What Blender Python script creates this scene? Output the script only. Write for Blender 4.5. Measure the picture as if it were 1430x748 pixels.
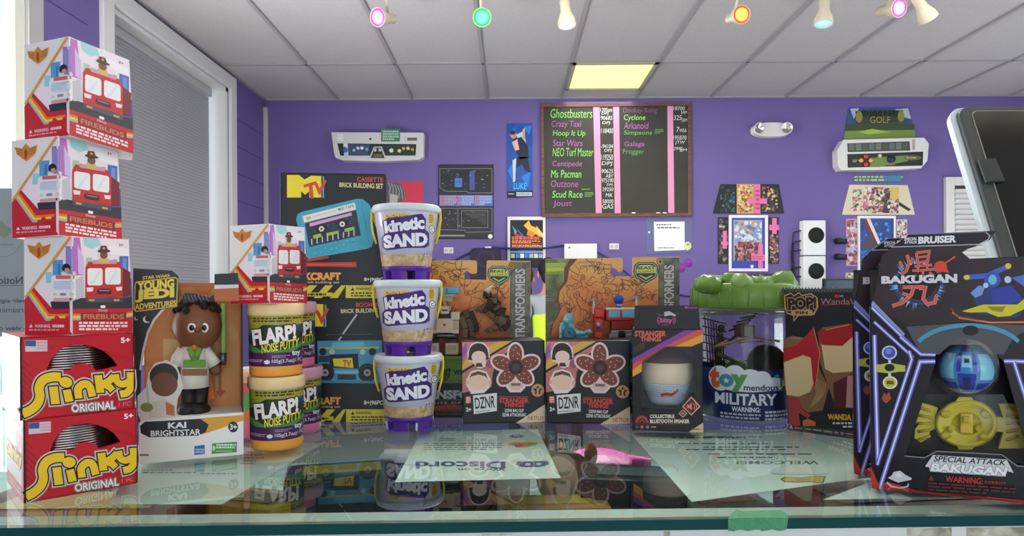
import bpy, bmesh, math, random
from mathutils import Vector, Matrix
from mathutils.geometry import tessellate_polygon
for o in list(bpy.data.objects): bpy.data.objects.remove(o)
SC = bpy.context.scene
COL = SC.collection
PI = math.pi
# ---------------------------------------------------------------- camera
F, VPX, VPY, ROLL, CZ = 953.33, 713.0, 405.0, 0.006, 1.151
cR, sR = math.cos(ROLL), math.sin(ROLL)
cd = bpy.data.cameras.new('camera'); cam = bpy.data.objects.new('camera', cd); COL.objects.link(cam)
cd.sensor_width = 36; cd.lens = 24; cd.clip_start = 0.02
cd.shift_x = (715-VPX)/1430; cd.shift_y = (VPY-374)/1430
cam.matrix_world = Matrix(((cR, sR, 0, 0), (0, 0, -1, 0), (-sR, cR, 0, CZ), (0, 0, 0, 1)))
SC.camera = cam
# ---------------------------------------------------------------- light, exposure
SC.view_settings.view_transform = 'Standard'; SC.view_settings.look = 'None'
SC.view_settings.gamma = 1.0; SC.view_settings.use_curve_mapping = False
SC.view_settings.exposure = 0.28
wd = bpy.data.worlds.new('daylight'); SC.world = wd; wd.use_nodes = True
wd.node_tree.nodes['Background'].inputs[0].default_value = (0.88, 0.95, 1.0, 1)
wd.node_tree.nodes['Background'].inputs[1].default_value = 1.5
CEIL, FLOOR, YB, XL, XR, YR, G = 2.711, 0.0, 5.58, -2.0, 4.6, -3.2, 1.0
def area(name, loc, size, power, color=(1, 0.97, 0.92), rot=(0, 0, 0)):
    l = bpy.data.lights.new(name, 'AREA'); l.shape = 'RECTANGLE'; l.size, l.size_y = size
    l.energy = power; l.color = color
    o = bpy.data.objects.new(name, l); o.location = loc; o.rotation_euler = rot; COL.objects.link(o); return o
FILL_TROFFERS = [(-0.9, -1.9), (1.5, -1.9), (-0.9, 0.45), (1.5, 0.45), (3.4, 0.45), (0.35, 2.4), (2.2, 2.4), (3.9, 2.9)]  # unseen ceiling panels, added as fill lights for the room
for tx, ty in FILL_TROFFERS:
    area('troffer_light', (tx, ty, CEIL-0.012), (0.56, 1.15), 26 if ty > 1 else 7)
area('troffer_light', (0.65, 5.0, CEIL-0.012), (0.56, 0.52), 9, (1, 0.95, 0.55))
# daylight: left glazed front; rear, right and upward fills added to light the room
area('rear_fill', (1.2, YR+0.05, 1.65), (4.6, 1.6), 24, (0.92, 0.96, 1.0), (math.radians(90), 0, 0))  # added fill at an unseen rear window
sun = bpy.data.lights.new('sun', 'SUN'); sun.energy = 26; sun.angle = 0.01; sun.color = (1, 0.97, 0.92)
so = bpy.data.objects.new('sun', sun); COL.objects.link(so); so.rotation_euler = Vector((-0.42, 0.42, -0.85)).to_track_quat('-Z', 'Y').to_euler()
area('left_sky', (XL-0.05, 1.85, 1.5), (1.8, 1.8), 45, (0.92, 0.96, 1.0), (0, math.radians(-90), 0))
area('right_fill', (XR-0.02, 1.4, 1.5), (1.8, 2.0), 25, (0.92, 0.96, 1.0), (0, math.radians(90), 0))  # added fill from the right, lifts the ceiling on that side
area('left_uplight_fill', (XL+0.02, 1.85, 0.8), (0.8, 1.8), 80, (1.0, 0.98, 0.95), (0, math.radians(-145), 0))  # added upward fill in the window plane, imitates light bounced off the ground
# ---------------------------------------------------------------- pixel <-> place
def ray(px, py):
    dx = (px-VPX)/F; dz = -(py-VPY)/F
    return Vector((dx*cR+dz*sR, 1.0, -dx*sR+dz*cR))
CAM = Vector((0, 0, CZ))
def gp(px, py, z=G):
    d = ray(px, py); return CAM + d*((z-CZ)/d.z)
def wp(px, py, y): return CAM + ray(px, py)*y
def upz(p, py):
    dz = -(py-VPY)/F; dx = (p[0]/p[1]-dz*sR)/cR
    return CZ + p[1]*(-dx*sR+dz*cR)
# ---------------------------------------------------------------- materials
def lin(c):
    if isinstance(c, str):
        c = c.lstrip('#'); c = [int(c[i:i+2], 16)/255 for i in (0, 2, 4)]
    return [(x/12.92 if x <= 0.04045 else ((x+0.055)/1.055)**2.4) for x in c]
_M = {}
def mat(c, rough=0.42, metal=0.0, emit=0.0, trans=0.0, spec=0.35, bump=0.0, bscale=60, var=0.0, vscale=30, coat=0.0):
    k = (str(c), rough, metal, emit, trans, spec, bump, bscale, var, vscale, coat)
    if k in _M: return _M[k]
    m = bpy.data.materials.new('surface_'+str(c).lstrip('#')); m.use_nodes = True
    nt = m.node_tree; b = nt.nodes['Principled BSDF']; L = lin(c)
    b.inputs['Base Color'].default_value = (*L, 1); b.inputs['Roughness'].default_value = rough
    b.inputs['Metallic'].default_value = metal; b.inputs['Specular IOR Level'].default_value = spec
    b.inputs['Transmission Weight'].default_value = trans; b.inputs['Coat Weight'].default_value = coat
    if emit:
        b.inputs['Emission Color'].default_value = (*L, 1); b.inputs['Emission Strength'].default_value = emit
    if bump or var:
        tc = nt.nodes.new('ShaderNodeTexCoord'); n = nt.nodes.new('ShaderNodeTexNoise')
        n.inputs['Scale'].default_value = vscale if var else bscale; n.inputs['Detail'].default_value = 5
        nt.links.new(tc.outputs['Object'], n.inputs['Vector'])
        if var:
            mx = nt.nodes.new('ShaderNodeMix'); mx.data_type = 'RGBA'
            mx.inputs[6].default_value = (*[x*(1-var) for x in L], 1); mx.inputs[7].default_value = (*[min(1, x*(1+var)) for x in L], 1)
            nt.links.new(n.outputs['Fac'], mx.inputs[0]); nt.links.new(mx.outputs[2], b.inputs['Base Color'])
        if bump:
            n2 = nt.nodes.new('ShaderNodeTexNoise'); n2.inputs['Scale'].default_value = bscale; n2.inputs['Detail'].default_value = 4
            nt.links.new(tc.outputs['Object'], n2.inputs['Vector'])
            bp = nt.nodes.new('ShaderNodeBump'); bp.inputs['Strength'].default_value = bump; bp.inputs['Distance'].default_value = 0.003
            nt.links.new(n2.outputs['Fac'], bp.inputs['Height']); nt.links.new(bp.outputs['Normal'], b.inputs['Normal'])
    _M[k] = m; return m
def clear(tint='#ffffff', k=1.0, rough=0.02, dens=0.0):
    """thin clear sheet: Schlick reflection over straight transmission"""
    key = ('clear', tint, k, rough, dens)
    if key in _M: return _M[key]
    m = bpy.data.materials.new('clear_sheet'); m.use_nodes = True; nt = m.node_tree; nt.nodes.clear()
    o = nt.nodes.new('ShaderNodeOutputMaterial'); mx = nt.nodes.new('ShaderNodeMixShader')
    t = nt.nodes.new('ShaderNodeBsdfTransparent'); g = nt.nodes.new('ShaderNodeBsdfGlossy')
    t.inputs[0].default_value = (*lin(tint), 1); g.inputs['Roughness'].default_value = rough
    lw = nt.nodes.new('ShaderNodeLayerWeight'); lw.inputs[0].default_value = 0.5
    p = nt.nodes.new('ShaderNodeMath'); p.operation = 'POWER'; p.inputs[1].default_value = 5
    a = nt.nodes.new('ShaderNodeMath'); a.operation = 'MULTIPLY_ADD'; a.inputs[1].default_value = 0.96*k; a.inputs[2].default_value = 0.04*k; a.use_clamp = True
    nt.links.new(lw.outputs['Facing'], p.inputs[0]); nt.links.new(p.outputs[0], a.inputs[0]); nt.links.new(a.outputs[0], mx.inputs[0])
    nt.links.new(t.outputs[0], mx.inputs[1]); nt.links.new(g.outputs[0], mx.inputs[2]); nt.links.new(mx.outputs[0], o.inputs[0])
    _M[key] = m; return m
def noisy(stops, scale=20, detail=6, rough=0.5, stretch=(1, 1, 1), dist=0.6):
    key = ('noisy', str(stops), scale, rough, stretch, dist)
    if key in _M: return _M[key]
    m = bpy.data.materials.new('printed_texture'); m.use_nodes = True; nt = m.node_tree; b = nt.nodes['Principled BSDF']
    b.inputs['Roughness'].default_value = rough
    tc = nt.nodes.new('ShaderNodeTexCoord'); mp = nt.nodes.new('ShaderNodeMapping'); mp.inputs['Scale'].default_value = stretch
    n = nt.nodes.new('ShaderNodeTexNoise'); n.inputs['Scale'].default_value = scale; n.inputs['Detail'].default_value = detail; n.inputs['Distortion'].default_value = dist
    r = nt.nodes.new('ShaderNodeValToRGB'); e = r.color_ramp.elements
    while len(e) < len(stops): e.new(0.5)
    for i, (p, c) in enumerate(stops): e[i].position = p; e[i].color = (*lin(c), 1)
    nt.links.new(tc.outputs['Object'], mp.inputs[0]); nt.links.new(mp.outputs[0], n.inputs['Vector'])
    nt.links.new(n.outputs['Fac'], r.inputs[0]); nt.links.new(r.outputs[0], b.inputs['Base Color'])
    _M[key] = m; return m
# ---------------------------------------------------------------- meshes
class MB:
    def __init__(s): s.v = []; s.f = []; s.m = []; s.s = []; s.mats = []
    def mi(s, m):
        if m not in s.mats: s.mats.append(m)
        return s.mats.index(m)
    def add(s, vs, fs, m, smooth=False):
        b = len(s.v); k = s.mi(m)
        s.v += [tuple(v) for v in vs]
        for f in fs: s.f.append([i+b for i in f]); s.m.append(k); s.s.append(smooth)
        return s
    def bm(s, bm, m, smooth=False):
        bm.verts.index_update()
        s.add([v.co[:] for v in bm.verts], [[v.index for v in f.verts] for f in bm.faces], m, smooth); bm.free(); return s
    def prism(s, bot, top, m, bevel=0.0, seg=2, sides=None):
        n = len(bot); bm = bmesh.new()
        vb = [bm.verts.new(p) for p in bot]; vt = [bm.verts.new(p) for p in top]
        bm.faces.new(vb[::-1]); bm.faces.new(vt)
        for i in range(n): bm.faces.new((vb[i], vb[(i+1) % n], vt[(i+1) % n], vt[i]))
        bmesh.ops.recalc_face_normals(bm, faces=bm.faces)
        if bevel: bmesh.ops.bevel(bm, geom=bm.edges[:], offset=bevel, segments=seg, affect='EDGES', profile=0.6)
        return s.bm(bm, m)
    def box(s, c, size, m, rotz=0.0, bevel=0.0, rot=None, seg=2):
        R = rot or Matrix.Rotation(rotz, 3, 'Z'); hx, hy, hz = [x/2 for x in size]; c = Vector(c)
        P = lambda x, y, z: c + R @ Vector((x, y, z))
        q = [(-hx, -hy), (hx, -hy), (hx, hy), (-hx, hy)]
        return s.prism([P(x, y, -hz) for x, y in q], [P(x, y, hz) for x, y in q], m, bevel, seg)
    def plate(s, front, back_vec, m, bevel=0.0):
        """polygon extruded along back_vec"""
        bv = Vector(back_vec); n = len(front); bm = bmesh.new()
        a = [bm.verts.new(p) for p in front]; b = [bm.verts.new(Vector(p)+bv) for p in front]
        for t in tessellate_polygon([[Vector(p) for p in front]]):
            try: bm.faces.new([a[i] for i in t]); bm.faces.new([b[i] for i in reversed(t)])
            except ValueError: pass
        for i in range(n):
            try: bm.faces.new((a[i], b[i], b[(i+1) % n], a[(i+1) % n]))
            except ValueError: pass
        bmesh.ops.recalc_face_normals(bm, faces=bm.faces)
        return s.bm(bm, m)
    def tube(s, pts, r, m, seg=8, smooth=True, closed=False):
        pts = [Vector(p) for p in pts]; rs = r if isinstance(r, (list, tuple)) else [r]*len(pts); vs = []; fs = []
        n = len(pts); up = Vector((0.13, 0.21, 0.97))
        for i, p in enumerate(pts):
            t = (pts[(i+1) % n] - pts[i-1]) if closed else (pts[min(i+1, n-1)]-pts[max(i-1, 0)])
            t.normalize(); a = t.cross(up)
            if a.length < 1e-3: a = t.cross(Vector((1, 0, 0)))
            a.normalize(); b = a.cross(t)
            for k in range(seg):
                th = 2*PI*k/seg; vs.append(p + (a*math.cos(th)+b*math.sin(th))*rs[i])
        for i in range(n if closed else n-1):
            j = (i+1) % n
            for k in range(seg): fs.append([i*seg+k, i*seg+(k+1) % seg, j*seg+(k+1) % seg, j*seg+k])
        if not closed: fs += [list(range(seg))[::-1], [(n-1)*seg+k for k in range(seg)]]
        return s.add(vs, fs, m, smooth)
    def lathe(s, prof, c, m, seg=48, smooth=True, R=None, cap=True, a0=0.0, a1=2*PI):
        c = Vector(c); vs = []; fs = []; full = abs(a1-a0-2*PI) < 1e-6; N = seg if full else seg+1
        for r, z in prof:
            for k in range(N):
                a = a0+(a1-a0)*k/seg; p = Vector((r*math.cos(a), r*math.sin(a), z)); vs.append(c+(R @ p if R else p))
        for i in range(len(prof)-1):
            for k in range(seg):
                k2 = (k+1) % N; fs.append([i*N+k, i*N+k2, (i+1)*N+k2, (i+1)*N+k])
        if cap and full:
            if prof[0][0] > 1e-6: fs.append([k for k in range(N)][::-1])
            if prof[-1][0] > 1e-6: fs.append([(len(prof)-1)*N+k for k in range(N)])
        return s.add(vs, fs, m, smooth)
    def ball(s, c, r, m, seg=24, R=None, jag=0.0, seed=1):
        rx, ry, rz = r if isinstance(r, (list, tuple)) else (r, r, r); c = Vector(c); rnd = random.Random(seed)
        vs = [Vector((0, 0, -1))]; n = seg//2
        for i in range(1, n):
            th = -PI/2+PI*i/n
            for k in range(seg):
                a = 2*PI*k/seg; vs.append(Vector((math.cos(th)*math.cos(a), math.cos(th)*math.sin(a), math.sin(th)))*(1+jag*(rnd.random()-.5)))
        vs.append(Vector((0, 0, 1))); fs = []
        for k in range(seg): fs.append([0, 1+(k+1) % seg, 1+k]); fs.append([len(vs)-1, len(vs)-1-seg+k, len(vs)-1-seg+(k+1) % seg])
        for i in range(n-2):
            for k in range(seg):
                a = 1+i*seg; fs.append([a+k, a+(k+1) % seg, a+seg+(k+1) % seg, a+seg+k])
        out = []
        for v in vs:
            q = Vector((v.x*rx, v.y*ry, v.z*rz)); out.append(c+(R @ q if R else q))
        return s.add(out, fs, m, True)
    def build(s, name, root=None, kind=None, label=None):
        o0 = root
        off = Vector((0, 0, 0))
        while o0 is not None: off += o0.location; o0 = o0.parent
        me = bpy.data.meshes.new(name)
        me.from_pydata([tuple(Vector(v)-off) for v in s.v], [], s.f)
        for m in s.mats: me.materials.append(m)
        me.polygons.foreach_set('material_index', s.m); me.polygons.foreach_set('use_smooth', s.s)
        me.validate(); me.update()
        o = bpy.data.objects.new(name, me); COL.objects.link(o)
        if root is not None: o.parent = root
        if kind: o['kind'] = kind
        if label: o['label'] = label
        return o
def tag(o, label, cat, group=None):
    o['label'] = label; o['category'] = cat
    if group: o['group'] = group
    return o
def thing(name, label, cat, loc=(0, 0, 0), group=None):
    o = bpy.data.objects.new(name, None); COL.objects.link(o); o.location = loc; o.empty_display_size = 0.02
    return tag(o, label, cat, group)
def kids(o): return [c for c in bpy.data.objects if c.parent is o]
def dup(root, loc, rotz=0.0, label=None, swap=None):
    def cp(o, par):
        c = o.copy(); COL.objects.link(c)
        if par is not None: c.parent = par
        if swap and c.type == 'MESH':
            c.data = c.data.copy()
            for i, m in enumerate(c.data.materials):
                if m in swap: c.data.materials[i] = swap[m]
        for ch in kids(o): cp(ch, c)
        return c
    r = cp(root, None); r.location = loc; r.rotation_euler = (0, 0, rotz)
    if label: r['label'] = label
    return r
# ---------------------------------------------------------------- printing on surfaces
_T = {}
def glyphs(t, bold=0.0, spacing=1.0):
    k = (t, bold, spacing)
    if k in _T: return _T[k]
    c = bpy.data.curves.new('t', 'FONT'); c.body = t; c.offset = bold; c.resolution_u = 3; c.space_character = spacing
    o = bpy.data.objects.new('t', c); me = bpy.data.meshes.new_from_object(o)
    vs = [(v.co.x, v.co.y) for v in me.vertices]; fs = [list(p.vertices) for p in me.polygons]
    bpy.data.objects.remove(o); bpy.data.curves.remove(c); bpy.data.meshes.remove(me)
    _T[k] = (vs, fs); return _T[k]
def homog(q):
    """unit square (u right, v down) -> quad TL,TR,BR,BL (bilinear)"""
    a, b, c, d = [Vector(p[:2]) for p in q]
    return lambda u, v: a*(1-u)*(1-v)+b*u*(1-v)+c*u*v+d*(1-u)*v
class Art:
    """flat print drawn in 2D, then laid on a surface by mapper(x, y) -> (point, outward normal)"""
    def __init__(s, mapper, lift=0.00005, cuts=(), rough=0.42):
        s.map = mapper; s.lift = lift; s.cuts = cuts; s.el = []; s.o = (0, 0, 1); s.rough = rough
    def view(s, ox=0, oy=0, sc=1.0): s.o = (ox, oy, sc); return s
    def P(s, x, y): return (s.o[0]+x/s.o[2], s.o[1]+y/s.o[2])
    def _put(s, vs, fs, col):
        if not vs: return
        xs = [v[0] for v in vs]; ys = [v[1] for v in vs]; bb = (min(xs), min(ys), max(xs), max(ys)); ly = 1
        for e in s.el:
            b = e[3]
            if not (b[2] <= bb[0] or b[0] >= bb[2] or b[3] <= bb[1] or b[1] >= bb[3]): ly = max(ly, e[4]+1)
        m = col if isinstance(col, bpy.types.Material) else mat(col, s.rough)
        s.el.append((vs, fs, m, bb, ly))
    def poly(s, pts, col):
        q = [s.P(*p) for p in pts]; v3 = [Vector((x, y, 0)) for x, y in q]
        s._put(q, [list(t) for t in tessellate_polygon([v3])], col); return s
    def polys(s, lst, col):
        vs = []; fs = []
        for pts in lst:
            q = [s.P(*p) for p in pts]
            for t in tessellate_polygon([[Vector((x, y, 0)) for x, y in q]]): fs.append([i+len(vs) for i in t])
            vs += q
        s._put(vs, fs, col); return s
    def rect(s, x0, y0, x1, y1, col): return s.poly([(x0, y0), (x1, y0), (x1, y1), (x0, y1)], col)
    def rrect(s, x0, y0, x1, y1, r, col):
        p = []
        for cx, cy, a in ((x1-r, y0+r, -90), (x1-r, y1-r, 0), (x0+r, y1-r, 90), (x0+r, y0+r, 180)):
            for k in range(5): t = math.radians(a+k*22.5); p.append((cx+r*math.cos(t), cy+r*math.sin(t)))
        return s.poly(p, col)
    def ell(s, cx, cy, rx, ry, col, n=28, rot=0.0):
        c, d = math.cos(rot), math.sin(rot)
        return s.poly([(cx+rx*math.cos(t)*c-ry*math.sin(t)*d, cy+rx*math.cos(t)*d+ry*math.sin(t)*c) for t in [2*PI*k/n for k in range(n)]], col)
    def line(s, pts, w, col, closed=False):
        pts = [Vector(p) for p in pts]; n = len(pts); L = []; Rr = []
        for i, p in enumerate(pts):
            a = pts[(i-1) % n] if (closed or i > 0) else p; b = pts[(i+1) % n] if (closed or i < n-1) else p
            d1 = (p-a).normalized() if (p-a).length else None; d2 = (b-p).normalized() if (b-p).length else None
            d = ((d1 or d2)+(d2 or d1)); d = d.normalized() if d.length > 1e-6 else (d1 or d2)
            nn = Vector((-d.y, d.x)); k = 1.0
            if d1 and d2: k = 1/max(0.45, nn.dot(Vector((-d1.y, d1.x))))
            L.append(p+nn*w/2*k); Rr.append(p-nn*w/2*k)
        vs = [s.P(*p) for p in L+Rr]; fs = []
        for i in range(n if closed else n-1):
            j = (i+1) % n; fs.append([i, j, n+j, n+i])
        s._put(vs, fs, col); return s
    def arc(s, cx, cy, rx, ry, a0, a1, w, col, n=20):
        return s.line([(cx+rx*math.cos(math.radians(a0+(a1-a0)*k/n)), cy+ry*math.sin(math.radians(a0+(a1-a0)*k/n))) for k in range(n+1)], w, col)
    def text(s, t, box, col, bold=0.0, shear=0.0, out=(), sp=1.0):
        """box (x0,y0,x1,y1) or four corners TL,TR,BR,BL of the glyphs' bounds; out = [(colour, extra weight)...] back to front"""
        if len(box) == 4 and not hasattr(box[0], '__len__'):
            x0, y0, x1, y1 = box; box = [(x0, y0), (x1, y0), (x1, y1), (x0, y1)]
        h = homog(box); bv, _ = glyphs(t, bold, sp)
        if not bv: return s
        sh = lambda v: (v[0]+shear*v[1], v[1])
        B = [sh(v) for v in bv]; mx, Mx = min(v[0] for v in B), max(v[0] for v in B); my, My = min(v[1] for v in B), max(v[1] for v in B)
        for c, e in list(out)+[(col, 0)]:
            vs, fs = glyphs(t, bold+e, sp); q = []
            for v in vs:
                x, y = sh(v); p = h((x-mx)/(Mx-mx), 1-(y-my)/(My-my)); q.append(s.P(p[0], p[1]))
            s._put(q, fs, c)
        return s
    def fine(s, x0, y0, x1, y1, rows, col, seed=1, q=None, fill=0.5):
        """unreadable small print: rows of word-long dashes"""
        r = random.Random(seed); h = homog(q or [(x0, y0), (x1, y0), (x1, y1), (x0, y1)]); L = []
        for i in range(rows):
            v0 = (i+0.5-fill/2)/rows; v1 = (i+0.5+fill/2)/rows; u = 0.0; end = 1.0 if i < rows-1 else 0.6+0.4*r.random()
            while u < end-0.02:
                w = min(0.04+0.1*r.random(), end-u); L.append([h(u, v0), h(u+w, v0), h(u+w, v1), h(u, v1)]); u += w+0.025
        return s.polys(L, col)
    def into(s, mb):
        for vs, fs, m, bb, ly in s.el:
            bm = bmesh.new(); V = [bm.verts.new((x, y, 0)) for x, y in vs]
            for f in fs:
                try: bm.faces.new([V[i] for i in f])
                except ValueError: pass
            for (a, b) in s.cuts:
                d = Vector((b[0]-a[0], b[1]-a[1], 0))
                bmesh.ops.bisect_plane(bm, geom=bm.verts[:]+bm.edges[:]+bm.faces[:], dist=1e-5, plane_co=(a[0], a[1], 0), plane_no=(-d.y, d.x, 0))
            bm.verts.index_update(); P = []
            for v in bm.verts:
                p, n = s.map(v.co.x, v.co.y); P.append(p+n*(s.lift*ly))
            mb.add(P, [[v.index for v in f.verts] for f in bm.faces], m); bm.free()
        return mb
def planemap(p0, n):
    p0 = Vector(p0); n = Vector(n).normalized()
    if n.dot(CAM-p0) < 0: n = -n
    def f(x, y):
        d = ray(x, y); t = (p0-CAM).dot(n)/d.dot(n); return CAM+d*t, n
    return f
def hullmap(planes):
    P = []
    for p0, n in planes:
        p0 = Vector(p0); n = Vector(n).normalized()
        P.append((p0, -n if n.dot(CAM-p0) < 0 else n))
    def f(x, y):
        d = ray(x, y); t, n = max((((p0-CAM).dot(n)/d.dot(n), n) for p0, n in P), key=lambda q: q[0]); return CAM+d*t, n
    return f
def uvmap(p00, p10, p11, p01):
    """u right, v down, corners TL TR BR BL"""
    a, b, c, d = map(Vector, (p00, p10, p11, p01)); n = (d-a).cross(b-a).normalized()
    return lambda u, v: (a*(1-u)*(1-v)+b*u*(1-v)+c*u*v+d*(1-u)*v, n)
def conemap(cx, cy, z0, r0, z1, r1, cpx):
    """side of an upright cone round (cx, cy); x measured from the axis pixel cpx, y read on its front line"""
    az = math.atan2(cx, cy)
    def f(x, y):
        yf = cy-(r0+r1)/2; z = CZ-(y-VPY-(VPX-cpx)*ROLL)*yf/F; k = (z-z0)/(z1-z0); r = r0+(r1-r0)*k
        u = max(-0.99, min(0.99, (x-cpx)*cy/F/r)); a = math.asin(u)
        t = a-az; n = Vector((math.sin(t), -math.cos(t), 0)); return Vector((cx, cy, z))+n*r, n
    return f
def vcuts(x0, x1, step): return [((x0+i*step, 0), (x0+i*step, 10)) for i in range(int((x1-x0)/step)+1)]
class Carton:
    """upright box whose front bottom edge runs between two points seen at pixels a, b on height z"""
    def __init__(s, a, b, z, top_py, depth, H=None):
        s.L = gp(*a, z); s.R = gp(*b, z); e = (s.R-s.L); e.z = 0; s.e = e.normalized(); s.W = e.length
        s.n = Vector((-s.e.y, s.e.x, 0)); s.D = depth; s.z = z
        s.H = H or upz(s.L, top_py)-z; s.map = planemap(s.L, s.n)
    def p(s, u, d, h): return s.L+s.e*u+s.n*d+Vector((0, 0, h))
    def at(s, px, py, d=0.0):
        p0 = s.L+s.n*d; r = ray(px, py); return CAM+r*((p0-CAM).dot(s.n)/r.dot(s.n))
    def body(s, mb, m, bevel=0.0008, x0=0, x1=None, d0=0, d1=None, h0=0, h1=None):
        x1 = s.W if x1 is None else x1; d1 = s.D if d1 is None else d1; h1 = s.H if h1 is None else h1
        q = [(x0, d0), (x1, d0), (x1, d1), (x0, d1)]
        return mb.prism([s.p(u, d, h0) for u, d in q], [s.p(u, d, h1) for u, d in q], m, bevel)
    def mid(s): return s.p(s.W/2, s.D/2, 0)
def holed(outer, hole):
    """outer loop with a keyhole slit round a hole (same winding handled)"""
    def ar(p): return sum(p[i][0]*p[(i+1) % len(p)][1]-p[(i+1) % len(p)][0]*p[i][1] for i in range(len(p)))
    h = list(hole)
    if ar(outer)*ar(h) > 0: h = h[::-1]
    bi, bj = min(((i, j) for i in range(len(outer)) for j in range(len(h))), key=lambda t: (outer[t[0]][0]-h[t[1]][0])**2+(outer[t[0]][1]-h[t[1]][1])**2)
    return outer[:bi+1]+h[bj:]+h[:bj+1]+outer[bi:]
# ================================================================ the room
purple = mat('#6b5d98', 0.75, bump=0.25, bscale=25, var=0.06, vscale=3)
white_trim = mat('#d9d8d6', 0.45); grey_trim = mat('#a9a7a6', 0.5)
def struct(name, mb, root=None): return mb.build(name, root, kind='structure')
mb = MB().box(((XL+XR)/2, (YR+YB)/2, -0.05), (XR-XL+0.4, YB-YR+0.4, 0.1), mat('#a8a49c', 0.5, var=0.15, vscale=4)); struct('floor', mb)
mb = MB().box(((XL+XR)/2, YB+0.08, CEIL/2), (XR-XL+0.4, 0.16, CEIL), purple); struct('wall_back', mb)
mb = MB()
for (a, b, c, d) in ((YR, 0.4, 0, CEIL), (4.4, YB, 0, CEIL), (0.4, 4.4, 0, 0.35), (0.4, 4.4, 2.5, CEIL)): mb.box((XR+0.08, (a+b)/2, (c+d)/2), (0.16, b-a, d-c), purple)
struct('wall_right', mb)
r = struct('added_window_right', MB().box((XR+0.1, 2.4, 1.425), (0.008, 4.0, 2.15), clear('#f4fbff')))  # unseen window, added to let light in from the right
mb = MB()
for y in (0.43, 1.7, 3.05, 4.37): mb.box((XR+0.08, y, 1.425), (0.1, 0.06, 2.15), white_trim)
for z in (0.38, 2.47): mb.box((XR+0.08, 2.4, z), (0.1, 4.0, 0.06), white_trim)
struct('window_frame', mb, r)
mb = MB(); rw = mat('#c9c6c8', 0.8)
for (x0, x1, z0, z1) in ((XL-.2, -1.1, 0, CEIL), (3.5, XR+.2, 0, CEIL), (-1.1, 3.5, 0, 0.35), (-1.1, 3.5, 2.45, CEIL)): mb.box(((x0+x1)/2, YR-0.08, (z0+z1)/2), (x1-x0, 0.16, z1-z0), rw)
struct('wall_rear', mb)
r = struct('added_window_rear', MB().box((1.2, YR-0.1, 1.4), (4.6, 0.008, 2.1), clear('#f4fbff')))  # unseen window, added behind the camera as a source of daylight
mb = MB()
for x in (-1.07, 0.45, 1.97, 3.47): mb.box((x, YR-0.08, 1.4), (0.06, 0.1, 2.1), white_trim)
for z in (0.38, 2.42): mb.box((1.2, YR-0.08, z), (4.6, 0.1, 0.06), white_trim)
struct('window_frame', mb, r)
# left wall with two openings
W1 = (3.42, 4.86, 0.85, 2.60); W2 = (0.9, 2.82, 0.35, 2.45); WT = 0.18
mb = MB()
def wl(y0, y1, z0, z1): mb.box((XL-WT/2, (y0+y1)/2, (z0+z1)/2), (WT, y1-y0, z1-z0), purple)
wl(YR, W2[0], 0, CEIL); wl(W2[1], W1[0], 0, CEIL); wl(W1[1], YB, 0, CEIL)
wl(W2[0], W2[1], 0, W2[2]); wl(W2[0], W2[1], W2[3], CEIL); wl(W1[0], W1[1], 0, W1[2]); wl(W1[0], W1[1], W1[3], CEIL)
# block joints
for z in (2.42, 2.22, 2.02, 1.82, 1.62): mb.box((XL+0.0005, 5.22, z), (0.002, 0.7, 0.006), mat('#51457c', 0.8)); mb.box((XL+0.0005, 3.1, z), (0.002, 0.28, 0.006), mat('#51457c', 0.8))
struct('wall_left', mb)
# window with blinds
y0, y1, z0, z1 = W1
r = struct('window_1', MB().box((XL-0.15, (y0+y1)/2, (z0+z1)/2), (0.008, y1-y0, z1-z0), clear('#f4fbff')))
mb = MB(); t = 0.09
for (a, b, c, d) in ((y0-t, y0+0.004, z0-t, z1+t), (y1-0.004, y1+t, z0-t, z1+t), (y0, y1, z1-0.004, z1+t), (y0, y1, z0-t, z0+0.004)):
    mb.box((XL+0.012, (a+b)/2, (c+d)/2), (0.024, b-a, d-c), white_trim, bevel=0.003)
for (a, b, c, d) in ((y0, y0+0.03, z0, z1), (y1-0.03, y1, z0, z1), (y0, y1, z1-0.03, z1), (y0, y1, z0, z0+0.03)):
    mb.box((XL-0.08, (a+b)/2, (c+d)/2), (0.15, b-a, d-c), white_trim)
struct('window_frame', mb, r)
mb = MB(); bl = mat('#a2a2a6', 0.6)
yb0, yb1 = y0+0.035, y1-0.085
mb.box((XL-0.105, (yb0+yb1)/2, z1-0.06), (0.05, yb1-yb0, 0.05), mat('#b0aeb0', 0.5))
z = z1-0.10; Rb = Matrix.Rotation(math.radians(80), 3, 'Y')
while z > z0+0.05:
    mb.box((XL-0.105, (yb0+yb1)/2, z), (0.027, yb1-yb0, 0.0014), bl, rot=Rb); z -= 0.021
struct('window_blind', mb, r)
# glazed shop front nearest the camera
y0, y1, z0, z1 = W2
r = struct('window_2', MB().box((XL-0.09, (y0+y1)/2, (z0+z1)/2), (0.008, y1-y0, z1-z0), clear('#f4fbff')))
mb = MB()
for (a, b, c, d) in ((y0-0.02, y0+0.06, z0, z1), (y1-0.062, y1-0.010, z0, z1), (y0, y1, z1-0.06, z1), (y0, y1, z0, z0+0.06)):
    mb.box((XL-0.022, (a+b)/2, (c+d)/2), (0.05, b-a, d-c), mat('#d6d6c4', 0.5), bevel=0.004)
mb.box((XL-WT/2, y1-0.004, (z0+z1)/2), (WT, 0.008, z1-z0), mat('#e4e4dc', 0.5)); mb.box((XL-WT/2, y0+0.004, (z0+z1)/2), (WT, 0.008, z1-z0), mat('#e4e4dc', 0.5))
mb.box((XL+0.008, y1+0.045, (z0+z1)/2+0.03), (0.02, 0.09, z1-z0+0.14), grey_trim, bevel=0.003)
mb.box((XL+0.008, (y0+y1)/2, z1+0.04), (0.02, y1-y0, 0.08), grey_trim, bevel=0.003)
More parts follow.
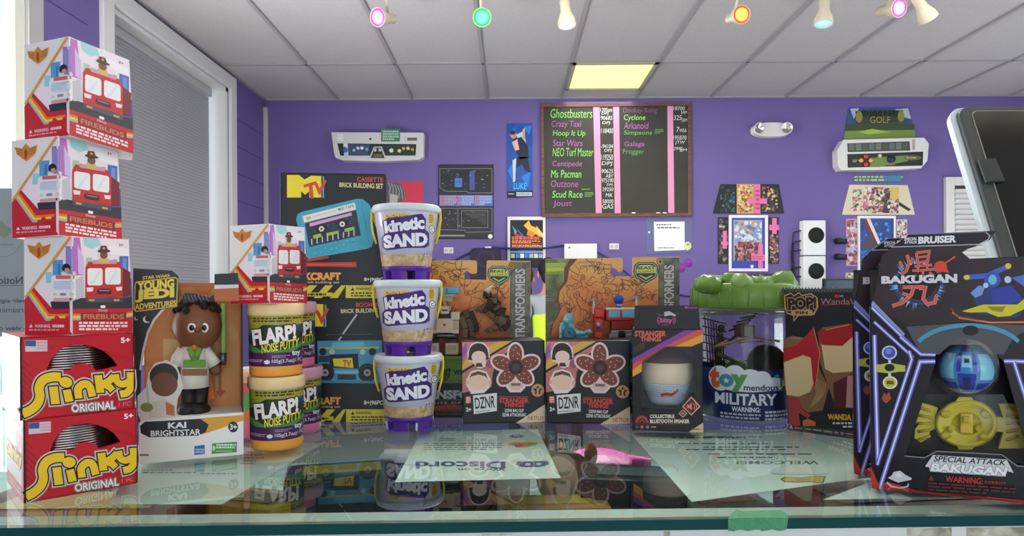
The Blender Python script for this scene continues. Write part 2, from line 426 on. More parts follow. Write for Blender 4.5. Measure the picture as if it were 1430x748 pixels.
struct('window_frame', mb, r)
# ceiling tiles and grid
tile = mat('#b4b0b1', 0.9, bump=0.4, bscale=140, var=0.30, vscale=150)
grid = mat('#9a979a', 0.5)
mb = MB().box(((XL+XR)/2, (YR+YB)/2, CEIL+0.04), (XR-XL+0.4, YB-YR+0.4, 0.06), tile)
YC = 4.705; SX = 0.6085; X0 = -0.79
k = -2
while X0+k*SX < XR:
    if X0+k*SX > XL: mb.box((X0+k*SX, (YR+YB)/2, CEIL+0.006), (0.022, YB-YR, 0.014), grid)
    k += 1
for j in range(-6, 1):
    y = YC+j*1.222
    if y > YR: mb.box(((XL+XR)/2, y, CEIL+0.006), (XR-XL, 0.022, 0.014), grid)
mb.box(((XL+XR)/2, YB-0.012, CEIL+0.004), (XR-XL, 0.024, 0.014), grid); mb.box((XL+0.012, (YR+YB)/2, CEIL+0.004), (0.024, YB-YR, 0.014), grid)
struct('ceiling', mb)
# white surface conduit in the left corner
mb = MB(); p = wp(370, 150, YB-0.02); q = wp(372, 340, YB-0.02)
mb.box((p.x, YB-0.018, (p.z+0.9)/2), (0.04, 0.034, p.z-0.9), mat('#b9b6b4', 0.5), bevel=0.004); struct('trim_1', mb)
# shuttered window on the back wall
a = wp(1317, 248, YB); zt = a.z; xl = a.x; xr = xl+0.85; zb = 0.5
r = struct('window_3', MB().box(((xl+xr)/2, YB-0.004, (zt+zb)/2), (xr-xl, 0.008, zt-zb), mat('#c4c2bf', 0.5)))
mb = MB()
for (a, b, c, d) in ((xl, xl+0.07, zb, zt), (xr-0.07, xr, zb, zt), (xl+0.07, xr-0.07, zt-0.07, zt), (xl+0.07, xr-0.07, zb, zb+0.07)):
    mb.box(((a+b)/2, YB-0.02, (c+d)/2), (b-a, 0.04, d-c), mat('#d2cfcc', 0.5), bevel=0.004)
struct('window_frame', mb, r)
mb = MB(); z = zt-0.12; Rb = Matrix.Rotation(math.radians(-55), 3, 'X')
mb.box(((xl+xr)/2, YB-0.02, zt-0.085), (xr-xl-0.15, 0.02, 0.03), mat('#3a3836', 0.5))
while z > zb+0.1: mb.box(((xl+xr)/2, YB-0.03, z), (xr-xl-0.15, 0.05, 0.004), mat('#d5d3d2', 0.5), rot=Rb); z -= 0.042
struct('window_blind', mb, r)
# ceiling lights
glow = mat('#fff6a0', 0.6, emit=0.82); glow2 = mat('#fff8e8', 0.6, emit=1.5)
def troffer(x, y, sx, sy, g, label):
    t = thing('ceiling_light', label, 'ceiling light', (x, y, CEIL), 'recessed ceiling light panels')
    mb = MB()
    for (cx, cy, wx, wy) in ((0, sy/2-.012, sx, .024), (0, -sy/2+.012, sx, .024), (sx/2-.012, 0, .024, sy), (-sx/2+.012, 0, .024, sy)):
        mb.box((x+cx, y+cy, CEIL-0.006), (wx, wy, 0.01), mat('#a9a690', 0.5))
    mb.build('frame', t)
    MB().box((x, y, CEIL+0.0035), (sx-0.04, sy-0.04, 0.005), g).build('diffuser', t)
    return t
xa, xb = wp(793, 105, 4.95).x, 0
a = CAM+ray(798, 88)*((CEIL-CZ)/ray(798, 88).z); b = CAM+ray(893, 123)*((CEIL-CZ)/ray(893, 123).z)
YLG = 0.5*(a.y+b.y)
for i, (tx, ty) in enumerate(FILL_TROFFERS):
    troffer(tx, ty, 0.6, 1.2, glow2, 'long white ceiling light panel added out of frame to light the shop')
XLG = X0+SX*2.5
troffer(XLG, YLG, SX-0.02, abs(b.y-a.y)+0.02, glow, 'glowing yellow square ceiling light panel above the chalkboard')
for o in bpy.data.objects:
    if o.type == 'LIGHT' and o.data.energy < 12: o.location = (XLG, YLG, CEIL-0.02)
# ---------------------------------------------------------------- track lights
YT = 3.4
track = thing('light_track', 'white ceiling track that carries the coloured spotlights', 'light track', (0.9, YT, CEIL-0.02))
MB().box((0.9, YT, CEIL-0.012), (3.6, 0.035, 0.022), white_trim, bevel=0.003).build('rail', track)
cream = mat('#bdb59c', 0.45)
def spot(px, py, d, col, label, power=0.0, lc=None, em=0.75, lp=0.031):
    """lamp head whose lens centre is seen at px, py and faces direction d"""
    c = wp(px, py, YT-0.02); d = Vector(d).normalized()
    t = thing('track_spotlight', label, 'spotlight', (c.x, YT, CEIL-0.03), 'spotlights on the ceiling track')
    R = Vector((0, 0, 1)).rotation_difference(d).to_matrix(); L = 0.135
    back = c-d*L
    mb = MB().lathe([(0.0, -L), (0.024, -L), (0.026, -L+0.004), (0.026, -0.075), (0.029, -0.066), (0.043, -0.03), (0.0465, -0.004), (0.0465, 0.0), (0.043, 0.0), (0.043, -0.006), (0.0, -0.006)], c, cream, 32, R=R, cap=False)
    mb.build('lamp_head', t)
    j = c-d*0.10
    mb = MB().tube([(j.x, j.y, j.z), (j.x, YT, min(CEIL-0.03, j.z+0.05)), (j.x, YT, CEIL-0.022)], 0.008, cream, 10)
    mb.box((j.x, YT, CEIL-0.03), (0.09, 0.03, 0.02), cream, bevel=0.003); mb.build('stem', t)
    if col is not None:
        MB().lathe([(0.0, 0.004), (0.018, 0.0035), (lp, 0.0), (lp+0.001, -0.004)], c, mat(col, 0.2, emit=em), 28, R=R, cap=False).build('lens_core', t)
        rim = mat(lc, 0.3, emit=0.55)
        MB().lathe([(lp, -0.002), (0.040, -0.001), (0.042, -0.004)], c, rim, 28, R=R, cap=False).build('lens_ring', t)
    else:
        MB().lathe([(0.0, -0.002), (0.04, -0.003), (0.042, -0.005)], c, mat('#8a8680', 0.3), 24, R=R, cap=False).build('lens_core', t)
    if power:
        l = bpy.data.lights.new('spot_beam', 'SPOT'); l.energy = power; l.spot_size = 1.5; l.spot_blend = 0.8; l.color = lin(lc); l.shadow_soft_size = 0.03
        o = bpy.data.objects.new('spot_beam', l); COL.objects.link(o); o.location = Vector(c+d*0.02)-Vector(t.location); o.parent = t
        o.rotation_euler = d.to_track_quat('-Z', 'Y').to_euler()
spot(527, 24, (-0.45, -0.9, -0.28), '#ff9cf4', 'spotlight with a glowing magenta lens, leftmost on the ceiling track', 2.0, '#f040e0')
spot(673, 24, (0.05, -1, -0.18), '#5cf8c0', 'spotlight with a glowing green lens on the ceiling track', 2.0, '#10e050')
spot(792, 36, (0.08, -0.12, -1), '#f4f4e0', 'cream spotlight pointing straight down above the chalkboard', 3.0, '#ffffff', lp=0.02)
spot(1036, 20, (0.15, -1, -0.22), '#ffe04a', 'spotlight with a yellow centre and red rim on the ceiling track', 2.0, '#f04838')
spot(1150, 34, (-0.1, -0.12, -1), '#9ad0ff', 'cream spotlight pointing straight down with a pale blue glow', 2.0, '#a0c8ff', lp=0.02)
spot(1256, 11, (0.22, -0.95, -0.25), '#ffb0fa', 'spotlight with a glowing pink lens, rightmost lit one on the track', 4.0, '#f048e8')
spot(1297, 27, (0.62, 0.25, -0.74), None, 'unlit cream spotlight turned to the right beside the pink one')
# ================================================================ things on the back wall
class Panel:
    """flat thing fixed to the back wall; outline given in photo pixels"""
    def __init__(s, name, label, cat, pts, th, col, view=(0, 0, 1), gap=0.0, group=None, bevel=0.0):
        s.y = YB-gap-th; q = []
        for x, y in pts: q.append((view[0]+x/view[2], view[1]+y/view[2]))
        P = [wp(x, y, s.y) for x, y in q]; c = sum(P, Vector())/len(P)
        s.t = thing(name, label, cat, (c.x, YB, min(p.z for p in P)), group)
        s.mb = MB().plate(P, (0, th-0.0005, 0), col if isinstance(col, bpy.types.Material) else mat(col, 0.5))
        s.art = Art(planemap((0, s.y, 0), (0, 1, 0)), lift=0.0004).view(*view)
    def done(s, part): s.art.into(s.mb); return s.mb.build(part, s.t)
def rq(x0, y0, x1, y1): return [(x0, y0), (x1, y0), (x1, y1), (x0, y1)]
rnd = random.Random(5)
# ---- chalkboard
V = (740, 130, 4.154)
P = Panel('chalkboard', 'large wood-framed chalkboard with green and pink handwritten game scores', 'chalkboard', rq(75, 68, 928, 708), 0.012, mat('#34332f', 0.5, var=0.25, vscale=4), V)
A = P.art
for x0, x1, x2, x3 in ((367, 404, 417, 382), (483, 517, 527, 492), (797, 830, 838, 802)):
    A.poly([(x0, 75), (x1, 75), (x2, 700), (x3, 700)], '#d490b4')
g, p, w = '#86d662', '#a862a4', '#cfcfcf'
for t, b, c in (('Ghostbusters', (120, 92, 362, 143), g), ('Crazy Taxi', (126, 160, 298, 206), p), ('Hoop It Up', (134, 216, 322, 256), g), ('Star Wars', (133, 270, 306, 308), p),
                ('NEO Turf Master', (132, 318, 368, 366), g), ('Centipede', (130, 392, 302, 434), p), ('Ms Pacman', (122, 446, 298, 490), g), ('Outzone', (122, 505, 280, 545), p),
                ('Scud Race', (130, 566, 305, 606), g), ('Joust', (134, 622, 243, 664), p), ('Donkey Kong', (540, 84, 740, 122), '#8a4a88'), ('Cyclone', (545, 125, 670, 165), g),
                ('Arkanoid', (546, 168, 688, 208), p), ('Simpsons', (546, 216, 708, 248), '#6ab050'), ('Galaga', (548, 280, 664, 316), p), ('Frogger', (538, 324, 664, 360), '#5a9a58')):
    A.text(t, b, c, bold=-0.006 if len(t) > 9 else 0.0, shear=0.12)
for t, b in (('120Sam', (408, 85, 478, 108)), ('DPJ', (416, 110, 456, 128)), ('90685', (412, 132, 478, 155)), ('DPJ', (420, 164, 466, 184)), ('118400', (412, 204, 482, 232)), ('-94104', (412, 296, 482, 320)),
             ('DPJ', (432, 324, 474, 344)), ('119250', (412, 356, 482, 388)), ('DPJ', (416, 396, 478, 424)), ('90625', (416, 440, 482, 464)), ('ABY', (440, 470, 484, 490)), ('975190', (416, 494, 484, 518)),
             ('DPJ', (446, 524, 480, 540)), ('29250', (420, 546, 484, 568)), ('MK', (440, 580, 480, 602)), ('58000', (420, 616, 484, 638)), ('GAS', (420, 642, 484, 670)), ('18700', (832, 78, 898, 98)), ('SAM', (876, 102, 912, 120)),
             ('325', (834, 128, 880, 156)), ('SAM', (880, 146, 912, 166)), ('7', (850, 196, 868, 226)), ('WSA', (868, 206, 908, 226)), ('195870', (830, 246, 908, 270)), ('JTW', (842, 276, 900, 298)), ('2940', (834, 312, 884, 330)), ('JJM', (868, 322, 910, 340))):
    A.text(t, b, w, shear=0.1)
A.fine(318, 572, 368, 602, 3, '#6ab050', 3); A.fine(725, 206, 775, 236, 3, '#6a9a58', 4); A.fine(300, 552, 360, 562, 1, '#6ab050', 9)
P.done('slate')
fm = noisy([(0.3, '#4a2e20'), (0.7, '#7a4e34')], 14, stretch=(1, 1, 8), rough=0.5); mb = MB(); y = YB-0.022
for q in (((62, 60), (935, 55), (922, 72), (80, 80)), ((62, 60), (80, 80), (86, 696), (70, 720)), ((70, 720), (86, 696), (918, 694), (938, 712)), ((935, 55), (938, 712), (918, 694), (918, 72))):
    mb.plate([wp(V[0]+a/V[2], V[1]+b/V[2], y) for a, b in q], (0, 0.021, 0), fm)
mb.build('frame', P.t)
mb = MB()
for x in (602, 745, 782): c = wp(V[0]+x/V[2], V[1]+694/V[2], YB-0.026); MB().tube([c-Vector((.015, 0, 0)), c+Vector((.015, 0, 0))], 0.005, mat('#f0ece4', 0.8), 8).build('chalk_stick', P.t)
# ---- blue fighter poster, plain figure
V = (590, 150, 3.4)
P = Panel('wall_poster', 'narrow tall blue poster of an action figure beside the chalkboard', 'poster', [(400, 76), (522, 74), (524, 424), (402, 430)], 0.004, mat('#1e4c9c', 0.35, var=0.35, vscale=14), V); A = P.art
A.polys([[(410, 130), (440, 90), (430, 150)], [(480, 90), (520, 84), (505, 130)], [(470, 330), (515, 300), (500, 380)], [(405, 300), (430, 260), (425, 340)]], '#2f74d0')
A.polys([[(428, 250), (445, 240), (440, 350), (430, 355)], [(445, 130), (480, 110), (492, 170), (470, 190)]], '#b8c4d8')
A.polys([[(432, 150), (470, 140), (500, 180), (505, 240), (460, 245), (440, 200)], [(450, 235), (500, 235), (515, 310), (490, 300), (470, 270), (445, 290)]], '#20243c')
A.ell(432, 130, 15, 18, '#b88a6a'); A.ell(428, 120, 14, 10, '#2a2420'); A.poly([(425, 165), (450, 150), (460, 200), (440, 205)], '#d8a8a0'); A.poly([(475, 105), (488, 95), (486, 150), (475, 150)], '#c89878')
A.text('LUKE', (432, 358, 494, 388), '#38b8e8', bold=0.01, shear=0.1); A.poly([(402, 398), (524, 394), (524, 424), (402, 430)], '#15161c'); A.rect(446, 402, 520, 420, '#c8ccd0'); A.fine(448, 404, 518, 418, 2, '#33363c', 3); A.fine(408, 406, 440, 414, 1, '#c8ccd0', 5)
P.done('print')
# ---- dark circuit poster
P = Panel('wall_poster', 'black circuit-diagram poster with a blue text band, left of the blue poster', 'poster', rq(74, 270, 338, 624), 0.004, '#1d1d22', V); A = P.art
A.rect(78, 274, 334, 620, '#26262c'); A.rect(80, 415, 334, 468, '#4868b0')
for x in (83, 165, 248): A.fine(x, 418, x+80, 464, 6, '#d8a8a0' if x < 100 else '#b8c0d8', x, fill=0.55); A.fine(x, 418, x+20, 464, 6, '#d07868', x+1, fill=0.5)
for z in ([(82, 290), (330, 290), (330, 405), (215, 405), (210, 398), (110, 398), (82, 380), (82, 290)], [(82, 478), (330, 478), (330, 590), (205, 592), (200, 582), (82, 580), (82, 478)], [(168, 480), (168, 575)], [(186, 490), (310, 490), (310, 570), (186, 570), (186, 490)]): A.line(z, 2.2, '#8a8a86')
A.rect(153, 335, 188, 378, '#4a70c0'); A.rect(224, 302, 248, 392, '#47509a')
for i in range(60):
    x = rnd.uniform(88, 318); yy = rnd.choice([rnd.uniform(296, 390), rnd.uniform(486, 570)]); a = rnd.uniform(3, 12)
    A.rect(x, yy, x+a, yy+rnd.uniform(2, 7), rnd.choice(['#6a6a68', '#4a4a50', '#4a62a8', '#8c8c86']) if yy < 400 else rnd.choice(['#5a5a58', '#44444a', '#77756e']))
for i in range(14): A.line([(195+i*3, 500+i*2), (300-i*3, 500+i*2), (300-i*3, 562-i*2), (195+i*3, 562-i*2)][:3], 1.2, '#55554f')
A.rect(78, 604, 200, 612, '#8a8884'); A.ell(322, 612, 11, 11, '#d8dce0'); P.done('print')
# ---- framed game flyer
P = Panel('framed_poster', 'white-framed game flyer of bright bricks below the chalkboard corner', 'framed poster', rq(404, 518, 584, 760), 0.018, '#dcd6d4', V); A = P.art
A.rect(416, 534, 572, 760, '#1a1a1c')
for q, c in (([(430, 590), (470, 610), (475, 625), (440, 610)], '#c02838'), ([(425, 560), (450, 590), (440, 600)], '#38a8c8'), ([(445, 570), (485, 612), (470, 612)], '#3868c0'), ([(480, 560), (505, 536), (515, 560), (540, 570), (570, 610), (555, 612), (500, 580)], '#e0b040'), ([(500, 580), (540, 600), (520, 615), (495, 605)], '#e07838'), ([(540, 560), (572, 600), (572, 620), (545, 590)], '#e8c878')): A.poly(q, c)
for i, c in enumerate(('#d87848', '#c85040', '#e09058', '#b84838', '#d8a868')): A.fine(424, 612+i*10, 566, 624+i*10, 2, c, 11+i, fill=0.8)
A.ell(495, 690, 50, 24, '#2a60b0'); A.rect(418, 680, 572, 690, '#8a9ab0')
for i in range(7): A.rect(420+i*22, 694, 438+i*22, 714, ('#c8d0d0', '#3a90d0', '#d8e8f0', '#3878c8', '#a8b8a8', '#d8d8b8', '#90b0d8')[i])
P.done('frame')
# ---- red poster with a grey-haired head
V = (360, 130, 3.739)
P = Panel('wall_poster', 'red poster with a grey-haired head half hidden behind the black brick-set box', 'poster', rq(640, 460, 862, 610), 0.004, '#c8304a', V); A = P.art
A.poly([(668, 462), (735, 462), (765, 500), (772, 545), (745, 570), (668, 580)], '#5a5a60')
for i in range(16): A.line([(680+i*5, 466+i*1.5), (690+i*5, 490+i*2), (682+i*6, 530+i*2)], 3, ('#88888c', '#a0a0a2', '#44444a')[i % 3])
A.poly([(690, 525), (735, 535), (728, 575), (690, 580)], '#b0a8a8'); P.done('print')
# ---- left arcade control panel
P = Panel('arcade_control_panel', 'white arcade control panel with a green card on top, left on the purple wall', 'control panel', [(384, 204), (866, 206), (864, 332), (838, 348), (640, 356), (440, 350), (405, 336), (398, 310)], 0.09, mat('#c9c8c8', 0.4), V); A = P.art
A.poly([(415, 262), (828, 266), (824, 326), (430, 326)], '#22262c'); A.poly([(580, 340), (605, 280), (648, 278), (672, 342)], '#b8b8b4'); A.poly([(590, 338), (610, 287), (642, 285), (662, 339)], '#2a2c2c')
A.rect(416, 214, 446, 250, '#d8dcd8'); A.poly([(470, 266), (585, 268), (578, 325), (470, 325)], '#3a4a68'); A.poly([(672, 268), (826, 268), (822, 325), (680, 325)], '#26382c')
A.ell(588, 239, 6, 6, '#202022'); A.rect(780, 232, 832, 248, '#6a5a58'); A.fine(768, 224, 776, 252, 4, '#9a9894', 2); A.fine(606, 318, 652, 334, 2, '#9a9060', 3); A.poly([(446, 262), (470, 262), (474, 340), (452, 340)], '#b8c4c4')
P.done('panel_body')
mb = MB(); V2 = V
for x, yy, r, c in ((457, 298, 13, '#2858c0'), (458, 270, 11, '#d8d8d8'), (503, 299, 9, '#7ab0d8'), (524, 288, 9, '#c8d4dc'), (545, 287, 9, '#c8dcf0'), (570, 294, 9, '#6a98d0'), (614, 298, 8, '#c8ccd0'), (638, 298, 8, '#c8ccd0'), (698, 300, 12, '#c8c8c0'), (740, 302, 10, '#e0d0a0'), (762, 290, 9, '#c8a860'), (785, 289, 9, '#e0d8a8'), (808, 295, 9, '#b89850')):
    c0 = wp(V[0]+x/V[2], V[1]+yy/V[2], P.y); MB().lathe([(r*0.0015, 0), (r*0.0015, 0.012), (r*0.0011, 0.016), (0, 0.016)], c0, mat(c, 0.3), 16, R=Matrix.Rotation(PI/2, 3, 'X')).build('push_button', P.t)
mb = MB().plate([wp(V[0]+x/V[2], V[1]+y/V[2], P.y-0.004) for x, y in rq(644, 186, 742, 252)], (0, 0.003, 0), mat('#3c7a58', 0.3)); B = Art(planemap((0, P.y-0.004, 0), (0, 1, 0)), 0.0004).view(*V)
B.fine(652, 194, 736, 246, 4, '#a8c8b0', 8, fill=0.7); B.into(mb); mb.build('instruction_card', P.t)
# ---- golf marquee, control panel and posters on the right
V = (1160, 130, 2.7704)
P = Panel('arcade_marquee', 'golf game marquee print of a green course, topmost on the right of the wall', 'arcade sign', [(70, 56), (305, 54), (328, 172), (50, 178)], 0.005, mat('#38507c', 0.4, var=0.5, vscale=6), V); A = P.art
A.poly([(58, 140), (325, 132), (328, 172), (50, 178)], '#7a9440'); A.poly([(60, 120), (200, 112), (322, 120), (325, 142), (56, 146)], '#3a4a34'); A.polys([[(75, 60), (110, 58), (90, 100)], [(250, 62), (300, 58), (312, 100), (270, 90)]], '#a8b4c0')
A.poly([(105, 150), (160, 138), (230, 150), (150, 160)], '#a0c048'); A.poly([(95, 70), (280, 66), (282, 112), (100, 118)], '#3c4028')
A.fine(118, 66, 262, 90, 1, '#202418', 2, fill=0.9); A.ell(110, 92, 13, 22, '#8a8840'); A.ell(272, 90, 13, 22, '#8a8840'); A.text('GOLF', (150, 92, 232, 118), '#1c2018', bold=0.03); A.text('GOLF', (152, 91, 230, 116), '#a09a58', bold=0.0); P.done('print')
P = Panel('arcade_control_panel', 'white golf control panel with coloured buttons below the golf marquee', 'control panel', [(50, 180), (362, 172), (380, 196), (374, 262), (350, 290), (240, 296), (40, 298), (28, 280), (26, 220)], 0.09, mat('#d6d4d2', 0.4), V); A = P.art
A.poly([(64, 194), (305, 186), (308, 222), (66, 228)], '#3a4034'); A.poly([(64, 236), (358, 226), (356, 280), (66, 288)], '#1e2016'); A.poly([(160, 250), (300, 240), (300, 262), (190, 286), (150, 286)], '#6a8038')
for i in range(9): A.rect(70+i*26, 196-i*0.6, 92+i*26, 222-i*0.6, ('#5a6468', '#6a7060', '#4a5444')[i % 3])
A.ell(318, 250, 34, 10, '#5a5a40'); A.fine(292, 244, 346, 256, 1, '#b0a868', 4); A.fine(218, 272, 252, 282, 1, '#c04838', 6); A.fine(84, 256, 108, 268, 2, '#a8b890', 7); A.rect(314, 178, 328, 220, '#c8c0bc'); A.fine(316, 180, 326, 218, 6, '#8a5a58', 2)
P.done('panel_body'); mb = MB()
for x, yy, r, c in ((134, 246, 8, '#d84030'), (116, 261, 8, '#e0b060'), (153, 261, 8, '#e0b060'), (134, 276, 8, '#d84030'), (188, 243, 7, '#d8c890'), (233, 255, 15, '#20284a')):
    c0 = wp(V[0]+x/V[2], V[1]+yy/V[2], P.y); MB().lathe([(r*0.0021, 0), (r*0.0021, 0.012), (r*0.0015, 0.018), (0, 0.02)], c0, mat(c, 0.3), 18, R=Matrix.Rotation(PI/2, 3, 'X')).build('push_button', P.t)
P = Panel('wall_strip', 'small green and blue printed strip under the golf control panel', 'print strip', [(90, 316), (280, 315), (280, 345), (92, 344)], 0.004, mat('#4a6448', 0.5, var=0.8, vscale=18), V); P.art.fine(92, 318, 278, 342, 2, '#a8b8a8', 4, fill=0.6); P.art.poly([(200, 320), (270, 318), (272, 342), (215, 340)], '#3878a8'); P.done('print')
def mosaic(A, x0, y0, x1, y1, n, cols, s, seed):
    r = random.Random(seed); n = int(n*4); s *= 0.85
    for i in range(n):
        x = r.uniform(x0, x1); y = r.uniform(y0, y1); k = r.randint(5, 7); a = r.random()*6; q = s*r.uniform(0.5, 1.2)
        A.poly([(min(x1, max(x0, x+q*math.cos(a+j*2*PI/k)*r.uniform(.6, 1.2))), min(y1, max(y0, y+q*math.sin(a+j*2*PI/k)*r.uniform(.6, 1.2)))) for j in range(k)], r.choice(cols))
P = Panel('wall_print', 'cream trapezoid game art with a dark crowd scene, right of the white consoles', 'print', [(73, 354), (298, 356), (326, 470), (44, 470)], 0.004, '#d0c6aa', V); A = P.art
mosaic(A, 130, 364, 262, 464, 46, ['#4a3440', '#6a4a58', '#c8b890', '#8a6a4a', '#3a3048', '#b85a6a', '#e0d8c8'], 11, 2); mosaic(A, 84, 372, 160, 456, 14, ['#c05878', '#4a7a50', '#e0d0b8', '#c88a90'], 9, 5)
A.rect(228, 364, 262, 410, '#c8b060'); A.poly([(70, 452), (105, 425), (108, 432)], '#3a3436'); A.poly([(265, 420), (312, 450), (300, 456), (262, 432)], '#2a2628'); P.done('print')
P = Panel('wall_strip', 'left narrow print strip of red flowers beside the blue framed picture', 'print strip', rq(60, 486, 104, 668), 0.004, '#c0a0b0', V); mosaic(P.art, 62, 490, 102, 664, 34, ['#a83848', '#d06080', '#e0c8d0', '#6a4858', '#7a8a68', '#b8b0c8'], 10, 7); P.done('print')
P = Panel('framed_poster', 'white-framed blue picture with a big red-and-white blade, right of the consoles', 'framed poster', rq(106, 474, 252, 690), 0.016, '#dddce0', V); A = P.art
A.rect(114, 484, 244, 684, mat('#1c3c80', 0.3, var=0.6, vscale=12)); mosaic(A, 116, 500, 240, 660, 16, ['#2a6ac0', '#3a8ad8', '#16305c'], 9, 3); A.poly([(126, 486), (150, 486), (188, 570), (176, 590), (142, 540)], '#6a3038'); A.poly([(138, 486), (152, 486), (192, 578), (182, 584)], '#d8ccc8'); A.poly([(116, 600), (140, 560), (180, 575), (176, 600), (150, 605)], '#4a3c44'); P.done('frame')
P = Panel('wall_strip', 'right narrow cream print strip beside the blue framed picture', 'print strip', rq(254, 488, 296, 668), 0.004, '#c6c0b8', V); mosaic(P.art, 256, 490, 294, 664, 26, ['#8a8478', '#b0a890', '#a85868', '#e0dcd0', '#5a5450'], 7, 9); P.done('print')
P = Panel('wall_strip', 'short cream strip below the red flower strip', 'print strip', rq(58, 694, 120, 716), 0.004, '#c8b88a', V); mosaic(P.art, 60, 695, 118, 715, 8, ['#8a7a4a', '#e0d8b8', '#6a7868'], 7, 4); P.done('print')
# ---- middle group with pink tape
V = (980, 150, 2.992); pk = '#e070a8'
P = Panel('wall_print', 'dark trapezoid game art with pink tape bands, above the white consoles at left', 'print', [(78, 320), (322, 320), (345, 443), (46, 443)], 0.004, '#1e2422', V); A = P.art
mosaic(A, 78, 330, 138, 436, 14, ['#2a4838', '#3a5a70', '#1a1e20', '#506a8a'], 9, 3); A.rect(146, 320, 218, 443, '#c8a468'); mosaic(A, 150, 324, 214, 438, 24, ['#a05838', '#e0c890', '#7a5a40', '#c87848'], 9, 8); mosaic(A, 252, 330, 318, 436, 18, ['#3a4a40', '#b06050', '#c8b080', '#2a3848'], 8, 5)
A.rect(219, 320, 245, 443, pk); A.rect(192, 380, 272, 402, pk); A.fine(224, 340, 242, 430, 5, '#c04858', 3); P.done('print')
P = Panel('wall_strip', 'left dark strip with pink tape beside the anime picture', 'print strip', rq(67, 458, 110, 653), 0.004, '#222224', V); A = P.art; mosaic(A, 70, 462, 108, 648, 16, ['#4a4448', '#7a5a60', '#33383c', '#8a8084'], 8, 6); A.rect(88, 515, 104, 590, pk); A.rect(80, 560, 110, 574, pk); A.fine(72, 490, 106, 505, 1, '#c8b8b8', 3); P.done('print')
P = Panel('framed_poster', 'white-framed picture of a crowd under white sails with pink tape', 'framed poster', rq(115, 449, 277, 684), 0.016, '#e2dfe6', V); A = P.art
A.rect(125, 461, 264, 672, '#3848a0'); A.rect(132, 470, 252, 640, '#a8a0a8'); mosaic(A, 136, 474, 250, 560, 26, ['#d8d0c8', '#7898c8', '#b89878', '#c8d8e8', '#5a78b8'], 13, 3); mosaic(A, 136, 560, 250, 640, 40, ['#7a3a40', '#a85a58', '#4a3848', '#c89088', '#5a3038'], 10, 4)
A.rect(234, 572, 254, 672, pk); A.rect(206, 614, 262, 640, pk); A.fine(210, 618, 258, 636, 2, '#c04858', 2); A.ell(210, 664, 7, 7, '#e0d8e8'); P.done('frame')
P = Panel('wall_strip', 'right dark strip with pink tape beside the anime picture', 'print strip', rq(278, 458, 322, 653), 0.004, '#2a2426', V); A = P.art; mosaic(A, 282, 530, 320, 648, 18, ['#8a6050', '#c8a080', '#4a3a40', '#6a5a70'], 9, 6); A.rect(294, 462, 313, 528, pk); A.rect(282, 490, 322, 512, pk); P.done('print')
P = Panel('wall_strip', 'wide dark printed strip under the picture with white sails', 'print strip', rq(72, 694, 320, 722), 0.004, '#2c3038', V); mosaic(P.art, 74, 696, 318, 720, 24, ['#4a6a8a', '#6a5a48', '#8a8a90', '#30506a'], 8, 6); P.done('print')
# ---- consoles
con = mat('#dcdcdc', 0.35)
def console(x0, y0, x1, y1, label):
    a = wp(x0, y0, YB-0.08); b = wp(x1, y1, YB-0.08); c = (a+b)/2
    t = thing('game_console', label, 'game console', (c.x, YB, b.z), 'white consoles mounted on the wall')
    MB().box((c.x, YB-0.04, c.z), (b.x-a.x, 0.078, a.z-b.z), con, bevel=0.006, seg=3).build('case', t)
    r = (b.x-a.x)*0.355; cx = c.x+0.012; cz = c.z+0.02
    mb = MB().lathe([(r, 0), (r, 0.003), (r-0.003, 0.005), (0, 0.005)], (cx, YB-0.079, cz), mat('#141414', 0.6), 40, R=Matrix.Rotation(PI/2, 3, 'X'))
    for i in range(6): mb.lathe([(r*(i+0.6)/7, 0.005), (r*(i+0.6)/7, 0.0058), (r*(i+1)/7, 0.0058), (r*(i+1)/7, 0.005)], (cx, YB-0.079, cz), mat('#0a0a0a', 0.7), 40, R=Matrix.Rotation(PI/2, 3, 'X'), cap=False)
    mb.build('fan_grille', t)
console(1122, 307.5, 1153.5, 356, 'upper white game console with a round black vent on the wall')
console(1122, 357.5, 1153.5, 406, 'lower white game console with a round black vent on the wall')
mb = MB(); blk = mat('#1c1c22', 0.5)
for (x0, y0, x1, y1, k) in ((1122, 322, 1107, 385, 0), (1122, 336, 1109, 384, 1), (1121, 349, 1110, 382, 2), (1119, 373, 1108, 386, 3), (1119, 386, 1110, 392, 4)):
    a = wp(x0, y0, YB-0.03); b = wp(x1, y1, YB-0.02); m1 = wp((x0+x1)/2-6-k, y0+2, YB-0.03); m2 = wp(x1-2, (y0+y1)/2, YB-0.02)
    mb.tube([a, wp(x0-4, y0, YB-0.03), m1, m2, b, b+Vector((0, 0, -0.3))], 0.006, blk, 8)
tag(mb.build('console_cables'), 'black cables curving down the wall on the left side of the white consoles', 'cables')
for y, lab in ((336, 'upper black wall bracket between the consoles and the flower strip'), (358, 'lower black wall bracket between the consoles and the flower strip')):
    c = wp(1173, y, YB-0.04); mb = MB().box((c.x, YB-0.01, c.z), (0.05, 0.02, 0.05), blk, bevel=0.004).box((c.x, YB-0.05, c.z), (0.075, 0.075, 0.03), blk, bevel=0.006).tube([(c.x+0.01, YB-0.05, c.z-0.01), (c.x+0.025, YB-0.09, c.z-0.02)], 0.014, blk)
    tag(mb.build('wall_bracket'), lab, 'bracket', 'black wall brackets')
